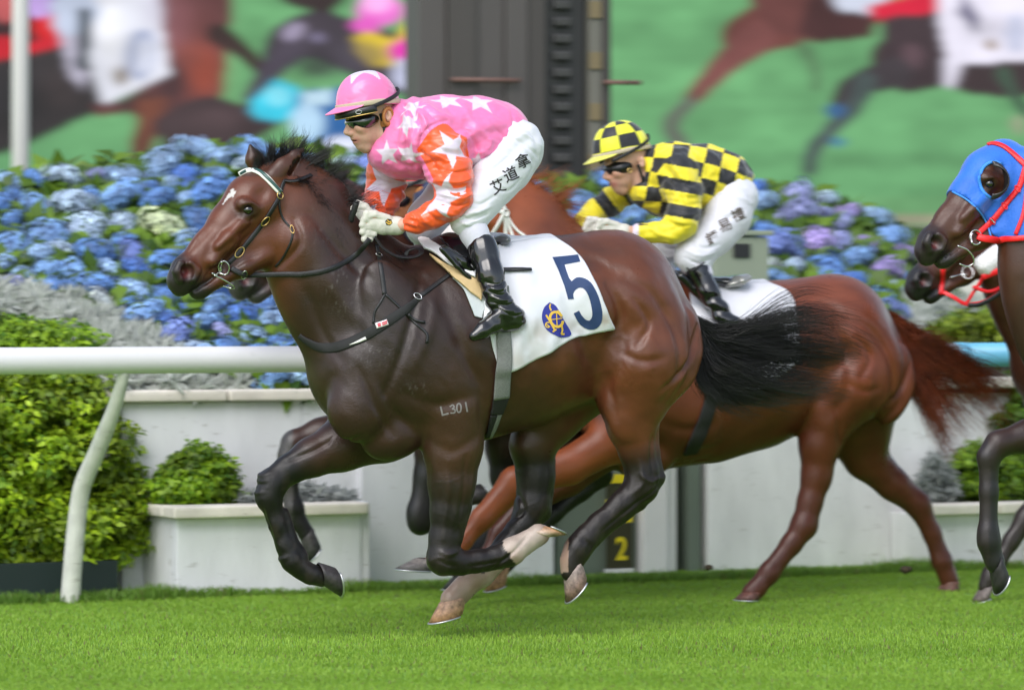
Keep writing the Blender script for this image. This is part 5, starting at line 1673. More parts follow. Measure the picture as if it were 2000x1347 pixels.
make_hoof(horse2, P2, (1855, 1136), (1852, 1157), (1832, 1158), 24, -0.12, (0.12, 0.05, 0.035), (0.12, 0.06, 0.05))
mane('mane', [(545, 318), (585, 338), (625, 372), (662, 415), (700, 455), (745, 482), (800, 492)], 0.5,
     [(60, -44), (80, -34), (84, -6), (72, 16), (56, 30), (64, 16), (60, 4)], 2600, 1.25, M_hair_orange, horse2, P1, seed=31, spread=0.45, d=dn2)
mane('forelock', [(502, 334), (522, 318), (548, 316)], 0.2, [(14, -46), (14, -56), (26, -58)], 300, 0.9, M_hair_orange, horse2, P1, seed=32, spread=0.7, d=dn2)
tail('tail', [([(1735, 612), (1785, 652), (1850, 694), (1930, 726), (2010, 775)], 0.0), ([(1738, 625), (1800, 670), (1880, 710), (1935, 760), (1960, 800)], 0.03),
              ([(1742, 640), (1800, 700), (1860, 760), (1910, 810), (1930, 850)], 0.0), ([(1745, 655), (1790, 730), (1840, 800), (1870, 850), (1900, 880)], -0.03),
              ([(1742, 665), (1780, 740), (1815, 810), (1840, 870), (1880, 895)], 0.02)], 3000, M_hair_red, horse2, P2, seed=12, jit=17, per=26, curl=2.4, r=(0.0013, 0.0002))

def other_horse(label, P, d, neck_d, head_d, legs, colour, eyes=True, ears=True, neck=None, seed=1, h=0.0115, own_neck=None, maned=True, tailed=True):
    B = Body(P)
    shape_trunk(B, P1); move(B, 0, d)
    i = len(B.pr)
    if own_neck:
        own_neck(B)
    else:
        shape_neck(B, P1); move(B, i, neck_d)
    i = len(B.pr)
    shape_head(B, PH1, ears); move(B, i, head_d)
    root = thing('horse', label, 'horse', P.w(0, 0, 0), 'racehorses galloping past the rail')
    for l, pts, hoof in legs:
        leg(B, P, pts, l)
        if hoof: make_hoof(root, P, *hoof[:4], l, hoof[4], hoof[5])
    o, V, Q = body_object(B, 'body', root, h, colour, mild_bumps, carving=((shifted(P1, d), BODY_LINES), (shifted(PH1, head_d), HEAD_LINES)))
    if eyes: make_eye(root, PH1, 484, 410, 0.091, 0.0215, lambda c: c + head_d)
    return root, V, Q

def rear_legs(d, P):
    """hind legs as the leader's, moved along (outside the frame)"""
    out = []
    for l, pts in ((0.13, [(1250, 700, 108), (1236, 775, 68), (1232, 830, 46), (1244, 880, 34), (1254, 922, 32), (1215, 985, 25), (1172, 1022, 22), (1128, 1072, 25), (1116, 1116, 22)]),
                   (-0.11, [(1130, 740, 80), (1075, 800, 66), (1040, 868, 44), (1046, 930, 36), (1022, 1025, 27), (955, 1095, 22), (932, 1122, 25), (884, 1170, 24)])):
        out.append((l, pts))
    return out

# dark horse hidden behind the leader
d3 = P3.pt(446, 546) - PH1.pt(326, 532); d3[2] = (CAMZ - (546 - HY) / F * P3.pt(446, 546)[1]) - PH1.pt(326, 532)[2]
horse3, V3, Q3 = other_horse('dark bay racehorse almost hidden behind the leading horse, only its muzzle and legs showing', P3, d3, d3, d3,
    [(-0.12, [(700, 850, 60), (625, 850, 32), (575, 866, 25), (563, 892, 20), (566, 940, 15), (574, 992, 18), (584, 1020, 15), (598, 1042, 18)], ((598, 1044), (612, 1080), (598, 1098), 24, (0.04, 0.035, 0.035), (0.03, 0.03, 0.03))),
     (0.14, [(870, 790, 80), (855, 870, 46), (840, 930, 32), (822, 1000, 27), (822, 1018, 25), (860, 1002, 17), (915, 972, 17)], ((915, 972), (944, 962), (952, 982), 22, (0.04, 0.035, 0.035), (0.03, 0.03, 0.03))),
     (0.13, [(1100, 700, 100), (1085, 800, 66), (1105, 870, 42), (1150, 908, 30), (1172, 925, 25), (1135, 957, 20), (1080, 1002, 18), (1020, 1060, 18), (992, 1088, 20), (978, 1110, 19)], ((978, 1112), (968, 1146), (948, 1154), 24, (0.36, 0.20, 0.10), (0.33, 0.18, 0.09))),
     (-0.11, [(1060, 720, 100), (1010, 800, 62), (985, 870, 38), (985, 930, 28), (1000, 985, 25), (960, 1040, 20), (925, 1090, 20), (900, 1120, 18)], ((900, 1122), (885, 1146), (865, 1150), 22, (0.04, 0.035, 0.035), (0.03, 0.03, 0.03)))],
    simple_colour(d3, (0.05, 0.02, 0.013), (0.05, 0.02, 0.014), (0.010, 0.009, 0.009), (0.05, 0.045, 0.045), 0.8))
mane('mane', [(545, 318), (585, 338), (625, 372), (662, 415), (700, 455), (745, 482)], 0.5, [(40, -40), (60, -34), (64, -6), (52, 16), (46, 30), (54, 16)], 900, 1.0, M_hair_black, horse3, P1, seed=41, d=d3)

# horse in the blue hood
P4 = Plane(1800, 15.2, TH)
d4h = P4.pt(1785, 475) - PH1.pt(322, 532); d4h[2] = (CAMZ - (475 - HY) / F * P4.pt(1785, 475)[1]) - PH1.pt(322, 532)[2]
d4 = P4.pt(2016, 750) - P1.pt(592, 720); d4[2] = -0.05
def neck4(B):
    B.chain([(2150, 700, 132), (2092, 640, 112), (2060, 570, 102), (2046, 510, 94), (2040, 440, 84), (2020, 350, 62)], w=0.58, k=0.05, pl=P4, tagn='neck')
horse4, V4, Q4 = other_horse('dark brown racehorse in a blue hood at the right edge, red bridle', P4, d4, d4, d4h,
    [(0.14, [(2120, 800, 75), (2060, 838, 48), (2000, 853, 30), (1950, 866, 25), (1931, 892, 21), (1931, 960, 18), (1930, 1040, 20), (1932, 1060, 21), (1940, 1088, 17), (1944, 1100, 20)], ((1944, 1102), (1955, 1136), (1945, 1160), 25, (0.02, 0.018, 0.018), (0.02, 0.018, 0.018))),
     (-0.12, [(2140, 800, 75), (2160, 900, 40), (2120, 990, 28), (2100, 1040, 22), (2150, 1080, 18), (2200, 1090, 20)], ((2200, 1090), (2230, 1085), (2240, 1105), 22, (0.02, 0.018, 0.018), (0.02, 0.018, 0.018)))],
    simple_colour(d4h, (0.035, 0.016, 0.011), (0.075, 0.026, 0.014), (0.011, 0.010, 0.010), (0.022, 0.016, 0.016), 0.85), own_neck=neck4, ears=False)
BV4 = bvh_of(V4, Q4)

# horse with the sheepskin noseband
P5 = Plane(1900, 17.0, TH)
d5 = P5.pt(1766, 548) - PH1.pt(322, 532); d5[2] = (CAMZ - (548 - HY) / F * P5.pt(1766, 548)[1]) - PH1.pt(322, 532)[2]
def h5_white(c, u, v, W, nf):
    f = ((u - 332) * 0.75 + (v - 505) * 0.62 < 6) & (v < 528)
    return np.where(f[:, None], (0.5, 0.42, 0.4), c)
horse5, V5, Q5 = other_horse('racehorse behind the blue hooded one at the right edge, white sheepskin noseband', P5, d5, d5, d5,
    [(0.14, [(2120, 820, 70), (2090, 900, 42), (2040, 970, 28), (2005, 1012, 22), (1975, 1056, 16), (1948, 1100, 16), (1936, 1125, 19), (1926, 1145, 17)], ((1926, 1146), (1916, 1170), (1900, 1176), 22, (0.16, 0.13, 0.12), (0.14, 0.11, 0.10))),
     (-0.12, [(2120, 820, 70), (2140, 920, 40), (2100, 1000, 26), (2080, 1050, 18), (2100, 1110, 18)], ((2100, 1110), (2095, 1150), (2075, 1160), 22, (0.02, 0.018, 0.018), (0.02, 0.018, 0.018)))],
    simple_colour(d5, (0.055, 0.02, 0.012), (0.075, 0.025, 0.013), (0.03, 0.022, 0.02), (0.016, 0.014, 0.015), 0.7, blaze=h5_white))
BV5 = bvh_of(V5, Q5)
# =================================================================== tack
def ring_part(name, bvh, u, v, r, thick, m, parent, pl, e=(1, 1), ang=0, off=0.008, ax=None):
    h = hit(bvh, u, v)
    c, n = (h[0] + h[1] * off, h[1]) if h else (pl.pt(u, v, 0.05), pl.n)
    if ax is not None: n = ax
    sc = F / c[1]
    a = math.radians(ang)
    X = pl.t * math.cos(a) + pl.z * math.sin(a)
    V, Q = torus(c, n, r / sc, thick, 22, 8, e, X)
    return link(name, npmesh(name, V, Q), m, parent)

def strap_part(name, bvh, uv, w, m, parent, pl, t=0.0022, n=None, off=0.003):
    """w: half width in picture units"""
    n = n or max(8, int(np.hypot(*np.diff(np.array(uv, float), axis=0).T).sum() / 4))
    P, N = hits(bvh, uv, n, off, pl)
    sc = F / P[:, 1]
    V, Q = strap(P, N, np.asarray(w) / sc if np.isscalar(w) else np.interp(np.linspace(0, 1, len(P)), np.linspace(0, 1, len(w)), w) / sc, t)
    return link(name, npmesh(name, V, Q), m, parent)

def free_strap(name, pts, w, m, parent, pl, t=0.0022, n=40, N=None):
    """strap through the air: points (u, v, l)"""
    P = spline(np.array([pl.pt(*p) for p in pts]), n)
    Nn = np.tile(pl.n if N is None else N, (n, 1))
    V, Q = strap(P, Nn, w, t)
    return link(name, npmesh(name, V, Q), m, parent)

def tube_part(name, P, r, m, parent, n=8, k=30):
    P = spline(np.array(P), k)
    V, Q = sweep(P, r, n=n)
    return link(name, npmesh(name, V, Q), m, parent)

def cover(name, V, Q, mask, off, m, parent, col=None, thick=0.004, wr=None):
    """a close fitting cloth made from the surface under it"""
    N = vnormals(V, Q)
    f = mask[Q].all(1)
    Fq = Q[f]
    ids, inv = np.unique(Fq, return_inverse=True)
    P = V[ids] + N[ids] * off
    if wr is not None: P = P + N[ids] * wr(V[ids])[:, None]
    q = inv.reshape(-1, 4)
    E = np.concatenate([q[:, [i, (i + 1) % 4]] for i in range(4)])
    key = {}
    for a, b in E: key[(a, b)] = 1
    bd = np.array([(a, b) for a, b in E if (b, a) not in key])
    # smooth the border
    nb = {}
    for a, b in bd: nb.setdefault(a, []).append(b); nb.setdefault(b, []).append(a)
    for _ in range(5):
        P2 = P.copy()
        for a, l in nb.items():
            if len(l) == 2: P2[a] = (2 * P[a] + P[l[0]] + P[l[1]]) / 4
        P = P2
    n = len(P)
    inner = P - N[ids] * thick
    side = np.stack([bd[:, 1], bd[:, 0], bd[:, 0] + n, bd[:, 1] + n], 1)
    o = link(name, npmesh(name, np.concatenate([P, inner]), np.concatenate([q, side]), True, None if col is None else np.concatenate([col(P), col(P)])), m, parent)
    return o, P, q

# ------------------------------------------------------------------- leader: bridle
M_band_green = mat('green_browband_leather', (0.022, 0.075, 0.062), 0.35, coat=0.3)
M_pad_tan = mat('tan_foam', (0.55, 0.40, 0.20), 0.85, var=0.1, vscale=30, bump=0.2, bscale=200)
M_pad_grey = mat('grey_underpad', (0.50, 0.54, 0.55), 0.8, bump=0.15, bscale=300)
M_girth = mat('grey_girth_webbing', (0.17, 0.175, 0.165), 0.8, var=0.35, vscale=240, bump=0.4, bscale=500)
M_elastic = mat('black_elastic', (0.012, 0.012, 0.012), 0.75, bump=0.2, bscale=300)

br1 = thing('bridle', 'black leather bridle with brass buckles and a green and white browband', 'bridle', PH1.pt(545, 380, 0.09))
strap_part('cheek_strap', BV1, [(546, 384), (533, 406), (517, 431), (492, 463), (467, 493), (446, 514)], 4.6, M_leather, br1, PH1, 0.0035)
strap_part('throat_strap', BV1, [(545, 388), (545, 405), (553, 428), (570, 448), (571, 462), (566, 478), (552, 504), (538, 520)], 2.0, M_leather, br1, PH1, 0.003)
bb = strap_part('browband', BV1, [(547, 377), (536, 366), (522, 349), (508, 339), (494, 334), (480, 335), (468, 342)], 6.2, M_white_band, br1, PH1, 0.003, off=0.005)
strap_part('browband_inlay', BV1, [(547, 376), (536, 364), (522, 347), (508, 337), (494, 332), (480, 333), (468, 340)], 3.2, M_band_green, bb, PH1, 0.0035, off=0.0085)
strap_part('crown_strap', BV1, [(548, 376), (551, 362), (556, 352)], 3.4, M_leather, br1, PH1, 0.003)
free_strap('strap_end', [(555, 351, 0.085), (566, 353, 0.10), (580, 352, 0.11), (594, 347, 0.105), (609, 341, 0.09)], 0.008, M_leather, br1, PH1, 0.002, N=np.array([0.2, -0.6, 0.77]))
ring_part('buckle', BV1, 517, 431, 8.5, 0.0022, M_brass, br1, PH1, (0.72, 1.25), -38)
ring_part('buckle', BV1, 467, 493, 9.5, 0.0022, M_brass, br1, PH1, (0.72, 1.25), -40)
ring_part('buckle', BV1, 545, 382, 7, 0.002, M_brass, br1, PH1)
ring_part('buckle', BV1, 571, 449, 7, 0.0018, M_brass, br1, PH1, (0.5, 1.2), 5)
ring_part('bit_ring', BV1, 437, 522, 12.5, 0.0032, M_steel, br1, PH1, (0.85, 1.1), 10, 0.014)
def steel_bar(name, bvh, uv, r, parent, pl, off=0.014, m=None):
    P, N = hits(bvh, uv, 20, off, pl)
    V, Q = sweep(P, r, n=8)
    return link(name, npmesh(name, V, Q), m or M_steel, parent)
steel_bar('bit_bar', BV1, [(428, 508), (427, 520), (431, 533)], 0.005, br1, PH1)
steel_bar('mouthpiece_arm', BV1, [(411, 533), (424, 536), (436, 538)], 0.0042, br1, PH1, 0.012)
tube_part('tongue_bar', [PH1.pt(418, 537, 0.09), PH1.pt(440, 548, 0.095), PH1.pt(458, 560, 0.085), PH1.pt(452, 563, 0.05), PH1.pt(428, 556, 0.03)], 0.0030, M_steel, br1, 8)
ring_part('rein_ring', BV1, 476, 534, 9, 0.0022, M_steel, br1, PH1, (0.6, 1.15), 8, 0.010)
# reins: from the bit along the neck to the hands, then a slack loop over the withers
Pa, Na = hits(BV1, [(449, 523), (462, 530), (481, 534), (505, 535)], 16, 0.010, PH1)
Pb, Nb = hits(BV1, [(560, 535), (590, 535), (635, 529), (672, 513), (700, 494)], 26, 0.006, P1)
tailp = [P1.pt(712, 480, 0.17), P1.pt(722, 466, 0.175)]
P = spline(np.concatenate([Pa[::4], Pb[::4], tailp]), 70)
N = np.tile(P1.n, (70, 1))
V, Q = strap(P, N, 0.0105, 0.0028)
rein = link('rein', npmesh('rein', V, Q), M_leather, br1)
P = spline(np.array([P1.pt(732, 462, 0.16), P1.pt(748, 484, 0.165), P1.pt(775, 500, 0.17), P1.pt(805, 502, 0.17), P1.pt(823, 493, 0.16), P1.pt(815, 484, 0.13), P1.pt(798, 488, 0.115), P1.pt(792, 500, 0.11)]), 60)
V, Q = strap(P, np.tile(P1.n * 0.5 + np.array([0, 0, 0.87]), (60, 1)), 0.009, 0.0025)
link('rein', npmesh('rein', V, Q), M_leather, br1)

# ------------------------------------------------------------------- leader: breastplate
bp1 = thing('breastplate', 'black breastplate straps with small red and white tag across the leading horse', 'breastplate', P1.pt(750, 575, 0.2))
strap_part('neck_strap', BV1, [(735, 478), (739, 498), (745, 530), (751, 575)], 4.4, M_leather, bp1, P1, 0.003)
ring_part('buckle', BV1, 738, 499, 6, 0.002, M_steel, bp1, P1, (0.7, 1.2), 80)
strap_part('fork_strap', BV1, [(752, 574), (742, 592), (732, 608), (729, 632)], 2.2, M_leather, bp1, P1, 0.003)
strap_part('fork_strap', BV1, [(752, 574), (772, 592), (794, 614), (814, 634), (828, 645), (835, 655), (833, 670)], 2.6, M_leather, bp1, P1, 0.003)
strap_part('loose_end', BV1, [(795, 614), (812, 626), (830, 630)], 2.6, M_leather, bp1, P1, 0.003, off=0.009)
strap_part('girth_strap', BV1, [(818, 580), (840, 564), (866, 545), (892, 527)], 4.6, M_leather, bp1, P1, 0.003)
strap_part('breast_band', BV1, [(585, 655), (594, 663), (603, 668), (625, 678), (660, 677), (710, 657), (743, 637), (775, 616), (800, 598), (820, 579)], [6, 8, 9.5, 10, 10, 10, 10, 9.5, 8, 5], M_elastic, bp1, P1, 0.005)
ring_part('buckle', BV1, 815, 581, 7, 0.002, M_steel, bp1, P1, (0.8, 1.2), 50, 0.012)
strap_part('band_lining', BV1, [(684, 674), (700, 668), (716, 660)], [0.5, 2.4, 3.0], M_white_band, bp1, P1, 0.003, off=0.007)
M_tag = mat('red_white_tag', (0.75, 0.08, 0.12), 0.6)
M_tag_w = mat('white_tag', (0.8, 0.76, 0.76), 0.6)
tg = strap_part('tag', BV1, [(735, 637), (746, 633), (757, 629)], 5.5, M_tag_w, bp1, P1, 0.002, off=0.013)
strap_part('tag_print', BV1, [(738, 636), (744, 634)], 3.6, M_tag, tg, P1, 0.0015, n=8, off=0.0165)
strap_part('tag_print', BV1, [(746, 631), (756, 627)], 1.3, M_tag, tg, P1, 0.0015, n=8, off=0.0165)
strap_part('tag_print', BV1, [(747, 635), (756, 631)], 1.3, M_tag, tg, P1, 0.0015, n=8, off=0.0165)

# ------------------------------------------------------------------- freeze brand on the shoulder
M_brand = mat('freeze_brand_hair', (0.17, 0.155, 0.145), 0.6)
def c4(*pts): return [(780 + x / 2.807, 420 + y / 2.807) for x, y in pts]
def draw(poly, w, curve=False):
    p = spline(poly, 14) if curve else np.array(poly)
    if not curve:
        p = np.concatenate([np.linspace(p[i], p[i + 1], 6)[(1 if i else 0):] for i in range(len(p) - 1)])
    return stroke(p, w)
brand = [draw(c4((226, 1048), (237, 1096)), 3.4), draw(c4((232, 1096), (270, 1086)), 3.4),
         draw(c4((276, 1050), (292, 1040), (300, 1052), (288, 1062)), 3.0, True), draw(c4((288, 1062), (304, 1066), (302, 1082), (280, 1084)), 3.0, True),
         stroke(np.array(c4(*[(326 + 12 * math.cos(a), 1056 + 24 * math.sin(a)) for a in np.linspace(0, 6.3, 24)])), 3.2),
         draw(c4((362, 1024), (372, 1078)), 3.4)]
decal('freeze_brand', np.concatenate(brand), BV1, 0.0012, M_brand, horse1)

# ------------------------------------------------------------------- saddle cloths
def cloth_patch(bvh, left, right, bottom, top, pl, nu=70, nv=60, off=0.010, wr=0.010, seed=0, sag=0.0):
    """cloth over the back: picture outline laid on the body, mirrored to the far side"""
    A, B, D, T = spline(left, nv), spline(right, nv), spline(bottom, nu), spline(top, nu)
    uu, vv = np.linspace(0, 1, nu)[None, :, None], np.linspace(0, 1, nv)[:, None, None]
    S = (1 - vv) * T[None] + vv * D[None] + (1 - uu) * A[:, None] + uu * B[:, None]
    S = S - ((1 - uu) * (1 - vv) * T[0] + uu * (1 - vv) * T[-1] + (1 - uu) * vv * D[0] + uu * vv * D[-1])
    G = np.full((nv, nu, 3), np.nan); Nn = np.zeros((nv, nu, 3))
    for j in range(nv):
        for i in range(nu):
            h = hit(bvh, *S[j, i])
            if h: G[j, i], Nn[j, i] = h
    for j in range(nv - 2, -1, -1):             # above the outline: carry on over the back
        b = np.isnan(G[j, :, 0])
        G[j, b] = G[j + 1, b] - pl.n * 0.02 + np.array([0, 0, 0.002]); Nn[j, b] = (0, 0, 1)
    for j in range(1, nv):
        b = np.isnan(G[j, :, 0]); G[j, b] = G[j - 1, b] - np.array([0, 0, 0.012]); Nn[j, b] = Nn[j - 1, b]
    for _ in range(6):                            # cloth bridges the hollows
        K = G.copy()
        K[1:-1, 1:-1] = (G[1:-1, 1:-1] * 2 + G[:-2, 1:-1] + G[2:, 1:-1] + G[1:-1, :-2] + G[1:-1, 2:]) / 6
        G = np.where((((K - G) * Nn).sum(-1) > 0)[..., None], K, G)
    Pp = G.reshape(-1, 3)
    vf = np.repeat(np.linspace(0, 1, nv), nu); uf = np.tile(np.linspace(0, 1, nu), nv)
    w = (fbm(np.stack([uf * 5 + vf * 3, vf * 3 - uf * 2, 0 * uf + seed], 1), 3 + seed, 2) - 0.45) * 2.4 * wr * (0.3 + 0.9 * vf)
    w += wr * 0.7 * np.sin((uf * 2.2 + vf * 1.1) * 9 + 3 * fbm(np.stack([uf * 3, vf * 3, 0 * uf], 1), 8)) * np.exp(-((uf - 0.25) / 0.25) ** 2) * vf
    edge = np.minimum(1, np.minimum(uf, 1 - uf) * 14)
    flut = sag * np.sin(uf * 14) * vf ** 3
    Pp = Pp + Nn.reshape(-1, 3) * (off + np.maximum(w, -off * 0.6) + flut)[:, None]
    L = (Pp - pl.P0) @ pl.n
    far = Pp - 2 * L[:, None] * pl.n
    rows = [Pp[:nu]]
    lt = L[:nu]
    K_ = 9
    for r_ in range(1, K_):
        f_ = r_ / K_
        row = []
        for c_ in range(nu):
            p_ = Pp[c_] * (1 - f_) + far[c_] * f_
            h_ = bvh.ray_cast(Vector((p_[0], p_[1], 3.0)), Vector((0, 0, -1)))
            row.append([p_[0], p_[1], max(p_[2], (h_[0][2] if h_[0] else p_[2]) + off * 0.9)])
        rows.append(np.array(row))
    rows.append(far[:nu])
    Vt = np.concatenate(rows)
    V = np.concatenate([Pp, far, Vt])
    n = nu * nv
    i = np.arange(nv - 1)[:, None] * nu; j = np.arange(nu - 1)[None]
    q = np.stack([i + j, i + nu + j, i + nu + j + 1, i + j + 1], -1).reshape(-1, 4)
    i2 = np.arange(K_)[:, None] * nu
    qt = np.stack([i2 + j, i2 + j + 1, i2 + nu + j + 1, i2 + nu + j], -1).reshape(-1, 4) + 2 * n
    Qn = np.concatenate([q, q[:, ::-1] + n, qt])
    return V, Qn

M_cloth = mat('saddle_cloth_cotton', attr=True, rough=0.75, sheen=0.25, bump=0.15, bscale=420)
def cloth_obj(V, Q, pl, parent, name='cloth', stains=()):
    u, v = cam_uv(V)
    c = np.tile((0.67, 0.67, 0.715), (len(V), 1))
    nz = fbm(V * 18, 17)
    for su, sv, ru, rv, a in stains:
        f = a * np.exp(-(((u - su) / ru) ** 2 + ((v - sv) / rv) ** 2)) * sstep(nz, 0.35, 0.7)
        c = lerp(c, (0.36, 0.30, 0.24), f)
    me = npmesh(name, V, Q, True, c)
    o = link(name, me, M_cloth, parent)
    so = o.modifiers.new('thickness', 'SOLIDIFY'); so.thickness = 0.004; so.offset = -1
    return o

sc1 = thing('saddle_cloth', 'white saddle cloth with a large navy number five and a blue round badge', 'saddle cloth', P1.pt(1060, 600, 0.3))
CV, CQ = cloth_patch(BV1, [(925, 490), (936, 560), (955, 650), (974, 724)], [(1084, 466), (1128, 497), (1160, 548), (1198, 641)],
                     [(974, 724), (1004, 722), (1065, 692), (1118, 661), (1140, 654), (1198, 641)], [(925, 490), (975, 479), (1030, 471), (1084, 466)], P1)
cl1 = cloth_obj(CV, CQ, P1, sc1, stains=[(1180, 625, 22, 14, 0.9), (1040, 650, 60, 30, 0.55), (1020, 705, 60, 18, 0.5), (1120, 640, 40, 20, 0.5), (985, 600, 20, 60, 0.3)])
BVC = bvh_of(CV, CQ)
M_navy = mat('navy_print', (0.017, 0.042, 0.125), 0.7, bump=0.1, bscale=400)
M_royal = mat('blue_badge_cloth', (0.022, 0.030, 0.26), 0.6, bump=0.1, bscale=400)
M_gold = mat('gold_embroidery', (0.72, 0.45, 0.05), 0.5, bump=0.2, bscale=400)
_out = spline([(944, 364), (972, 343), (1010, 346), (1050, 372), (1084, 430), (1104, 490), (1113, 545), (1106, 590), (1086, 617), (1055, 628), (1018, 620), (987, 596), (966, 562), (955, 538)], 34)
_in = spline([(985, 523), (1000, 550), (1024, 574), (1044, 576), (1057, 552), (1054, 510), (1040, 452), (1016, 408), (990, 398), (966, 410), (953, 432), (957, 460)], 28)
five = c4((838, 232), (910, 225), (978, 217), (992, 256), (948, 264), (905, 272), (914, 300), (930, 345), *_out, *_in, (925, 462), (905, 390), (870, 300))
decal('number_five', poly_tris(five, 3), BVC, 0.0022, M_navy, sc1)
badge = spline(np.array(c4((822, 479), (858, 500), (900, 575), (941, 652), (892, 671), (842, 652), (802, 622), (780, 562), (792, 508), (822, 479))), 40)[:-1]
bd = decal('badge', poly_tris(badge, 2), BVC, 0.0022, M_royal, sc1)
ring = np.array(c4(*[(858 + 34 * math.cos(a) + 6 * math.sin(a), 572 + 40 * math.sin(a)) for a in np.linspace(0.2, 5.9, 30)]))
gold = [stroke(ring, 5.0), draw(c4((858, 536), (862, 606)), 1.6), draw(c4((828, 574), (890, 566)), 1.6),
        draw(c4((802, 548), (822, 580), (850, 632)), 3.4), draw(c4((838, 640), (858, 626)), 3.0), draw(c4((826, 488), (822, 505), (830, 525)), 3.0, True),
        draw(c4((850, 534), (868, 528), (884, 548)), 3.2, True), draw(c4((886, 608), (890, 630), (884, 652)), 3.4, True), draw(c4((884, 652), (902, 652)), 3.6),
        stroke(np.array(c4(*[(812 + 13 * math.cos(a), 602 + 14 * math.sin(a)) for a in np.linspace(0.6, 5.4, 16)])), 2.2), draw(c4((800, 596), (822, 612)), 2.0)]
decal('badge_emblem', np.concatenate(gold), BVC, 0.0040, M_gold, bd)

# ------------------------------------------------------------------- leader: saddle
BVS1 = bvh_of(np.concatenate([V1, CV]), np.concatenate([Q1, CQ + len(V1)]))
def patch(bvh, poly, off, thick, name, m, parent, lev=3):
    """a stiff pad given by its picture outline, laid over a surface with real thickness"""
    T = poly_tris(poly, lev).reshape(-1, 2)
    key = np.round(T * 20).astype(int)
    uq, inv = np.unique(key, axis=0, return_inverse=True)
    V = np.zeros((len(uq), 3)); Nn = np.zeros((len(uq), 3)); ok = np.zeros(len(uq), bool)
    for i, q in enumerate(uq / 20.0):
        h = hit(bvh, q[0], q[1])
        if h is None: continue
        V[i], Nn[i], ok[i] = h[0], h[1], True
    Fc = inv.reshape(-1, 3); Fc = Fc[ok[Fc].all(1)]
    for _ in range(4):
        V = relax(V, Fc, 1, 0.5)
    o = off(uq[:, 0] / 20.0, uq[:, 1] / 20.0) if callable(off) else off
    P = V + Nn * (np.asarray(o).reshape(-1, 1) if np.ndim(o) else o)
    E = np.concatenate([Fc[:, [i, (i + 1) % 3]] for i in range(3)])
    st = set(map(tuple, E))
    bdg = np.array([e for e in E if (e[1], e[0]) not in st])
    n = len(P)
    me = npmesh(name, np.concatenate([P, P - Nn * thick]), [Fc, Fc[:, ::-1] + n, np.stack([bdg[:, 0], bdg[:, 1], bdg[:, 1] + n, bdg[:, 0] + n], 1)], True)
    bm = bmesh.new(); bm.from_mesh(me); bmesh.ops.recalc_face_normals(bm, faces=bm.faces); bm.to_mesh(me); bm.free()
    return link(name, me, m, parent)

sd1 = thing('saddle', 'small black racing saddle with grey girth on the leading horse', 'saddle', P1.pt(920, 500, 0.1))
c8 = lambda *p: [(660 + x / 3.961, 340 + y / 3.961) for x, y in p]
patch(BVS1, c8((858, 798), (960, 905), (1045, 1115), (1112, 1134), (1150, 1000), (1110, 860)), 0.012, 0.008, 'underpad', M_pad_grey, sd1)
patch(BVS1, c8((690, 640), (770, 690), (850, 735), (960, 790), (1122, 856), (1108, 1012), (1010, 940), (900, 845), (850, 792), (770, 720)), 0.030, 0.012, 'foam_pad', M_pad_tan, sd1)
patch(BVS1, c8((600, 562), (650, 548), (720, 552), (800, 600), (900, 690), (1010, 770), (1095, 840), (1122, 858), (1060, 838), (960, 792), (850, 738), (770, 680), (690, 632), (650, 622)), 0.040, 0.012, 'saddle_pad', M_white_cloth, sd1)
patch(BVS1, c8((1112, 1000), (1130, 960), (1180, 1050), (1170, 1075), (1130, 1120), (1112, 1140), (1122, 1060)), 0.03, 0.01, 'saddle_pad', M_white_cloth, sd1)
# black flap and panel
patch(BVS1, c8((770, 552), (830, 548), (930, 560), (1010, 630), (1090, 720), (1130, 900), (1100, 850), (1040, 800), (930, 700), (850, 640)), 0.052, 0.014, 'saddle_flap', M_patent, sd1)
SB = Body(P1)
SB.chain([(852, 484, 7), (885, 486, 10), (925, 489, 11), (962, 478, 9)], l=0.06, w=3.2, k=0.02)
SB.chain([(868, 488, 9), (905, 512, 9), (935, 545, 8)], l=0.235, w=1.0, k=0.02)
SB.chain([(862, 486, 5), (893, 520, 5), (925, 552, 5)], l=0.250, w=1.0, k=0.01)
V, Q = SB.mesh(0.006)
link('seat', npmesh('seat', V, Q), M_patent, sd1)
SB = Body(P1)
SB.ell(976, 470, 15, 13, 12, 0.10, l=0.06, k=0.01)
V, Q = SB.mesh(0.005)
link('cantle', npmesh('cantle', V, Q), mat('grey_patent_leather', (0.09, 0.095, 0.10), 0.25, coat=0.4), sd1)
strap_part('strap_end', BVS1, [(978, 529), (1000, 529), (1020, 529), (1036, 529)], [4.2, 4.2, 4.2, 3.2], M_leather, sd1, P1, 0.003, off=0.012)
g = strap_part('girth', BVS1, [(978, 560), (980, 600), (982, 652), (984, 700), (980, 740), (977, 776)], [14.5, 14.5, 14.5, 15, 16, 17], M_girth, sd1, P1, 0.004, n=40, off=0.014)
strap_part('girth_elastic', BVS1, [(977, 776), (973, 792), (968, 806)], [17, 15, 14], M_elastic, sd1, P1, 0.004, n=12, off=0.010)
strap_part('girth_strap', BVS1, [(964, 808), (957, 830), (951, 850)], [8, 6, 5], M_elastic, sd1, P1, 0.004, n=12, off=0.008)
strap_part('girth_strap', BVS1, [(974, 806), (966, 830), (956, 852)], [6, 5, 4], M_girth, sd1, P1, 0.004, n=12, off=0.008)

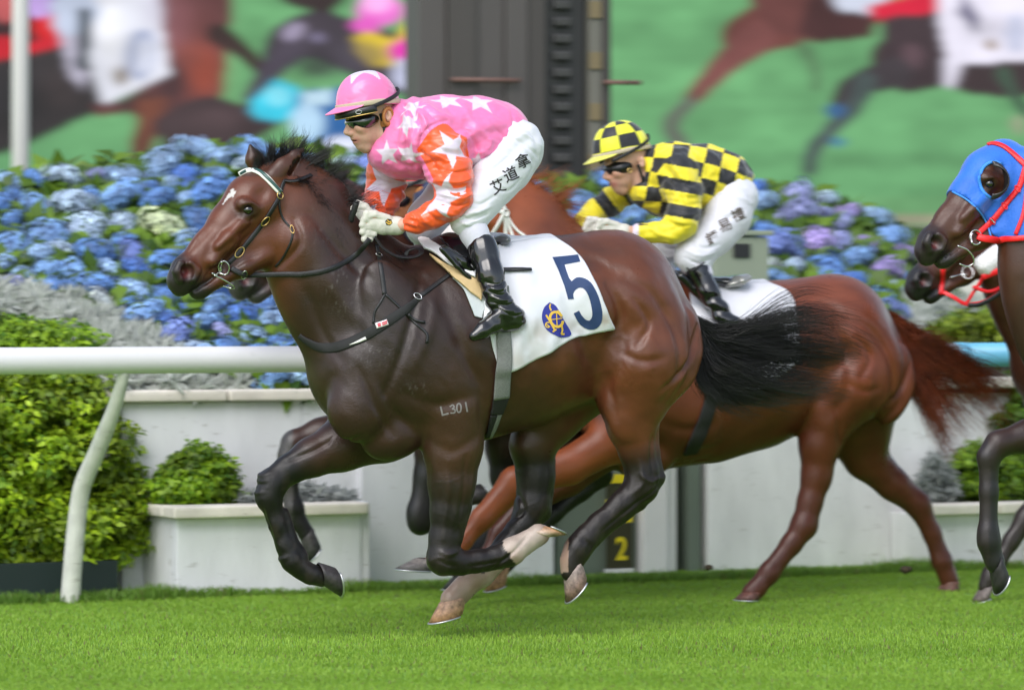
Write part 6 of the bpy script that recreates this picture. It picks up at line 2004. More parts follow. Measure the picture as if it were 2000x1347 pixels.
# ------------------------------------------------------------------- chestnut horse: bridle, saddle, cloth
ph2 = lambda u, v, l: PH1.pt(u, v, l) + dn2
br2 = thing('bridle', 'white webbing bridle on the chestnut horse', 'bridle', PH1.pt(545, 380, 0.09) + dn2)
def m2(uv):     # leader's picture points -> where they fall on the moved head
    P = np.array([ph2(u, v, 0.09) for u, v in uv]); a, b = cam_uv(P); return list(zip(a, b))
strap_part('cheek_strap', BV2, m2([(546, 384), (517, 431), (467, 493), (446, 514)]), 4.2, M_white_band, br2, P2, 0.004)
strap_part('browband', BV2, m2([(547, 377), (522, 349), (494, 334), (470, 341)]), 4.5, M_white_band, br2, P2, 0.004)
strap_part('throat_strap', BV2, m2([(545, 388), (562, 430), (571, 462), (552, 504)]), 3.0, M_white_band, br2, P2, 0.004)
strap_part('noseband', BV2, m2([(440, 500), (420, 478), (404, 466)]), 4.5, M_white_band, br2, P2, 0.004)
strap_part('breast_strap', BV2, [(950, 404), (967, 410), (985, 416)], 4.5, M_white_band, br2, P2, 0.004)
strap_part('breast_strap', BV2, [(985, 416), (987, 440), (988, 470)], 4.0, M_white_band, br2, P2, 0.004)
strap_part('breast_strap', BV2, [(988, 414), (996, 432), (1010, 450), (1026, 462)], 2.6, M_white_band, br2, P2, 0.004)
ring_part('ring', BV2, 986, 416, 7, 0.004, M_white_band, br2, P2)

sc2 = thing('saddle_cloth', 'plain white saddle cloth half hidden by the black tail', 'saddle cloth', P2.pt(1480, 600, 0.3))
CV2, CQ2 = cloth_patch(BV2, [(1345, 560), (1355, 640), (1365, 720), (1375, 768)], [(1502, 555), (1540, 574), (1556, 620), (1560, 705)],
                       [(1375, 768), (1420, 772), (1480, 764), (1560, 705)], [(1345, 560), (1400, 560), (1460, 556), (1502, 555)], P2, 40, 36, 0.012, 0.004, 5)
cloth_obj(CV2, CQ2, P2, sc2)
sd2 = thing('saddle', 'black racing saddle with a cantle coloured pale as its highlight and black girth on the chestnut', 'saddle', P2.pt(1400, 560, 0.1))
BVS2 = bvh_of(np.concatenate([V2, CV2]), np.concatenate([Q2, CQ2 + len(V2)]))
strap_part('girth', BV2, [(1392, 740), (1385, 790), (1368, 840), (1348, 884)], [14, 14, 14.5, 15], M_elastic, sd2, P2, 0.005, n=30, off=0.008)
SB = Body(P2)
SB.chain([(1322, 536, 9), (1360, 545, 11), (1410, 552, 11), (1440, 545, 9)], l=0.05, w=3.2, k=0.02)
SB.chain([(1330, 540, 9), (1358, 566, 9), (1385, 600, 8)], l=0.22, k=0.02)
V, Q = SB.mesh(0.009)
link('seat', npmesh('seat', V, Q), M_patent, sd2)
SB = Body(P2)
SB.chain([(1422, 556, 7), (1442, 549, 10), (1456, 543, 9)], l=0.12, w=2.4, k=0.02)
V, Q = SB.mesh(0.007)
link('cantle', npmesh('cantle', V, Q), mat('highlight_toned_leather', (0.32, 0.32, 0.30), 0.22, 0.4, coat=0.4), sd2)  # the cantle's silver highlight is put into its base colour

# ------------------------------------------------------------------- right edge: blue hood and red bridle
M_hood = mat('blue_lycra', (0.010, 0.135, 0.62), 0.55, sheen=0.3, var=0.16, vscale=12, bump=0.2, bscale=90)
M_hood_edge = mat('pale_blue_binding', (0.05, 0.27, 0.78), 0.6, bump=0.2, bscale=200)
M_cup = mat('black_plastic', (0.015, 0.015, 0.017), 0.28)
M_fleece = mat('sheepskin', (0.75, 0.73, 0.72), 0.95, bump=0.8, bscale=90, sheen=0.5)
hd4 = thing('hood', 'bright blue racing hood with a black eye cup', 'hood', PH1.pt(520, 370, 0) + d4h)
PHn = PH1.n
L4 = (V4 - d4h - PH1.P0) @ PHn
near4 = V4 + np.where(L4 < 0, -2 * L4, 0)[:, None] * PHn
u4, v4 = cam_uv(near4)
hoodpoly = [(1858, 376), (1866, 345), (1882, 318), (1918, 280), (1949, 262), (1985, 250), (2030, 235), (2100, 270), (2120, 380), (2060, 470), (1990, 474), (1935, 464), (1929, 440), (1914, 415), (1889, 391)]
ears4 = v4 < 283
EH = (1941, 352)
hole = ((u4 - EH[0]) / 25) ** 2 + ((v4 - EH[1]) / 33) ** 2 < 1
mk = in_poly(u4, v4, hoodpoly) & ~hole & ~((v4 < 276) & (u4 > 1990))
hood_o, HP, HQ = cover('hood_cloth', V4, Q4, mk, 0.006, M_hood, hd4)
BVH4 = bvh_of(np.concatenate([V4, HP]), np.concatenate([Q4, HQ + len(V4)]))
steel_bar('seam_binding', BVH4, [(1861, 375), (1889, 391), (1914, 416), (1928, 440), (1934, 462)], 0.0042, hd4, P4, 0.004, M_hood_edge)
ang = np.linspace(60, 260, 18)
steel_bar('eye_binding', BVH4, [(EH[0] + 28 * math.cos(math.radians(a)), EH[1] - 36 * math.sin(math.radians(a))) for a in ang], 0.0075, hd4, P4, 0.003, M_hood_edge)
# eye cup: the rear half of a shell standing out from the hood
c = hit(BVH4, *EH)[0] if hit(BVH4, *EH) else PH1.pt(484, 410, 0.1) + d4h
scx = F / c[1]
cup = []
na, nb_ = 22, 8
for i, a in enumerate(np.radians(np.linspace(-100, 95, na))):
    for j, b in enumerate(np.linspace(0, 1, nb_)):
        rr = 1.0 - 0.38 * (1 - math.cos(b * 1.35))
        h = 0.055 * math.sin(b * 1.35)
        cup.append(c + (PH1.t * math.cos(a) * 29 + PH1.z * math.sin(a) * 38) / scx * rr + PHn * (h * max(0.12, math.cos(a * 0.9)) - 0.004))
i = np.arange(na - 1)[:, None] * nb_; j = np.arange(nb_ - 1)[None]
q = np.stack([i + j, i + nb_ + j, i + nb_ + j + 1, i + j + 1], -1).reshape(-1, 4)
o = link('eye_cup', npmesh('eye_cup', np.array(cup), q), M_cup, hd4)
md = o.modifiers.new('thickness', 'SOLIDIFY'); md.thickness = 0.006
V, Q = ellipsoid(PH1.pt(484, 410, -0.11) + d4h + PH1.t * 0.005, PH1.M, (0.03, 0.028, 0.045), 16, 10)
link('eye_cup', npmesh('eye_cup', V, Q), M_cup, hd4)

br4 = thing('bridle', 'red rubber bridle with steel bit over the blue hood', 'bridle', PH1.pt(545, 380, 0.09) + d4h)
strap_part('browband', BVH4, [(1929, 284), (1940, 281), (1960, 287), (1982, 304), (2004, 324)], 5.5, M_red_band, br4, P4, 0.004, off=0.005)
strap_part('cheek_strap', BVH4, [(2003, 326), (1996, 350), (1988, 370), (1962, 402), (1936, 432), (1908, 458)], 5.5, M_red_band, br4, P4, 0.005, off=0.006)
for u, v in ((1988, 370), (1962, 403), (1936, 432)):
    ring_part('keeper', BVH4, u, v, 6.5, 0.003, M_red_band, br4, P4, (1.1, 0.6), -50, 0.012)
steel_bar('buckle', BVH4, [(1932, 428), (1941, 437)], 0.003, br4, P4, 0.016)
strap_part('throat_strap', BVH4, [(2006, 330), (2004, 380), (1998, 420), (1984, 458)], 4.0, M_red_band, br4, P4, 0.004, off=0.006)
strap_part('rein', BVH4, [(1908, 462), (1918, 466), (1950, 467), (1985, 466), (2030, 460), (2080, 440)], [7, 7, 5.5, 5.5, 5.5, 5.5], M_red_band, br4, P4, 0.005, off=0.012)
ring_part('bit_ring', BVH4, 1902, 464, 13, 0.0032, M_steel, br4, P4, (1, 1.1), 0, 0.016)
steel_bar('bit_bar', BVH4, [(1893, 454), (1892, 466), (1895, 478)], 0.005, br4, P4, 0.018)
tube_part('tongue_bar', [PH1.pt(412, 537, 0.085) + d4h, PH1.pt(432, 545, 0.10) + d4h, PH1.pt(446, 560, 0.10) + d4h, PH1.pt(448, 572, 0.09) + d4h, PH1.pt(436, 579, 0.08) + d4h, PH1.pt(418, 574, 0.07) + d4h], 0.0032, M_steel, br4)

br5 = thing('bridle', 'red bridle with a white sheepskin noseband below the blue hooded horse', 'bridle', PH1.pt(440, 500, 0.06) + d5)
def h5(u, v, l): return PH1.pt(u - 1444, v - 16, l) + d5
strap_part('nose_strap', BV5, [(1842, 520), (1841, 545), (1837, 575)], 4.2, M_red_band, br5, P5, 0.004)
Ps = spline(np.array([P5.pt(1912, 527, 0.13), P5.pt(1935, 510, 0.14), P5.pt(1975, 482, 0.14)]), 26)
V, Q = sweep(Ps, np.interp(np.linspace(0, 1, 26), [0, .1, .9, 1], [0.035, 0.05, 0.052, 0.04]), n=22)
nn = vnormals(V, Q)
V = V + nn * (0.012 * (fbm(V * 60, 5, 2) - 0.5))[:, None]
link('sheepskin', npmesh('sheepskin', V, Q), M_fleece, br5)
ring_part('bit_ring', BV5, 1889, 536, 12, 0.003, M_steel, br5, P5, (0.9, 1.1), 0, 0.02)
steel_bar('bit_bar', BV5, [(1853, 540), (1870, 539), (1886, 539)], 0.0045, br5, P5, 0.02)
free_strap('chin_strap', [(1842, 570, 0.06), (1862, 580, 0.09), (1882, 592, 0.10), (1900, 594, 0.10), (1925, 588, 0.1), (1950, 572, 0.1)], 0.009, M_red_band, br5, P5)
free_strap('chin_strap', [(1888, 592, 0.10), (1902, 570, 0.11), (1916, 548, 0.12), (1925, 530, 0.12)], 0.008, M_red_band, br5, P5)
free_strap('rein', [(1918, 542, 0.15), (1945, 531, 0.18), (1975, 519, 0.2), (2010, 506, 0.22), (2060, 486, 0.22)], 0.013, M_red_band, br5, P5, 0.004)
free_strap('rein', [(1900, 560, 0.12), (1930, 569, 0.13), (1955, 560, 0.13), (1972, 540, 0.13), (1985, 515, 0.13)], 0.008, M_red_band, br5, P5, 0.003)
free_strap('leather_rein', [(1890, 596, 0.10), (1915, 594, 0.12), (1945, 578, 0.14), (1970, 560, 0.16), (2010, 530, 0.2)], 0.010, M_leather, br5, P5, 0.003)
# hidden horse: a plain bridle
br3 = thing('bridle', 'dark bridle with pale bit on the horse behind the leader', 'bridle', PH1.pt(545, 380, 0.09) + d3)
BV3 = bvh_of(V3, Q3)
def m3(uv):
    P = np.array([PH1.pt(u, v, 0.08) + d3 for u, v in uv]); a, b = cam_uv(P); return list(zip(a, b))
strap_part('cheek_strap', BV3, m3([(546, 384), (517, 431), (467, 493), (446, 514)]), 4.2, M_leather, br3, P3, 0.004)
ring_part('bit_ring', BV3, *m3([(437, 522)])[0], 12, 0.004, M_steel, br3, P3)
# =================================================================== jockeys
M_skin = mat('skin', attr=True, rough=0.55, sub=0.12, spec=0.35, var=0.06, vscale=40, bump=0.12, bscale=220)
M_silk = mat('racing_silk', attr=True, rough=0.30, spec=0.6, sheen=0.2, bump=0.8, bscale=5.0, stretch=(1.0, 1.0, 1.7), bump2=0.35, b2scale=13, bdist=0.018, ridged=True)
M_silk2 = mat('printed_cotton_silk', attr=True, rough=0.5, spec=0.4, sheen=0.3, bump=0.7, bscale=5.0, stretch=(1.0, 1.0, 1.5), bump2=0.3, b2scale=13, bdist=0.018, ridged=True)
M_breech = mat('white_breeches_nylon', (0.66, 0.655, 0.71), 0.5, sheen=0.3, bump=0.6, bscale=5, stretch=(1.0, 1.0, 2.0), bump2=0.2, b2scale=16, bdist=0.012, ridged=True)
M_sock = mat('white_stretch_legging', (0.58, 0.57, 0.66), 0.7, sheen=0.4, var=0.05, vscale=120, bump=0.12, bscale=400)
M_glove = mat('cream_leather_glove', (0.58, 0.56, 0.49), 0.55, var=0.12, vscale=45, bump=0.12, bscale=90)
M_goggle = mat('dark_goggle_lens', (0.006, 0.012, 0.010), 0.06, coat=1.0)
M_gframe = mat('black_goggle_frame', (0.008, 0.008, 0.009), 0.3)
M_strap = mat('black_elastic_strap', (0.010, 0.010, 0.011), 0.6, bump=0.2, bscale=300)
M_tanear = mat('tan_leather', (0.36, 0.14, 0.035), 0.55, bump=0.2, bscale=150)
M_beige = mat('beige_band', (0.50, 0.42, 0.30), 0.7, bump=0.2, bscale=300)
M_ink = mat('black_ink_print', (0.025, 0.02, 0.02), 0.7)
M_redplastic = mat('red_plastic', (0.6, 0.02, 0.02), 0.35)
PINK, ORANGE, WHITE = np.array((0.84, 0.185, 0.42)), np.array((0.88, 0.100, 0.020)), np.array((0.66, 0.57, 0.68))
YEL, BLK = np.array((0.80, 0.66, 0.022)), np.array((0.014, 0.014, 0.017))

def star_mask(P, c, n, up, R, rot, inner=0.42):
    """which points lie inside a five-pointed star printed round c"""
    n = n / np.linalg.norm(n)
    x = np.cross(up, n); x /= np.linalg.norm(x)
    y = np.cross(n, x)
    q = P - c
    d = np.abs(q @ n)
    X, Y = q @ x, q @ y
    r = np.hypot(X, Y); a = np.arctan2(Y, X) + rot
    seg = 2 * np.pi / 5
    a = np.abs((a + seg / 2) % seg - seg / 2)
    # edge from the tip (R, 0) to the inner corner
    ix, iy = R * inner * math.cos(seg / 2), R * inner * math.sin(seg / 2)
    px, py = r * np.cos(a), r * np.sin(a)
    side = ((ix - R) * py - iy * (px - R)) / math.hypot(ix - R, iy)
    return np.where((d < R * 0.9) & (r < R * 1.1), np.clip(0.5 + side / 0.004, 0, 1), 0.0)

def wrinkle(V, seeds, scale, amp, sq=(1, 1, 1)):
    w = fbm(V * np.asarray(sq) * scale, seeds, 3)
    r = 1 - np.abs(2 * w - 1) * 2
    return amp * r

def hand(B, pl, wrist, knuckle, l, r=8.0, k=0.0028, side=1):
    """a closed fist round the rein: palm, four bent fingers of unequal length and a thumb"""
    w, kn = np.array(wrist, float), np.array(knuckle, float)
    ax = kn - w; L = np.hypot(*ax); ax /= L
    pr = np.array([-ax[1], ax[0]])
    if pr[1] < 0: pr = -pr
    B.chain([(w[0], w[1], r * 1.9), (*(w + ax * L * 0.5), r * 2.3), (*kn, r * 2.0)], l=l, w=0.72, k=0.012, pl=pl, tagn='hand')
    ln = [0.98, 1.08, 1.02, 0.84]
    for i in range(4):
        off = pr * (i - 1.4) * r * 1.62
        b = kn + off * 1.0 - ax * abs(i - 1.2) * r * 0.22
        m = b + ax * r * 2.0 * ln[i] + pr * r * 0.15
        t1 = m + pr * r * 1.25 + ax * r * 0.25
        t2 = b + pr * r * 1.2 + ax * r * 0.5
        lo = l + 0.004 - 0.010 * (i - 1.5) * side * 0.3
        B.chain([(*b, r * 0.98), (*m, r * 0.92), (*t1, r * 0.84), (*t2, r * 0.74)], l=lo, w=0.95, k=k, pl=pl, tagn='hand')
    tb = w + ax * L * 0.35 - pr * r * 1.4
    tm = w + ax * L * 0.95 - pr * r * 2.1
    te = kn + ax * r * 1.2 - pr * r * 1.5
    B.chain([(*tb, r * 1.15), (*tm, r * 0.98), (*te, r * 0.82)], l=l + side * 0.012, w=0.95, k=k, pl=pl, tagn='hand')

def head(B, pj, u0, v0, s=1.0, t='head'):
    """face in profile, looking along -t of its plane; (u0, v0) is the skull centre, s scales"""
    f = lambda *q: tuple((u0 + q[0] * s, v0 + q[1] * s) + tuple(x * s for x in q[2:3]))
    C = lambda pts, **k: B.chain([f(*p) for p in pts], pl=pj, tagn=t, **k)
    B.ell(u0 + 0 * s, v0 - 6 * s, 50 * s, 48 * s, 0, 0.076, k=0.01, pl=pj, tagn=t)
    C([(-14, 20, 33), (-10, 48, 28), (-8, 62, 20)], w=0.92, k=0.012)
    C([(-8, 75, 12), (-16, 72, 10)], w=1.5, k=0.010)                    # chin
    C([(18, 66, 10), (36, 44, 12), (40, 20, 14)], w=2.0, k=0.015)       # jaw
    C([(-33, 8, 6), (-37, 28, 6.5)], w=1.5, k=0.010)                  # bridge of the nose
    C([(-35, 20, 5.5), (-44, 45, 7.4)], w=0.95, k=0.005)
    C([(-38, 48, 6.4)], w=1.8, k=0.004)                                   # nostrils
    C([(-26, 57, 5.6), (-30, 59.5, 4.2)], w=2.6, k=0.006)               # upper lip
    C([(-23, 66, 5.6), (-26, 66.5, 4.2)], w=2.3, k=0.005)               # lower lip
    C([(-34, 4, 7)], w=3.0, k=0.012)                                    # brow
    for l in (1, -1):
        B.ell(u0 - 16 * s, v0 + 36 * s, 15 * s, 12 * s, -20, 0.022, l=l * 0.045, k=0.012, pl=pj, tagn=t)    # cheekbones
        B.ell(u0 - 23 * s, v0 + 17 * s, 8 * s, 5 * s, 0, 0.016, l=l * 0.040, k=0.008, op='s', pl=pj)
        # ears
        B.ell(u0 + 36 * s, v0 + 12 * s, 8 * s, 14 * s, 10, 0.012, l=l * 0.078, k=0.006, pl=pj, tagn=t)
        B.ell(u0 + 35 * s, v0 + 12 * s, 4 * s, 8 * s, 10, 0.010, l=l * 0.090, k=0.003, op='s', pl=pj)
    C([(-40, 62.2, 1.2), (-16, 62.8, 1.2)], w=9, k=0.003, op='s')        # mouth line

def face_paint(pj, u0, v0, s, base, lip):
    def f(V):
        W = V + 0
        L = (W - pj.P0) @ pj.n
        W = W + np.where(L < 0, -2 * L, 0)[:, None] * pj.n
        u, v = cam_uv(W)
        x, y = (u - u0) / s, (v - v0) / s
        n = fbm(V * 60, 3)
        c = np.tile(base, (len(V), 1)) * (0.92 + 0.16 * n)[:, None]
        lp = np.exp(-(((x + 26) / 9) ** 2 + ((y - 62) / 6) ** 2))
        c = lerp(c, lip, np.clip(lp * 1.2, 0, 1) * 0.9)
        beard = np.exp(-(((x - 2) / 32) ** 2 + ((y - 66) / 18) ** 2))
        c = lerp(c, np.array(base) * 0.62, 0.55 * np.clip(beard, 0, 1) * (0.6 + 0.6 * n))
        red = np.exp(-(((x + 33) / 8) ** 2 + ((y - 42) / 9) ** 2)) + 0.6 * np.exp(-(((x + 12) / 14) ** 2 + ((y - 38) / 10) ** 2))
        c = lerp(c, np.array(base) * np.array((1.05, 0.72, 0.66)), 0.5 * np.clip(red, 0, 1))
        return c
    return f

def helmet(root, pj, u0, v0, s, paint, m, pitch=9, peak=True, bandm=None):
    """cap shell, peak and band in the helmet's own frame"""
    c = pj.pt(u0, v0, 0); sc = pj.sc(u0)
    a = math.radians(pitch)
    fw = -pj.t * math.cos(a) - pj.z * math.sin(a)
    up = pj.z * math.cos(a) - pj.t * math.sin(a)
    la = pj.n
    A, Bb, H = 64 * s / sc, 0.104 * s, 68 * s / sc
    n, mm = 120, 60
    ph = np.linspace(0, 2 * np.pi, n, endpoint=False)[None]
    th = np.linspace(0, np.pi / 2, mm)[:, None]
    r = np.cos(th) ** 0.85; z = np.sin(th) ** 0.95
    X = r * np.cos(ph); Yy = r * np.sin(ph); Z = z + 0 * ph
    drop = -0.12 * np.clip(-np.cos(ph), 0, 1) * (1 - z)           # lower at the nape
    Z = Z + drop
    ridge = 1 + 0.012 * np.cos(ph * 6) * r
    fold = 0.018 * np.exp(-((z - 0.10) / 0.10) ** 2) * np.sin(ph * 23 + 3 * np.sin(ph * 3)) * (0.5 + 0.5 * np.sin(ph * 2 + 1))
    V = c + (X * ridge * (1 + fold))[..., None] * A * fw + (Yy * ridge * (1 + fold))[..., None] * Bb * la + Z[..., None] * H * up
    V = V.reshape(-1, 3)
    i = np.arange(mm - 1)[:, None] * n; j = np.arange(n)[None]
    Q = np.stack([i + j, i + (j + 1) % n, i + n + (j + 1) % n, i + n + j], -1).reshape(-1, 4)
    phf = np.tile(ph, (mm, 1)).ravel(); thf = np.tile(th, (1, n)).ravel()
    col = paint(phf, thf)
    o = link('helmet', npmesh('helmet', V, Q, True, col), m, root)
    md = o.modifiers.new('thickness', 'SOLIDIFY'); md.thickness = 0.006; md.offset = -1
    if peak:
        na, nr = 40, 10
        P = []
        for x in np.linspace(-1.15, 1.15, na):
            for t in np.linspace(0, 1, nr):
                k = math.cos(x / 1.15 * math.pi / 2) ** 0.6
                rad = 1 + 0.40 * t * k
                P.append(c + fw * math.cos(x) * A * rad + la * math.sin(x) * Bb * (1 + 0.10 * t * k) + up * H * (0.02 - 0.16 * t * k + 0.04 * math.cos(x * 1.3)))
        i = np.arange(na - 1)[:, None] * nr; j = np.arange(nr - 1)[None]
        q = np.stack([i + j, i + nr + j, i + nr + j + 1, i + j + 1], -1).reshape(-1, 4)
        P = np.array(P)
        pc = np.tile(paint(np.array([0.0]), np.array([0.02]), True), (len(P), 1))
        k = link('peak', npmesh('peak', P, q, True, pc), m, o)
        md = k.modifiers.new('thickness', 'SOLIDIFY'); md.thickness = 0.005
    if bandm is not None:
        aa = np.linspace(0, 2 * np.pi, 80)
        P = np.array([c + fw * math.cos(x) * A * 1.012 + la * math.sin(x) * Bb * 1.012 + up * H * (0.075 - 0.10 * max(0, -math.cos(x))) for x in aa])
        N = np.array([fw * math.cos(x) / A + la * math.sin(x) / Bb for x in aa]); N /= np.linalg.norm(N, axis=1, keepdims=True)
        V2, Q2 = strap(P, N, 0.010 * s, 0.0025)
        link('cap_band', npmesh('cap_band', V2, Q2), bandm, o)
    return o, V, Q, (c, fw, up, la, A, Bb, H)

def goggles(root, pj, u0, v0, s, hb, fr, strap_to=(62, -36), lensm=None):
    """lens shell in front of the eyes, dark frame, elastic round the cap"""
    B = Body(pj)
    B.ell(u0 - 14 * s, v0 + 22 * s, 34 * s, 19 * s, 12, 0.086 * s, k=0.008, pl=pj)
    B.ell(u0 - 19 * s, v0 + 28 * s, 25 * s, 17 * s, 10, 0.083 * s, k=0.012, pl=pj)
    B.ell(u0 - 34 * s, v0 + 44 * s, 9 * s, 13 * s, 0, 0.018 * s, k=0.006, op='s', pl=pj)
    V, Q = B.mesh(0.0035)
    g = link('goggles', npmesh('goggles', V, Q), lensm or M_goggle, root)
    c, fw, up, la, A, Bb, H = fr
    P = []
    for sgn in (1, -1):
        for x in np.linspace(0.9, math.pi, 24)[::1 if sgn > 0 else -1]:
            t = (x - 0.9) / (math.pi - 0.9)
            P.append(c + fw * math.cos(x) * A * 1.03 + la * sgn * math.sin(x) * Bb * 1.035 + up * H * (-0.16 + 0.50 * t))
    P = np.array(P)
    N = np.array([(p - c) - up * ((p - c) @ up) for p in P]); N /= np.linalg.norm(N, axis=1, keepdims=True) + 1e-9
    V2, Q2 = strap(P, N, 0.008 * s, 0.003)
    link('goggle_strap', npmesh('goggle_strap', V2, Q2), M_strap, g)
    return g

def text_decal(name, chars, spots, size, rot, bvh, off, m, parent):
    """printed characters: picture centre of each, size in picture units, turned anticlockwise"""
    tris = []
    for ch, (cu, cv) in zip(chars, spots):
        cu_ = bpy.data.curves.new('letter', 'FONT'); cu_.body = ch; cu_.align_x = 'CENTER'; cu_.align_y = 'CENTER'; cu_.resolution_u = 3
        cu_.offset = 0.012
        to = bpy.data.objects.new('letter', cu_); COL.objects.link(to)
        bpy.context.view_layer.update()
        me = to.to_mesh(); me.calc_loop_triangles()
        v = np.array([x.co[:2] for x in me.vertices]); t = np.array([x.vertices[:] for x in me.loop_triangles])
        v = v - (v.max(0) + v.min(0)) / 2
        v = v / (v.max(0) - v.min(0)).max() * size
        a = math.radians(rot)
        x = v[:, 0] * math.cos(a) - v[:, 1] * math.sin(a); y = v[:, 0] * math.sin(a) + v[:, 1] * math.cos(a)
        p = np.stack([cu + x, cv - y], 1)
        tris.append(split_tris(p[t], 2))
        to.to_mesh_clear(); bpy.data.objects.remove(to); bpy.data.curves.remove(cu_)
    return decal(name, np.concatenate(tris), bvh, off, m, parent)

def jockey(label, P, pj_th, D, root_loc, group='jockeys riding the racehorses'):
    """D: picture-space chains for every limb; returns the parts"""
    root = thing('person', label, 'person', root_loc, group)
    hu, hv, hs = D['head']
    pj = Plane(hu, P.pt(hu, hv, D.get('head_l', 0.0))[1], pj_th)
    # --- one continuous body under the clothes
    B = Body(P)
    head(B, pj, hu, hv, hs)
    B.chain(D['neck'], l=D.get('head_l', 0.0), w=1.0, k=0.03, tagn='neck')
    thin = lambda pts, a=0.86: [(p[0], p[1], p[2] * a) + tuple(p[3:]) for p in pts]
    B.chain(thin(D['torso'], 0.8), w=1.2, k=0.03, tagn='body')
    for q in ('arm_near', 'arm_far'): B.chain(thin(D[q], 0.62), k=0.02, tagn='arm')
    for q in ('wrist_near', 'wrist_far'): B.chain(D[q], k=0.012, tagn='arm')
    for q in ('thigh_near', 'thigh_far', 'shin_near', 'shin_far'): B.chain(thin(D[q], 0.8), k=0.03, tagn='leg')
    for a in ('hand_near', 'hand_far'): hand(B, P, *D[a][:2], D[a][2], D[a][3] * 0.9)
    V, Q = B.mesh(D.get('h', 0.004)); V = relax(V, Q, 1, 0.4)
    HVQ = (V, Q)
    link('body', npmesh('body', V, Q, True, np.clip(face_paint(pj, hu, hv, hs, D['skin'], D['lip'])(V), 0.003, 1)), M_skin, root)
    # --- clothes
    out = {'root': root, 'pj': pj, 'head': HVQ}
    J = Body(P)
    for t in D['torso_parts']:
        J.chain(t[0], l=t[1], w=t[2], k=0.035, tagn='torso')
    J.chain(D['arm_near'], k=0.022, tagn='near'); J.chain(D['arm_far'], k=0.022, tagn='far')
    for t in D.get('carve', ()):
        J.chain(t[0], l=t[1], w=t[2], k=0.02, op='s')
    V, Q = J.mesh(D.get('hj', 0.0033)); V = relax(V, Q, 1, 0.4)
    N = vnormals(V, Q)
    V = V + N * D['wr'](V)[:, None]
    if D.get('folds'):
        N = vnormals(V, Q); V = V + N * carve(V, N, P, D['folds'])[:, None]; N = vnormals(V, Q)
    dt, da, df = J.eval_at(V, ('torso',)), J.eval_at(V, ('near',)), J.eval_at(V, ('far',))
    col = D['paint'](V, N, dt, da, df, J)
    o = link('jacket', npmesh('jacket', V, Q, True, np.clip(col, 0.003, 1)), D['silk'], root)
    out.update(jacket=o, JV=V, JQ=Q)
    K = Body(P)
    for t in D['pelvis']: K.chain(t[0], l=t[1], w=t[2], k=0.04)
    K.chain(D['thigh_near'], w=0.95, k=0.04); K.chain(D['thigh_far'], w=0.95, k=0.04)
    V, Q = K.mesh(D.get('hj', 0.0038)); V = relax(V, Q, 1, 0.4)
    V = V + vnormals(V, Q) * D['wrb'](V)[:, None]
    if D.get('foldsb'):
        N = vnormals(V, Q); V = V + N * carve(V, N, P, D['foldsb'])[:, None]
    o = link('breeches', npmesh('breeches', V, Q), M_breech, root)
    out.update(breeches=o, BV=V, BQ=Q)
    for nm in ('shin_near', 'shin_far'):
        S = Body(P)
        S.chain(D[nm], w=1.0, k=0.02)
        V, Q = S.mesh(0.006); V = relax(V, Q, 1, 0.4)
        link('legging', npmesh('legging', V, Q), M_sock, root)
    for nm in ('boot_near', 'boot_far'):
        S = Body(P)
        for c in D[nm]: S.chain(c, w=0.95, k=0.018)
        V, Q = S.mesh(0.0042); V = relax(V, Q, 1, 0.4)
        N = vnormals(V, Q); u, v = cam_uv(V)
        V = V + N * D['wrk'](V, u, v)[:, None]
        if D.get('foldsk') and nm == 'boot_near':
            N = vnormals(V, Q); V = V + N * carve(V, N, P, D['foldsk'])[:, None]
        b = link('boot', npmesh('boot', V, Q), M_patent, root)
        out.setdefault('boots', []).append((b, V, Q))
    for a in ('hand_near', 'hand_far'):
        S = Body(P); hand(S, P, *D[a][:2], D[a][2], D[a][3])
        S.chain(D['cuff' + a[4:]], w=0.9, k=0.010)
        V, Q = S.mesh(0.0028)
        V = V + vnormals(V, Q) * (0.0007 * (fbm(V * 70, 4, 2) - 0.5) * 2)[:, None]
        g_ = link('glove', npmesh('glove', V, Q), M_glove, root)
        out.setdefault('gloves', []).append((g_, V, Q))
    return out

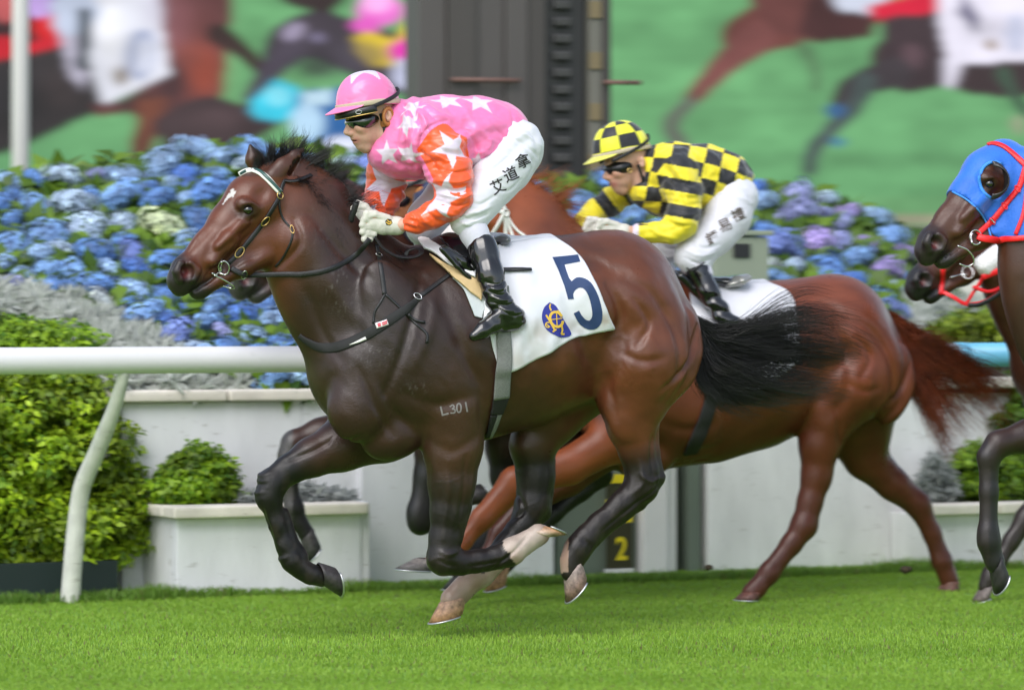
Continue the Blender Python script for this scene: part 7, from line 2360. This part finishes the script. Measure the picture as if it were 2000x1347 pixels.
# cloth folds: (picture points, sideways place, half width, depth)
FOLDS1 = [([(790, 200), (800, 240), (806, 285)], .10, 5, -.010), ([(800, 198), (813, 235), (821, 268)], .12, 4.5, .009), ([(811, 196), (827, 222), (842, 238)], .13, 4, -.008),
    ([(780, 215), (788, 260), (797, 312)], .09, 5, .009), ([(775, 250), (782, 290), (802, 332)], .08, 4, -.009), ([(830, 200), (846, 222), (872, 232)], .14, 6, .006),
    ([(765, 292), (785, 318), (815, 338)], .06, 5, .008), ([(756, 300), (772, 325), (800, 345)], .05, 4, -.008),
    ([(852, 232), (905, 252), (960, 258), (1000, 250)], .17, 9, -.006), ([(905, 252), (928, 288), (924, 322)], .18, 6, -.012), ([(925, 250), (953, 275), (946, 306)], .17, 7, .008),
    ([(960, 250), (984, 276), (966, 300)], .15, 5, -.008), ([(900, 278), (912, 300), (910, 330)], .18, 5, .009), ([(905, 205), (915, 235), (940, 252)], .15, 6, .005), ([(996, 222), (999, 252), (988, 286)], .12, 4, -.008),
    ([(870, 205), (880, 225), (905, 240)], .15, 6, -.005), ([(940, 205), (965, 225), (990, 240)], .13, 7, -.005), ([(930, 300), (960, 296), (990, 280)], .16, 4, .007),
    ([(815, 269), (828, 251), (846, 241), (868, 236)], .17, 3.5, -.007), ([(814, 270), (814, 292), (832, 318), (846, 350)], .17, 3.5, -.008),
    ([(842, 262), (875, 268), (903, 288)], .2, 6, .008), ([(836, 284), (868, 300), (914, 304)], .21, 5, -.010), ([(838, 302), (876, 318), (918, 318)], .22, 5, .009),
    ([(846, 330), (880, 338), (919, 330)], .23, 4.5, -.011), ([(850, 352), (884, 356), (920, 346)], .24, 5, .010), ([(852, 366), (886, 374), (919, 362)], .25, 4.5, -.011), ([(856, 378), (886, 388), (916, 380)], .25, 4.5, .010),
    ([(852, 392), (880, 404), (908, 398)], .25, 4.5, -.010), ([(842, 402), (866, 418), (896, 420)], .24, 4.5, .008), ([(826, 410), (846, 430), (876, 436)], .22, 4, -.008), ([(814, 414), (826, 434), (848, 446)], .2, 4, .006), ([(804, 420), (808, 438), (818, 452)], .18, 3, -.007),
    ([(720, 318), (752, 330), (788, 322)], -.17, 5, -.010), ([(722, 340), (752, 352), (788, 345)], -.18, 5, .009), ([(722, 362), (752, 374), (786, 366)], -.18, 5, -.010), ([(716, 384), (745, 398), (780, 392)], -.15, 5, .008), ([(712, 398), (738, 412), (772, 412)], -.13, 4, -.008)]
FOLDB1 = [([(1004, 236), (1030, 268), (1042, 310)], .12, 6, -.005), ([(985, 250), (1014, 262), (1050, 284)], .14, 4, .005), ([(975, 262), (1008, 280), (1046, 306)], .15, 4, -.006), ([(965, 282), (1000, 298), (1040, 326)], .16, 4, .004),
    ([(922, 336), (952, 332), (988, 306)], .17, 5, -.008), ([(915, 352), (948, 352), (990, 332)], .18, 5, .005), ([(900, 392), (925, 400), (955, 384)], .2, 4, -.006), ([(892, 408), (915, 416), (948, 404)], .21, 4, .006), ([(886, 420), (910, 430), (942, 420)], .21, 3, -.007), ([(884, 430), (908, 440), (938, 432)], .21, 3, .006),
    ([(960, 372), (985, 372), (1010, 352)], .18, 4, -.004), ([(1020, 300), (1035, 325), (1020, 355)], .15, 5, -.004)]
FOLDS2 = [([(1285, 325), (1296, 360), (1300, 400)], .1, 5, -.010), ([(1300, 315), (1312, 345), (1318, 375)], .14, 5, .009), ([(1340, 330), (1385, 345), (1430, 350)], .16, 8, -.007), ([(1362, 345), (1385, 375), (1375, 405)], .17, 6, -.011), ([(1385, 345), (1410, 370), (1400, 395)], .16, 6, .009),
    ([(1302, 350), (1335, 360), (1364, 352)], .2, 5, -.010), ([(1302, 372), (1335, 382), (1364, 374)], .21, 5, .009), ([(1302, 392), (1330, 402), (1362, 396)], .22, 5, -.010), ([(1300, 412), (1328, 422), (1356, 416)], .23, 5, .009), ([(1290, 428), (1315, 442), (1345, 440)], .23, 4, -.009), ([(1262, 440), (1280, 458), (1310, 468)], .2, 4, .006),
    ([(1190, 372), (1205, 395), (1225, 402)], -.17, 5, -.009), ([(1165, 392), (1180, 412), (1200, 420)], -.17, 5, .008), ([(1420, 320), (1436, 345), (1425, 380)], .12, 5, -.007)]
FOLDB2 = [([(1425, 350), (1448, 375), (1460, 410)], .12, 6, -.005), ([(1400, 375), (1430, 385), (1468, 400)], .14, 5, .005), ([(1380, 420), (1410, 425), (1445, 410)], .16, 5, -.006), ([(1340, 470), (1362, 485), (1395, 478)], .2, 4, -.007), ([(1330, 488), (1352, 500), (1384, 494)], .2, 4, .006), ([(1330, 503), (1350, 514), (1378, 508)], .21, 3, -.006)]

# ------------------------------------------------------------------- pink and orange
def paint1(V, N, dt, da, df, J):
    sl = np.minimum(da, df) < dt - 0.012
    u, v = cam_uv(V)
    nearcut = (da < df) & ~in_poly(u, v, [(700, 180), (846, 180), (842, 238), (826, 252), (815, 268), (812, 290), (830, 318), (846, 350), (840, 380), (700, 340)])
    sl = np.where(da < df, (da < dt + 0.010) & nearcut, sl & (v > 286))
    c = np.where(sl[:, None], ORANGE, PINK)
    bv = bvh_of(V, J)
    for su, sv, R, rot in ((884, 290, 40, 0.45), (866, 384, 44, 0.1), (792, 240, 28, 0.3), (752, 356, 42, 0.25), (756, 300, 27, 0.9), (873, 191, 36, 0.5), (935, 194, 36, 0.6),
                           (803, 300, 27, 0.2), (806, 205, 28, 0.1), (932, 316, 22, 0.9), (722, 410, 24, 0.2)):
        h = hit(bv, su, sv if sv > 200 else sv + 6)
        if h is None: continue
        n = h[1]
        if sv < 200: n = np.array((0.15, -0.5, 0.85))
        m = star_mask(V, h[0], n, np.array((0.0, 0.0, 1.0)) if abs(n[2]) < 0.8 else np.array((0, 1.0, 0.2)), R / F * h[0][1], rot) * ((N @ (n / np.linalg.norm(n))) > 0.05)
        c = lerp(c, WHITE, m)
    # the far side of the back carries stars too
    for s, z in ((-0.30, 1.98), (-0.12, 2.0), (0.02, 1.9)):
        m = star_mask(V, P1.w(s, -0.16, z), -P1.n, np.array((0, 0, 1.0)), 0.06, 0.3) * ((V - P1.P0) @ P1.n < -0.05)
        c = lerp(c, WHITE, m)
    return c

def wr1(V):
    u, v = cam_uv(V)
    w = wrinkle(V, 3, 7, 0.0042, (1.0, 1.0, 1.6)) + wrinkle(V, 5, 15, 0.0018, (1.0, 1.0, 1.5))
    arm = np.exp(-(((u - 880) / 45) ** 2 + ((v - 350) / 110) ** 2))
    w += arm * 0.0085 * np.sin((u * 0.35 + v * 0.9) / 9.0 + 4 * fbm(V * 9, 7))
    neck = np.exp(-(((u - 800) / 30) ** 2 + ((v - 240) / 60) ** 2))
    w += neck * 0.0085 * np.sin((u * 0.95 + v * 0.25) / 5.0 + 3 * fbm(V * 8, 9))
    cuf = np.exp(-(((u - 802) / 16) ** 2 + ((v - 440) / 26) ** 2))
    w += cuf * 0.0035 * np.sin((u * 0.3 - v * 0.9) / 1.9)
    back = np.exp(-(((u - 930) / 60) ** 2 + ((v - 280) / 40) ** 2))
    w += back * 0.0065 * np.sin((u * 0.5 + v * 0.9) / 8.0 + 5 * fbm(V * 7, 12))
    return w
def wrb1(V):
    u, v = cam_uv(V)
    w = wrinkle(V, 13, 9, 0.0030)
    kn = np.exp(-(((u - 915) / 30) ** 2 + ((v - 425) / 20) ** 2))
    w += kn * 0.0050 * np.sin((v * 1.0 + u * 0.35) / 2.6)
    hp = np.exp(-(((u - 1010) / 45) ** 2 + ((v - 270) / 60) ** 2))
    w += hp * 0.0040 * np.sin((u * 0.6 + v * 0.8) / 5.5 + 4 * fbm(V * 8, 5))
    return w
def wrk1(V, u, v):
    w = 0.0032 * np.sin((v * 0.95 + u * 0.28 + 26 * fbm(V * 16, 3)) / 4.6) * sstep(v, 535, 560) * (1 - sstep(v, 625, 640))
    return w + 0.0009 * np.sin((u * 1.0 - v * 0.2) / 3.0) * (1 - sstep(v, 525, 545))

D1 = dict(
    head=(722, 213, 1.0), head_l=0.0, skin=(0.60, 0.36, 0.27), lip=(0.48, 0.17, 0.14),
    neck=[(752, 262, 30), (785, 278, 38)],
    torso=[(815, 262, 60), (880, 262, 64), (940, 258, 56), (990, 265, 46)],
    torso_parts=[([(772, 268, 40), (812, 264, 67), (872, 262, 71), (930, 258, 65), (972, 258, 54), (985, 264, 44)], 0.0, 1.25),
                 ([(752, 300, 34), (790, 292, 54), (840, 290, 58)], 0.0, 1.35),
                 ([(830, 262, 56), (862, 268, 50)], 0.11, 1.0), ([(800, 262, 50), (775, 285, 44)], -0.12, 1.0),
                 ([(768, 262, 38), (780, 235, 36)], 0.0, 1.05), ([(905, 275, 62), (960, 270, 50)], 0.03, 1.3)],
    carve=[([(755, 262, 25), (738, 250, 28)], 0.0, 1.15)],
    arm_near=[(848, 276, 40, .15), (868, 310, 42, .19), (882, 350, 39, .22), (888, 385, 31, .24), (874, 405, 29, .23), (843, 421, 24, .2), (815, 432, 21, .17), (803, 437, 16, .16)],
    arm_far=[(772, 288, 36, -.14), (757, 330, 37, -.18), (753, 370, 36, -.2), (742, 402, 32, -.15), (728, 425, 22, -.08), (722, 432, 17, -.06)],
    wrist_near=[(812, 436, 13, .16), (782, 440, 12.5, .14), (762, 440, 12, .13)],
    wrist_far=[(726, 430, 13, -.06), (716, 436, 12, -.02), (708, 438, 11, .0)],
    hand_near=[(770, 441), (728, 436), .125, 8.2], hand_far=[(722, 428), (704, 420), 0.06, 8.2],
    cuff_near=[(768, 441, 17.5, .128), (776, 441, 18.5, .13)], cuff_far=[(722, 428, 15, .03), (728, 430, 16, 0.0)],
    pelvis=[([(968, 268, 48), (1000, 286, 50)], 0.0, 1.5), ([(1000, 290, 54)], 0.06, 1.0), ([(1000, 290, 54)], -0.06, 1.0)],
    thigh_near=[(1003, 292, 54, .09), (985, 325, 50, .12), (962, 358, 43, .16), (935, 392, 38, .19), (917, 418, 33, .205), (910, 432, 29, .21)],
    thigh_far=[(1000, 285, 52, -.09), (930, 335, 48, -.12), (875, 385, 40, -.16), (835, 425, 35, -.2), (825, 448, 31, -.2)],
    shin_near=[(912, 428, 27, .205), (926, 455, 27, .225), (944, 490, 24.5, .255), (950, 505, 22, .265)],
    shin_far=[(822, 440, 27, -.2), (836, 470, 26, -.225), (870, 530, 23, -.26)],
    boot_near=[[(942, 482, 28.5, .255), (946, 496, 28.5, .262), (957, 535, 27, .295), (969, 578, 23.5, .325), (984, 606, 24, .335), (997, 618, 24, .335), (1005, 624, 21, .335)],
               [(990, 617, 21, .335), (965, 630, 18, .345), (942, 646, 14.5, .355), (926, 656, 10.5, .36)], [(1012, 622, 14, .33), (985, 636, 13, .335)]],
    boot_far=[[(845, 488, 26, -.24), (870, 545, 23, -.29), (890, 600, 21, -.32), (905, 615, 22, -.33)], [(895, 610, 19, -.33), (850, 640, 12, -.35)]],
    wr=wr1, wrb=wrb1, wrk=wrk1, silk=M_silk, paint=None, folds=FOLDS1, foldsb=FOLDB1, foldsk=[
        ([(934, 546), (958, 556), (985, 546)], .3, 2.2, -.005), ([(940, 556), (962, 566), (988, 556)], .31, 2.4, .004), ([(944, 566), (968, 577), (992, 566)], .32, 2.2, -.005), ([(950, 578), (974, 586), (996, 578)], .32, 2.4, .004),
        ([(955, 590), (980, 596), (1002, 588)], .33, 2.2, -.005), ([(962, 598), (985, 606), (1008, 600)], .33, 2.4, .004), ([(972, 608), (992, 616), (1014, 612)], .33, 2.2, -.004), ([(955, 500), (962, 520), (966, 540)], .28, 3, -.003)])
_q = {}
def _p1(V, N, dt, da, df, J):
    return paint1(V, N, dt, da, df, _q['Q'])
# the paint needs the faces: keep them when the surface is made
_rx = relax
def relax(V, Q, it=1, lam=0.5):
    _q['Q'] = Q
    return _rx(V, Q, it, lam)
D1['paint'] = _p1
j1 = jockey('jockey in pink silks with white stars and orange sleeves crouching over the leading bay horse', P1, 24.0, D1, P1.pt(960, 480, 0.0))
r1 = j1['root']

def cap1(ph, th, flat=False):
    c = np.tile(PINK, (len(ph), 1))
    if flat: return c
    # a white star over the crown, its points running down the cap
    r = np.pi / 2 - th
    a = np.abs(((ph + 0.55) + np.pi / 5) % (2 * np.pi / 5) - np.pi / 5)
    R = 0.88
    ix, iy = R * 0.40 * math.cos(math.pi / 5), R * 0.40 * math.sin(math.pi / 5)
    px, py = r * np.cos(a), r * np.sin(a)
    c[((ix - R) * py - iy * (px - R) > 0) & (r < R)] = WHITE
    return c
hl1, HV1, HQ1, fr1 = helmet(r1, j1['pj'], 719, 206, 1.0, cap1, M_silk, 10, True, M_beige)
gg1 = goggles(r1, j1['pj'], 722, 213, 1.0, None, fr1)
# spare goggles folded up under the peak
c, fw, up, la, A, Bb, H = fr1
P = np.array([c + fw * math.cos(x) * A * 1.05 + la * math.sin(x) * Bb * 1.04 + up * H * (-0.11 - 0.05 * math.cos(x)) for x in np.linspace(-1.5, 1.5, 40)])
N = np.array([fw * math.cos(x) / A + la * math.sin(x) / Bb for x in np.linspace(-1.5, 1.5, 40)]); N /= np.linalg.norm(N, axis=1, keepdims=True)
V, Q = strap(P, N, 0.015, 0.006)
sg = link('goggle_rim', npmesh('goggle_rim', V, Q), M_gframe, gg1)
V, Q = sweep(P - up * 0.014 + N * 0.006, 0.0022, n=6)
link('rim_trim', npmesh('rim_trim', V, Q), M_brass, gg1)
V, Q = torus(P[32] + N[32] * 0.008, N[32], 0.010, 0.0016, 18, 6, (1.2, 0.75), fw)
link('rim_badge', npmesh('rim_badge', V, Q), M_steel, gg1)
# ear guard, chin strap with red buckles
pj1 = j1['pj']
V, Q = torus(pj1.pt(758, 228, 0.084), pj1.n * 0.9 + pj1.t * 0.2, 0.028, 0.0085, 22, 8, (0.78, 1.15), pj1.t)
link('ear_guard', npmesh('ear_guard', V, Q), M_tanear, r1)
BVHD = bvh_of(*j1['head'])
st1 = strap_part('chin_strap', BVHD, [(750, 240), (752, 255), (756, 268), (757, 280), (752, 290)], 4.2, M_strap, r1, pj1, 0.004, n=16, off=0.005)
strap_part('chin_strap', BVHD, [(742, 222), (747, 240), (752, 256)], 2.4, M_strap, r1, pj1, 0.003, n=12, off=0.004)
for y in (258, 268, 276):
    h_ = hit(BVHD, 754, y)
    if h_:
        V, Q = ellipsoid(h_[0] + h_[1] * 0.010, pj1.M, (0.008, 0.005, 0.0065), 10, 6)
        link('strap_buckle', npmesh('strap_buckle', V, Q), M_redplastic if y < 270 else M_strap, r1)
h_ = hit(BVHD, 754, 240)
if h_:
    V, Q = ellipsoid(h_[0] + h_[1] * 0.002, pj1.M, (0.026, 0.014, 0.030), 16, 10)
    link('ear_pad', npmesh('ear_pad', V, Q), M_tanear, r1)
tube_part('chin_cup', [pj1.pt(752, 288, 0.045), pj1.pt(738, 295, 0.02), pj1.pt(730, 296, -0.02)], 0.009, M_tanear, r1, 8)
# collar
BVJ1 = bvh_of(j1['JV'], j1['JQ'])
V, Q = sweep(spline(np.array([pj1.pt(779, 206, 0.055), pj1.pt(776, 240, 0.095), pj1.pt(770, 272, 0.085), pj1.pt(760, 290, 0.05), pj1.pt(752, 297, 0.0), pj1.pt(752, 288, -0.06)]), 30), 0.006, 0.022, n=10, up=(0.6, 0.0, -0.8))
link('collar', npmesh('collar', V, Q, True, np.tile(PINK, (len(V), 1))), M_silk, r1)
BVB1 = bvh_of(j1['BV'], j1['BQ'])
text_decal('name_print', '艾道拿', [(972, 364), (997, 340), (1021, 314)], 28, 24, BVB1, 0.0016, M_ink, r1)
# glove emblem
GV = bvh_of(j1['gloves'][0][1], j1['gloves'][0][2])
cx8 = lambda x, y: (660 + x / 3.961, 340 + y / 3.961)
decal('glove_badge', poly_tris([cx8(365, 365), cx8(385, 345), cx8(412, 352), cx8(422, 380), cx8(400, 398), cx8(372, 392)], 1), GV, 0.0015, M_ink, j1['gloves'][0][0])
decal('glove_badge', np.concatenate([stroke([cx8(372, 372), cx8(392, 388)], 2.0), stroke([cx8(380, 355), cx8(392, 370), cx8(412, 368)], 2.2), stroke([cx8(392, 388), cx8(415, 378)], 2.2)]), GV, 0.003, M_gold, j1['gloves'][0][0])
# seam of a second strap on the boot
# whip
wh = thing('riding_whip', 'short black riding whip in the gloved hands of the pink jockey', 'whip', P1.pt(690, 420, 0.08))
V, Q = sweep(spline(np.array([P1.pt(696, 396, 0.12), P1.pt(691, 412, 0.11), P1.pt(684, 432, 0.09)]), 12), 0.0125, n=14)
link('grip', npmesh('grip', V, Q), M_strap, wh)
V, Q = sweep(spline(np.array([P1.pt(684, 432, 0.09), P1.pt(672, 470, 0.0), P1.pt(655, 520, -0.16)]), 16), np.linspace(0.007, 0.004, 16), n=10)
link('shaft', npmesh('shaft', V, Q), M_strap, wh)
V, Q = ellipsoid(P1.pt(696.5, 394.5, 0.121), P1.M, (0.0135, 0.0135, 0.006), 16, 8)
link('end_cap', npmesh('end_cap', V, Q), M_gframe, wh)

# ------------------------------------------------------------------- yellow and black checks
def paint2(off):
    def f(V, N, dt, da, df, J):
        u, v = cam_uv(V)
        u, v = u - off[0], v - off[1]
        # torso: squares along and round the back
        a = math.radians(12)
        s = (u - 1280) * math.cos(a) + (v - 300) * math.sin(a)
        q = -(u - 1280) * math.sin(a) + (v - 300) * math.cos(a)
        L = (V - P2.P0) @ P2.n
        ci = np.floor((s + 2) / 33.0); cj = np.floor((q - 8 + 10 * np.sin(s / 60)) / 29.0 + np.where(L < 0, 0.5, 0))
        t = (ci + cj) % 2 < 1
        # sleeves: hoops
        hn = np.where(da < df, (v - 300 - 0.18 * (u - 1330)) / 25.0, ((1230 - u) * 0.72 + (v - 360) * 0.55) / 22.0)
        cuffs = np.where(da < df, v > 438 - 0.05 * (u - 1300), hn > 3.4)
        sl = np.minimum(da, df) < dt + 0.006
        h = (np.floor(hn) % 2 < 1) & ~cuffs
        c = np.where((np.where(sl, h, t))[:, None], BLK, YEL)
        white = (u < 1247) & (u > 1236) & (v > 430) & (da < df) & sl
        c = np.where(white[:, None], WHITE, c)
        return c
    return f
def wr2(V):
    return wrinkle(V, 23, 8, 0.0050) + 0.005 * np.sin(20 * fbm(V * 6, 25))
def wrb2(V):
    return wrinkle(V, 33, 9, 0.0022)
def wrk2(V, u, v):
    return 0.005 * np.sin((v + 12 * fbm(V * 12, 3)) / 4.5) * sstep(v, 560, 590)

def D2(du=0, dv=0):
    k = lambda *pts: [(p[0] + du, p[1] + dv) + tuple(p[2:]) for p in pts]
    return dict(
        head=(1222 + du, 306 + dv, 0.88), skin=(0.58, 0.34, 0.24), lip=(0.50, 0.17, 0.15), h=0.0055, hj=0.0055,
        neck=k((1256, 345, 27), (1290, 350, 34)),
        torso=k((1310, 340, 50), (1360, 340, 52), (1405, 352, 46), (1440, 375, 40)),
        torso_parts=[(k((1280, 330, 42), (1312, 338, 55), (1362, 342, 58), (1405, 352, 54), (1425, 358, 44)), 0.0, 1.25),
                     (k((1258, 372, 32), (1300, 372, 46), (1345, 372, 44)), 0.0, 1.35), (k((1322, 335, 45), (1335, 350, 42)), 0.11, 1.0), (k((1290, 335, 42), (1265, 352, 36)), -0.12, 1.0),
                     (k((1272, 330, 30), (1280, 318, 28)), 0.0, 1.05)],
        carve=[(k((1248, 340, 24), (1236, 330, 26)), 0.0, 1.15)],
        arm_near=k((1325, 340, 36, .15), (1335, 375, 34, .19), (1336, 410, 32, .22), (1330, 440, 27, .24), (1305, 452, 22, .22), (1270, 455, 18, .18), (1246, 454, 14, .16)),
        arm_far=k((1262, 345, 30, -.14), (1232, 372, 26, -.18), (1200, 390, 24, -.2), (1165, 412, 22, -.18), (1145, 432, 20, -.12), (1148, 448, 16, -.08)),
        wrist_near=k((1246, 454, 11, .16), (1226, 452, 10.5, .15), (1210, 450, 10, .14)), wrist_far=k((1148, 448, 11, -.08), (1160, 452, 10.5, -.05), (1172, 452, 10, -.03)),
        hand_near=[(1214 + du, 451 + dv), (1182 + du, 448 + dv), .13, 7.0], hand_far=[(1178 + du, 448 + dv), (1160 + du, 445 + dv), 0.04, 7.0],
        cuff_near=k((1212, 451, 14, .14), (1220, 452, 15, .145)), cuff_far=k((1176, 449, 12, .0), (1172, 450, 13, -.03)),
        pelvis=[(k((1412, 368, 44), (1430, 385, 44)), 0.0, 1.5)],
        thigh_near=k((1430, 388, 46, .09), (1420, 425, 43, .12), (1398, 458, 36, .16), (1368, 485, 32, .19), (1352, 500, 31, .2), (1362, 520, 25, .21)),
        thigh_far=k((1425, 385, 44, -.09), (1370, 430, 40, -.12), (1320, 465, 34, -.16), (1285, 490, 30, -.2), (1290, 520, 24, -.2)),
        shin_near=k((1360, 512, 23, .21), (1372, 535, 21, .23)), shin_far=k((1290, 512, 23, -.2), (1310, 550, 21, -.23)),
        boot_near=[k((1357, 514, 23, .215), (1364, 530, 23, .225), (1384, 570, 20, .26), (1408, 612, 18, .29), (1424, 632, 19, .30), (1440, 642, 18, .30)), k((1430, 640, 17, .3), (1405, 652, 14, .31), (1380, 662, 9, .31))],
        boot_far=[k((1292, 530, 23, -.22), (1320, 590, 20, -.27), (1350, 640, 18, -.3)), k((1350, 640, 17, -.3), (1310, 660, 10, -.31))],
        wr=wr2, wrb=wrb2, wrk=wrk2, silk=M_silk2, paint=paint2((du, dv)))
D2q = D2(); D2q['folds'] = FOLDS2; D2q['foldsb'] = FOLDB2
j2 = jockey('jockey in yellow and black checked silks and cap riding the chestnut horse', P2, 20.0, D2q, P2.pt(1420, 540, 0.0))
r2 = j2['root']
def cap2(ph, th, flat=False):
    if flat: return np.tile((0.62, 0.60, 0.10), (len(ph), 1))
    a = np.floor((ph + 0.30) / (2 * np.pi / 8)) + np.floor(th / 0.46 - 0.30)
    return np.where((a % 2 < 1)[:, None], BLK, np.array((0.80, 0.78, 0.035)))
hl2, HV2, HQ2, fr2 = helmet(r2, j2['pj'], 1215, 298, 0.92, cap2, M_silk2, 14, True, M_beige)
g2 = goggles(r2, j2['pj'], 1222, 306, 0.90, None, fr2, lensm=M_gframe)
pj2 = j2['pj']
V, Q = torus(pj2.pt(1230, 333, 0.085), pj2.n, 0.010, 0.003, 16, 6)
link('strap_badge', npmesh('strap_badge', V, Q), M_brass, g2)
tube_part('chin_strap', [pj2.pt(1246, 322, 0.082), pj2.pt(1254, 345, 0.075), pj2.pt(1256, 362, 0.06), pj2.pt(1244, 378, 0.03)], 0.0075, M_strap, r2)
tube_part('boot_top', [P2.pt(1338, 520, .215) + P2.n * 0.0, P2.pt(1352, 528, .29), P2.pt(1376, 512, .27)], 0.004, M_strap, r2)
V, Q = ellipsoid(P2.pt(1366, 513, .285), P2.M, (0.008, 0.008, 0.004), 10, 6)
link('boot_stud', npmesh('boot_stud', V, Q), M_steel, r2)
BVB2 = bvh_of(j2['BV'], j2['BQ'])
text_decal('name_print', '鍾易禮', [(1391, 464), (1415, 440), (1441, 419)], 25, 24, BVB2, 0.002, mat('brown_ink_print', (0.09, 0.065, 0.045), 0.7), r2)

# ------------------------------------------------------------------- red cap, mostly hidden
NAVY, RED = np.array((0.012, 0.022, 0.075)), np.array((0.72, 0.012, 0.03))
d3j = D2(0, 66)
def squash(x):
    if isinstance(x, tuple) and len(x) >= 3 and all(isinstance(q, (int, float)) for q in x) and x[0] > 900:
        return (790 + (x[0] - 1222) * 0.70, x[1]) + tuple(x[2:])
    if isinstance(x, (list, tuple)): return type(x)(squash(q) for q in x)
    return x
for k_ in list(d3j):
    if isinstance(d3j[k_], (list, tuple)) and k_ not in ('skin', 'lip'): d3j[k_] = squash(d3j[k_])
for k_ in ('hand_near', 'hand_far'):
    d3j[k_] = [tuple([790 + (p[0] - 1222) * 0.7, p[1]]) if isinstance(p, tuple) else p for p in d3j[k_]]
def paint3(V, N, dt, da, df, J):
    c = np.tile(NAVY, (len(V), 1))
    c[np.minimum(da, df) < dt] = RED * 0.9
    return c
d3j['paint'] = paint3; d3j['skin'] = (0.36, 0.15, 0.07); d3j['h'] = 0.008; d3j['hj'] = 0.008
j3 = jockey('jockey in a red cap and navy silks half hidden behind the pink jockey', P3, 20.0, d3j, P3.pt(1000, 600, 0.0))
hl3, _, _, fr3 = helmet(j3['root'], j3['pj'], 783, 298 + 66, 0.92, lambda ph, th, flat=False: np.tile(RED, (len(ph), 1)), M_silk2, 10, True, mat('grey_cap_band', (0.16, 0.14, 0.12), 0.7))
goggles(j3['root'], j3['pj'], 790, 306 + 66, 0.90, None, fr3, lensm=M_gframe)
V, Q = torus(j3['pj'].pt(790 + 33, 372 + 12, 0.08), j3['pj'].n, 0.030, 0.012, 18, 8, (0.78, 1.15), j3['pj'].t)
link('ear_guard', npmesh('ear_guard', V, Q), M_tanear, j3['root'])
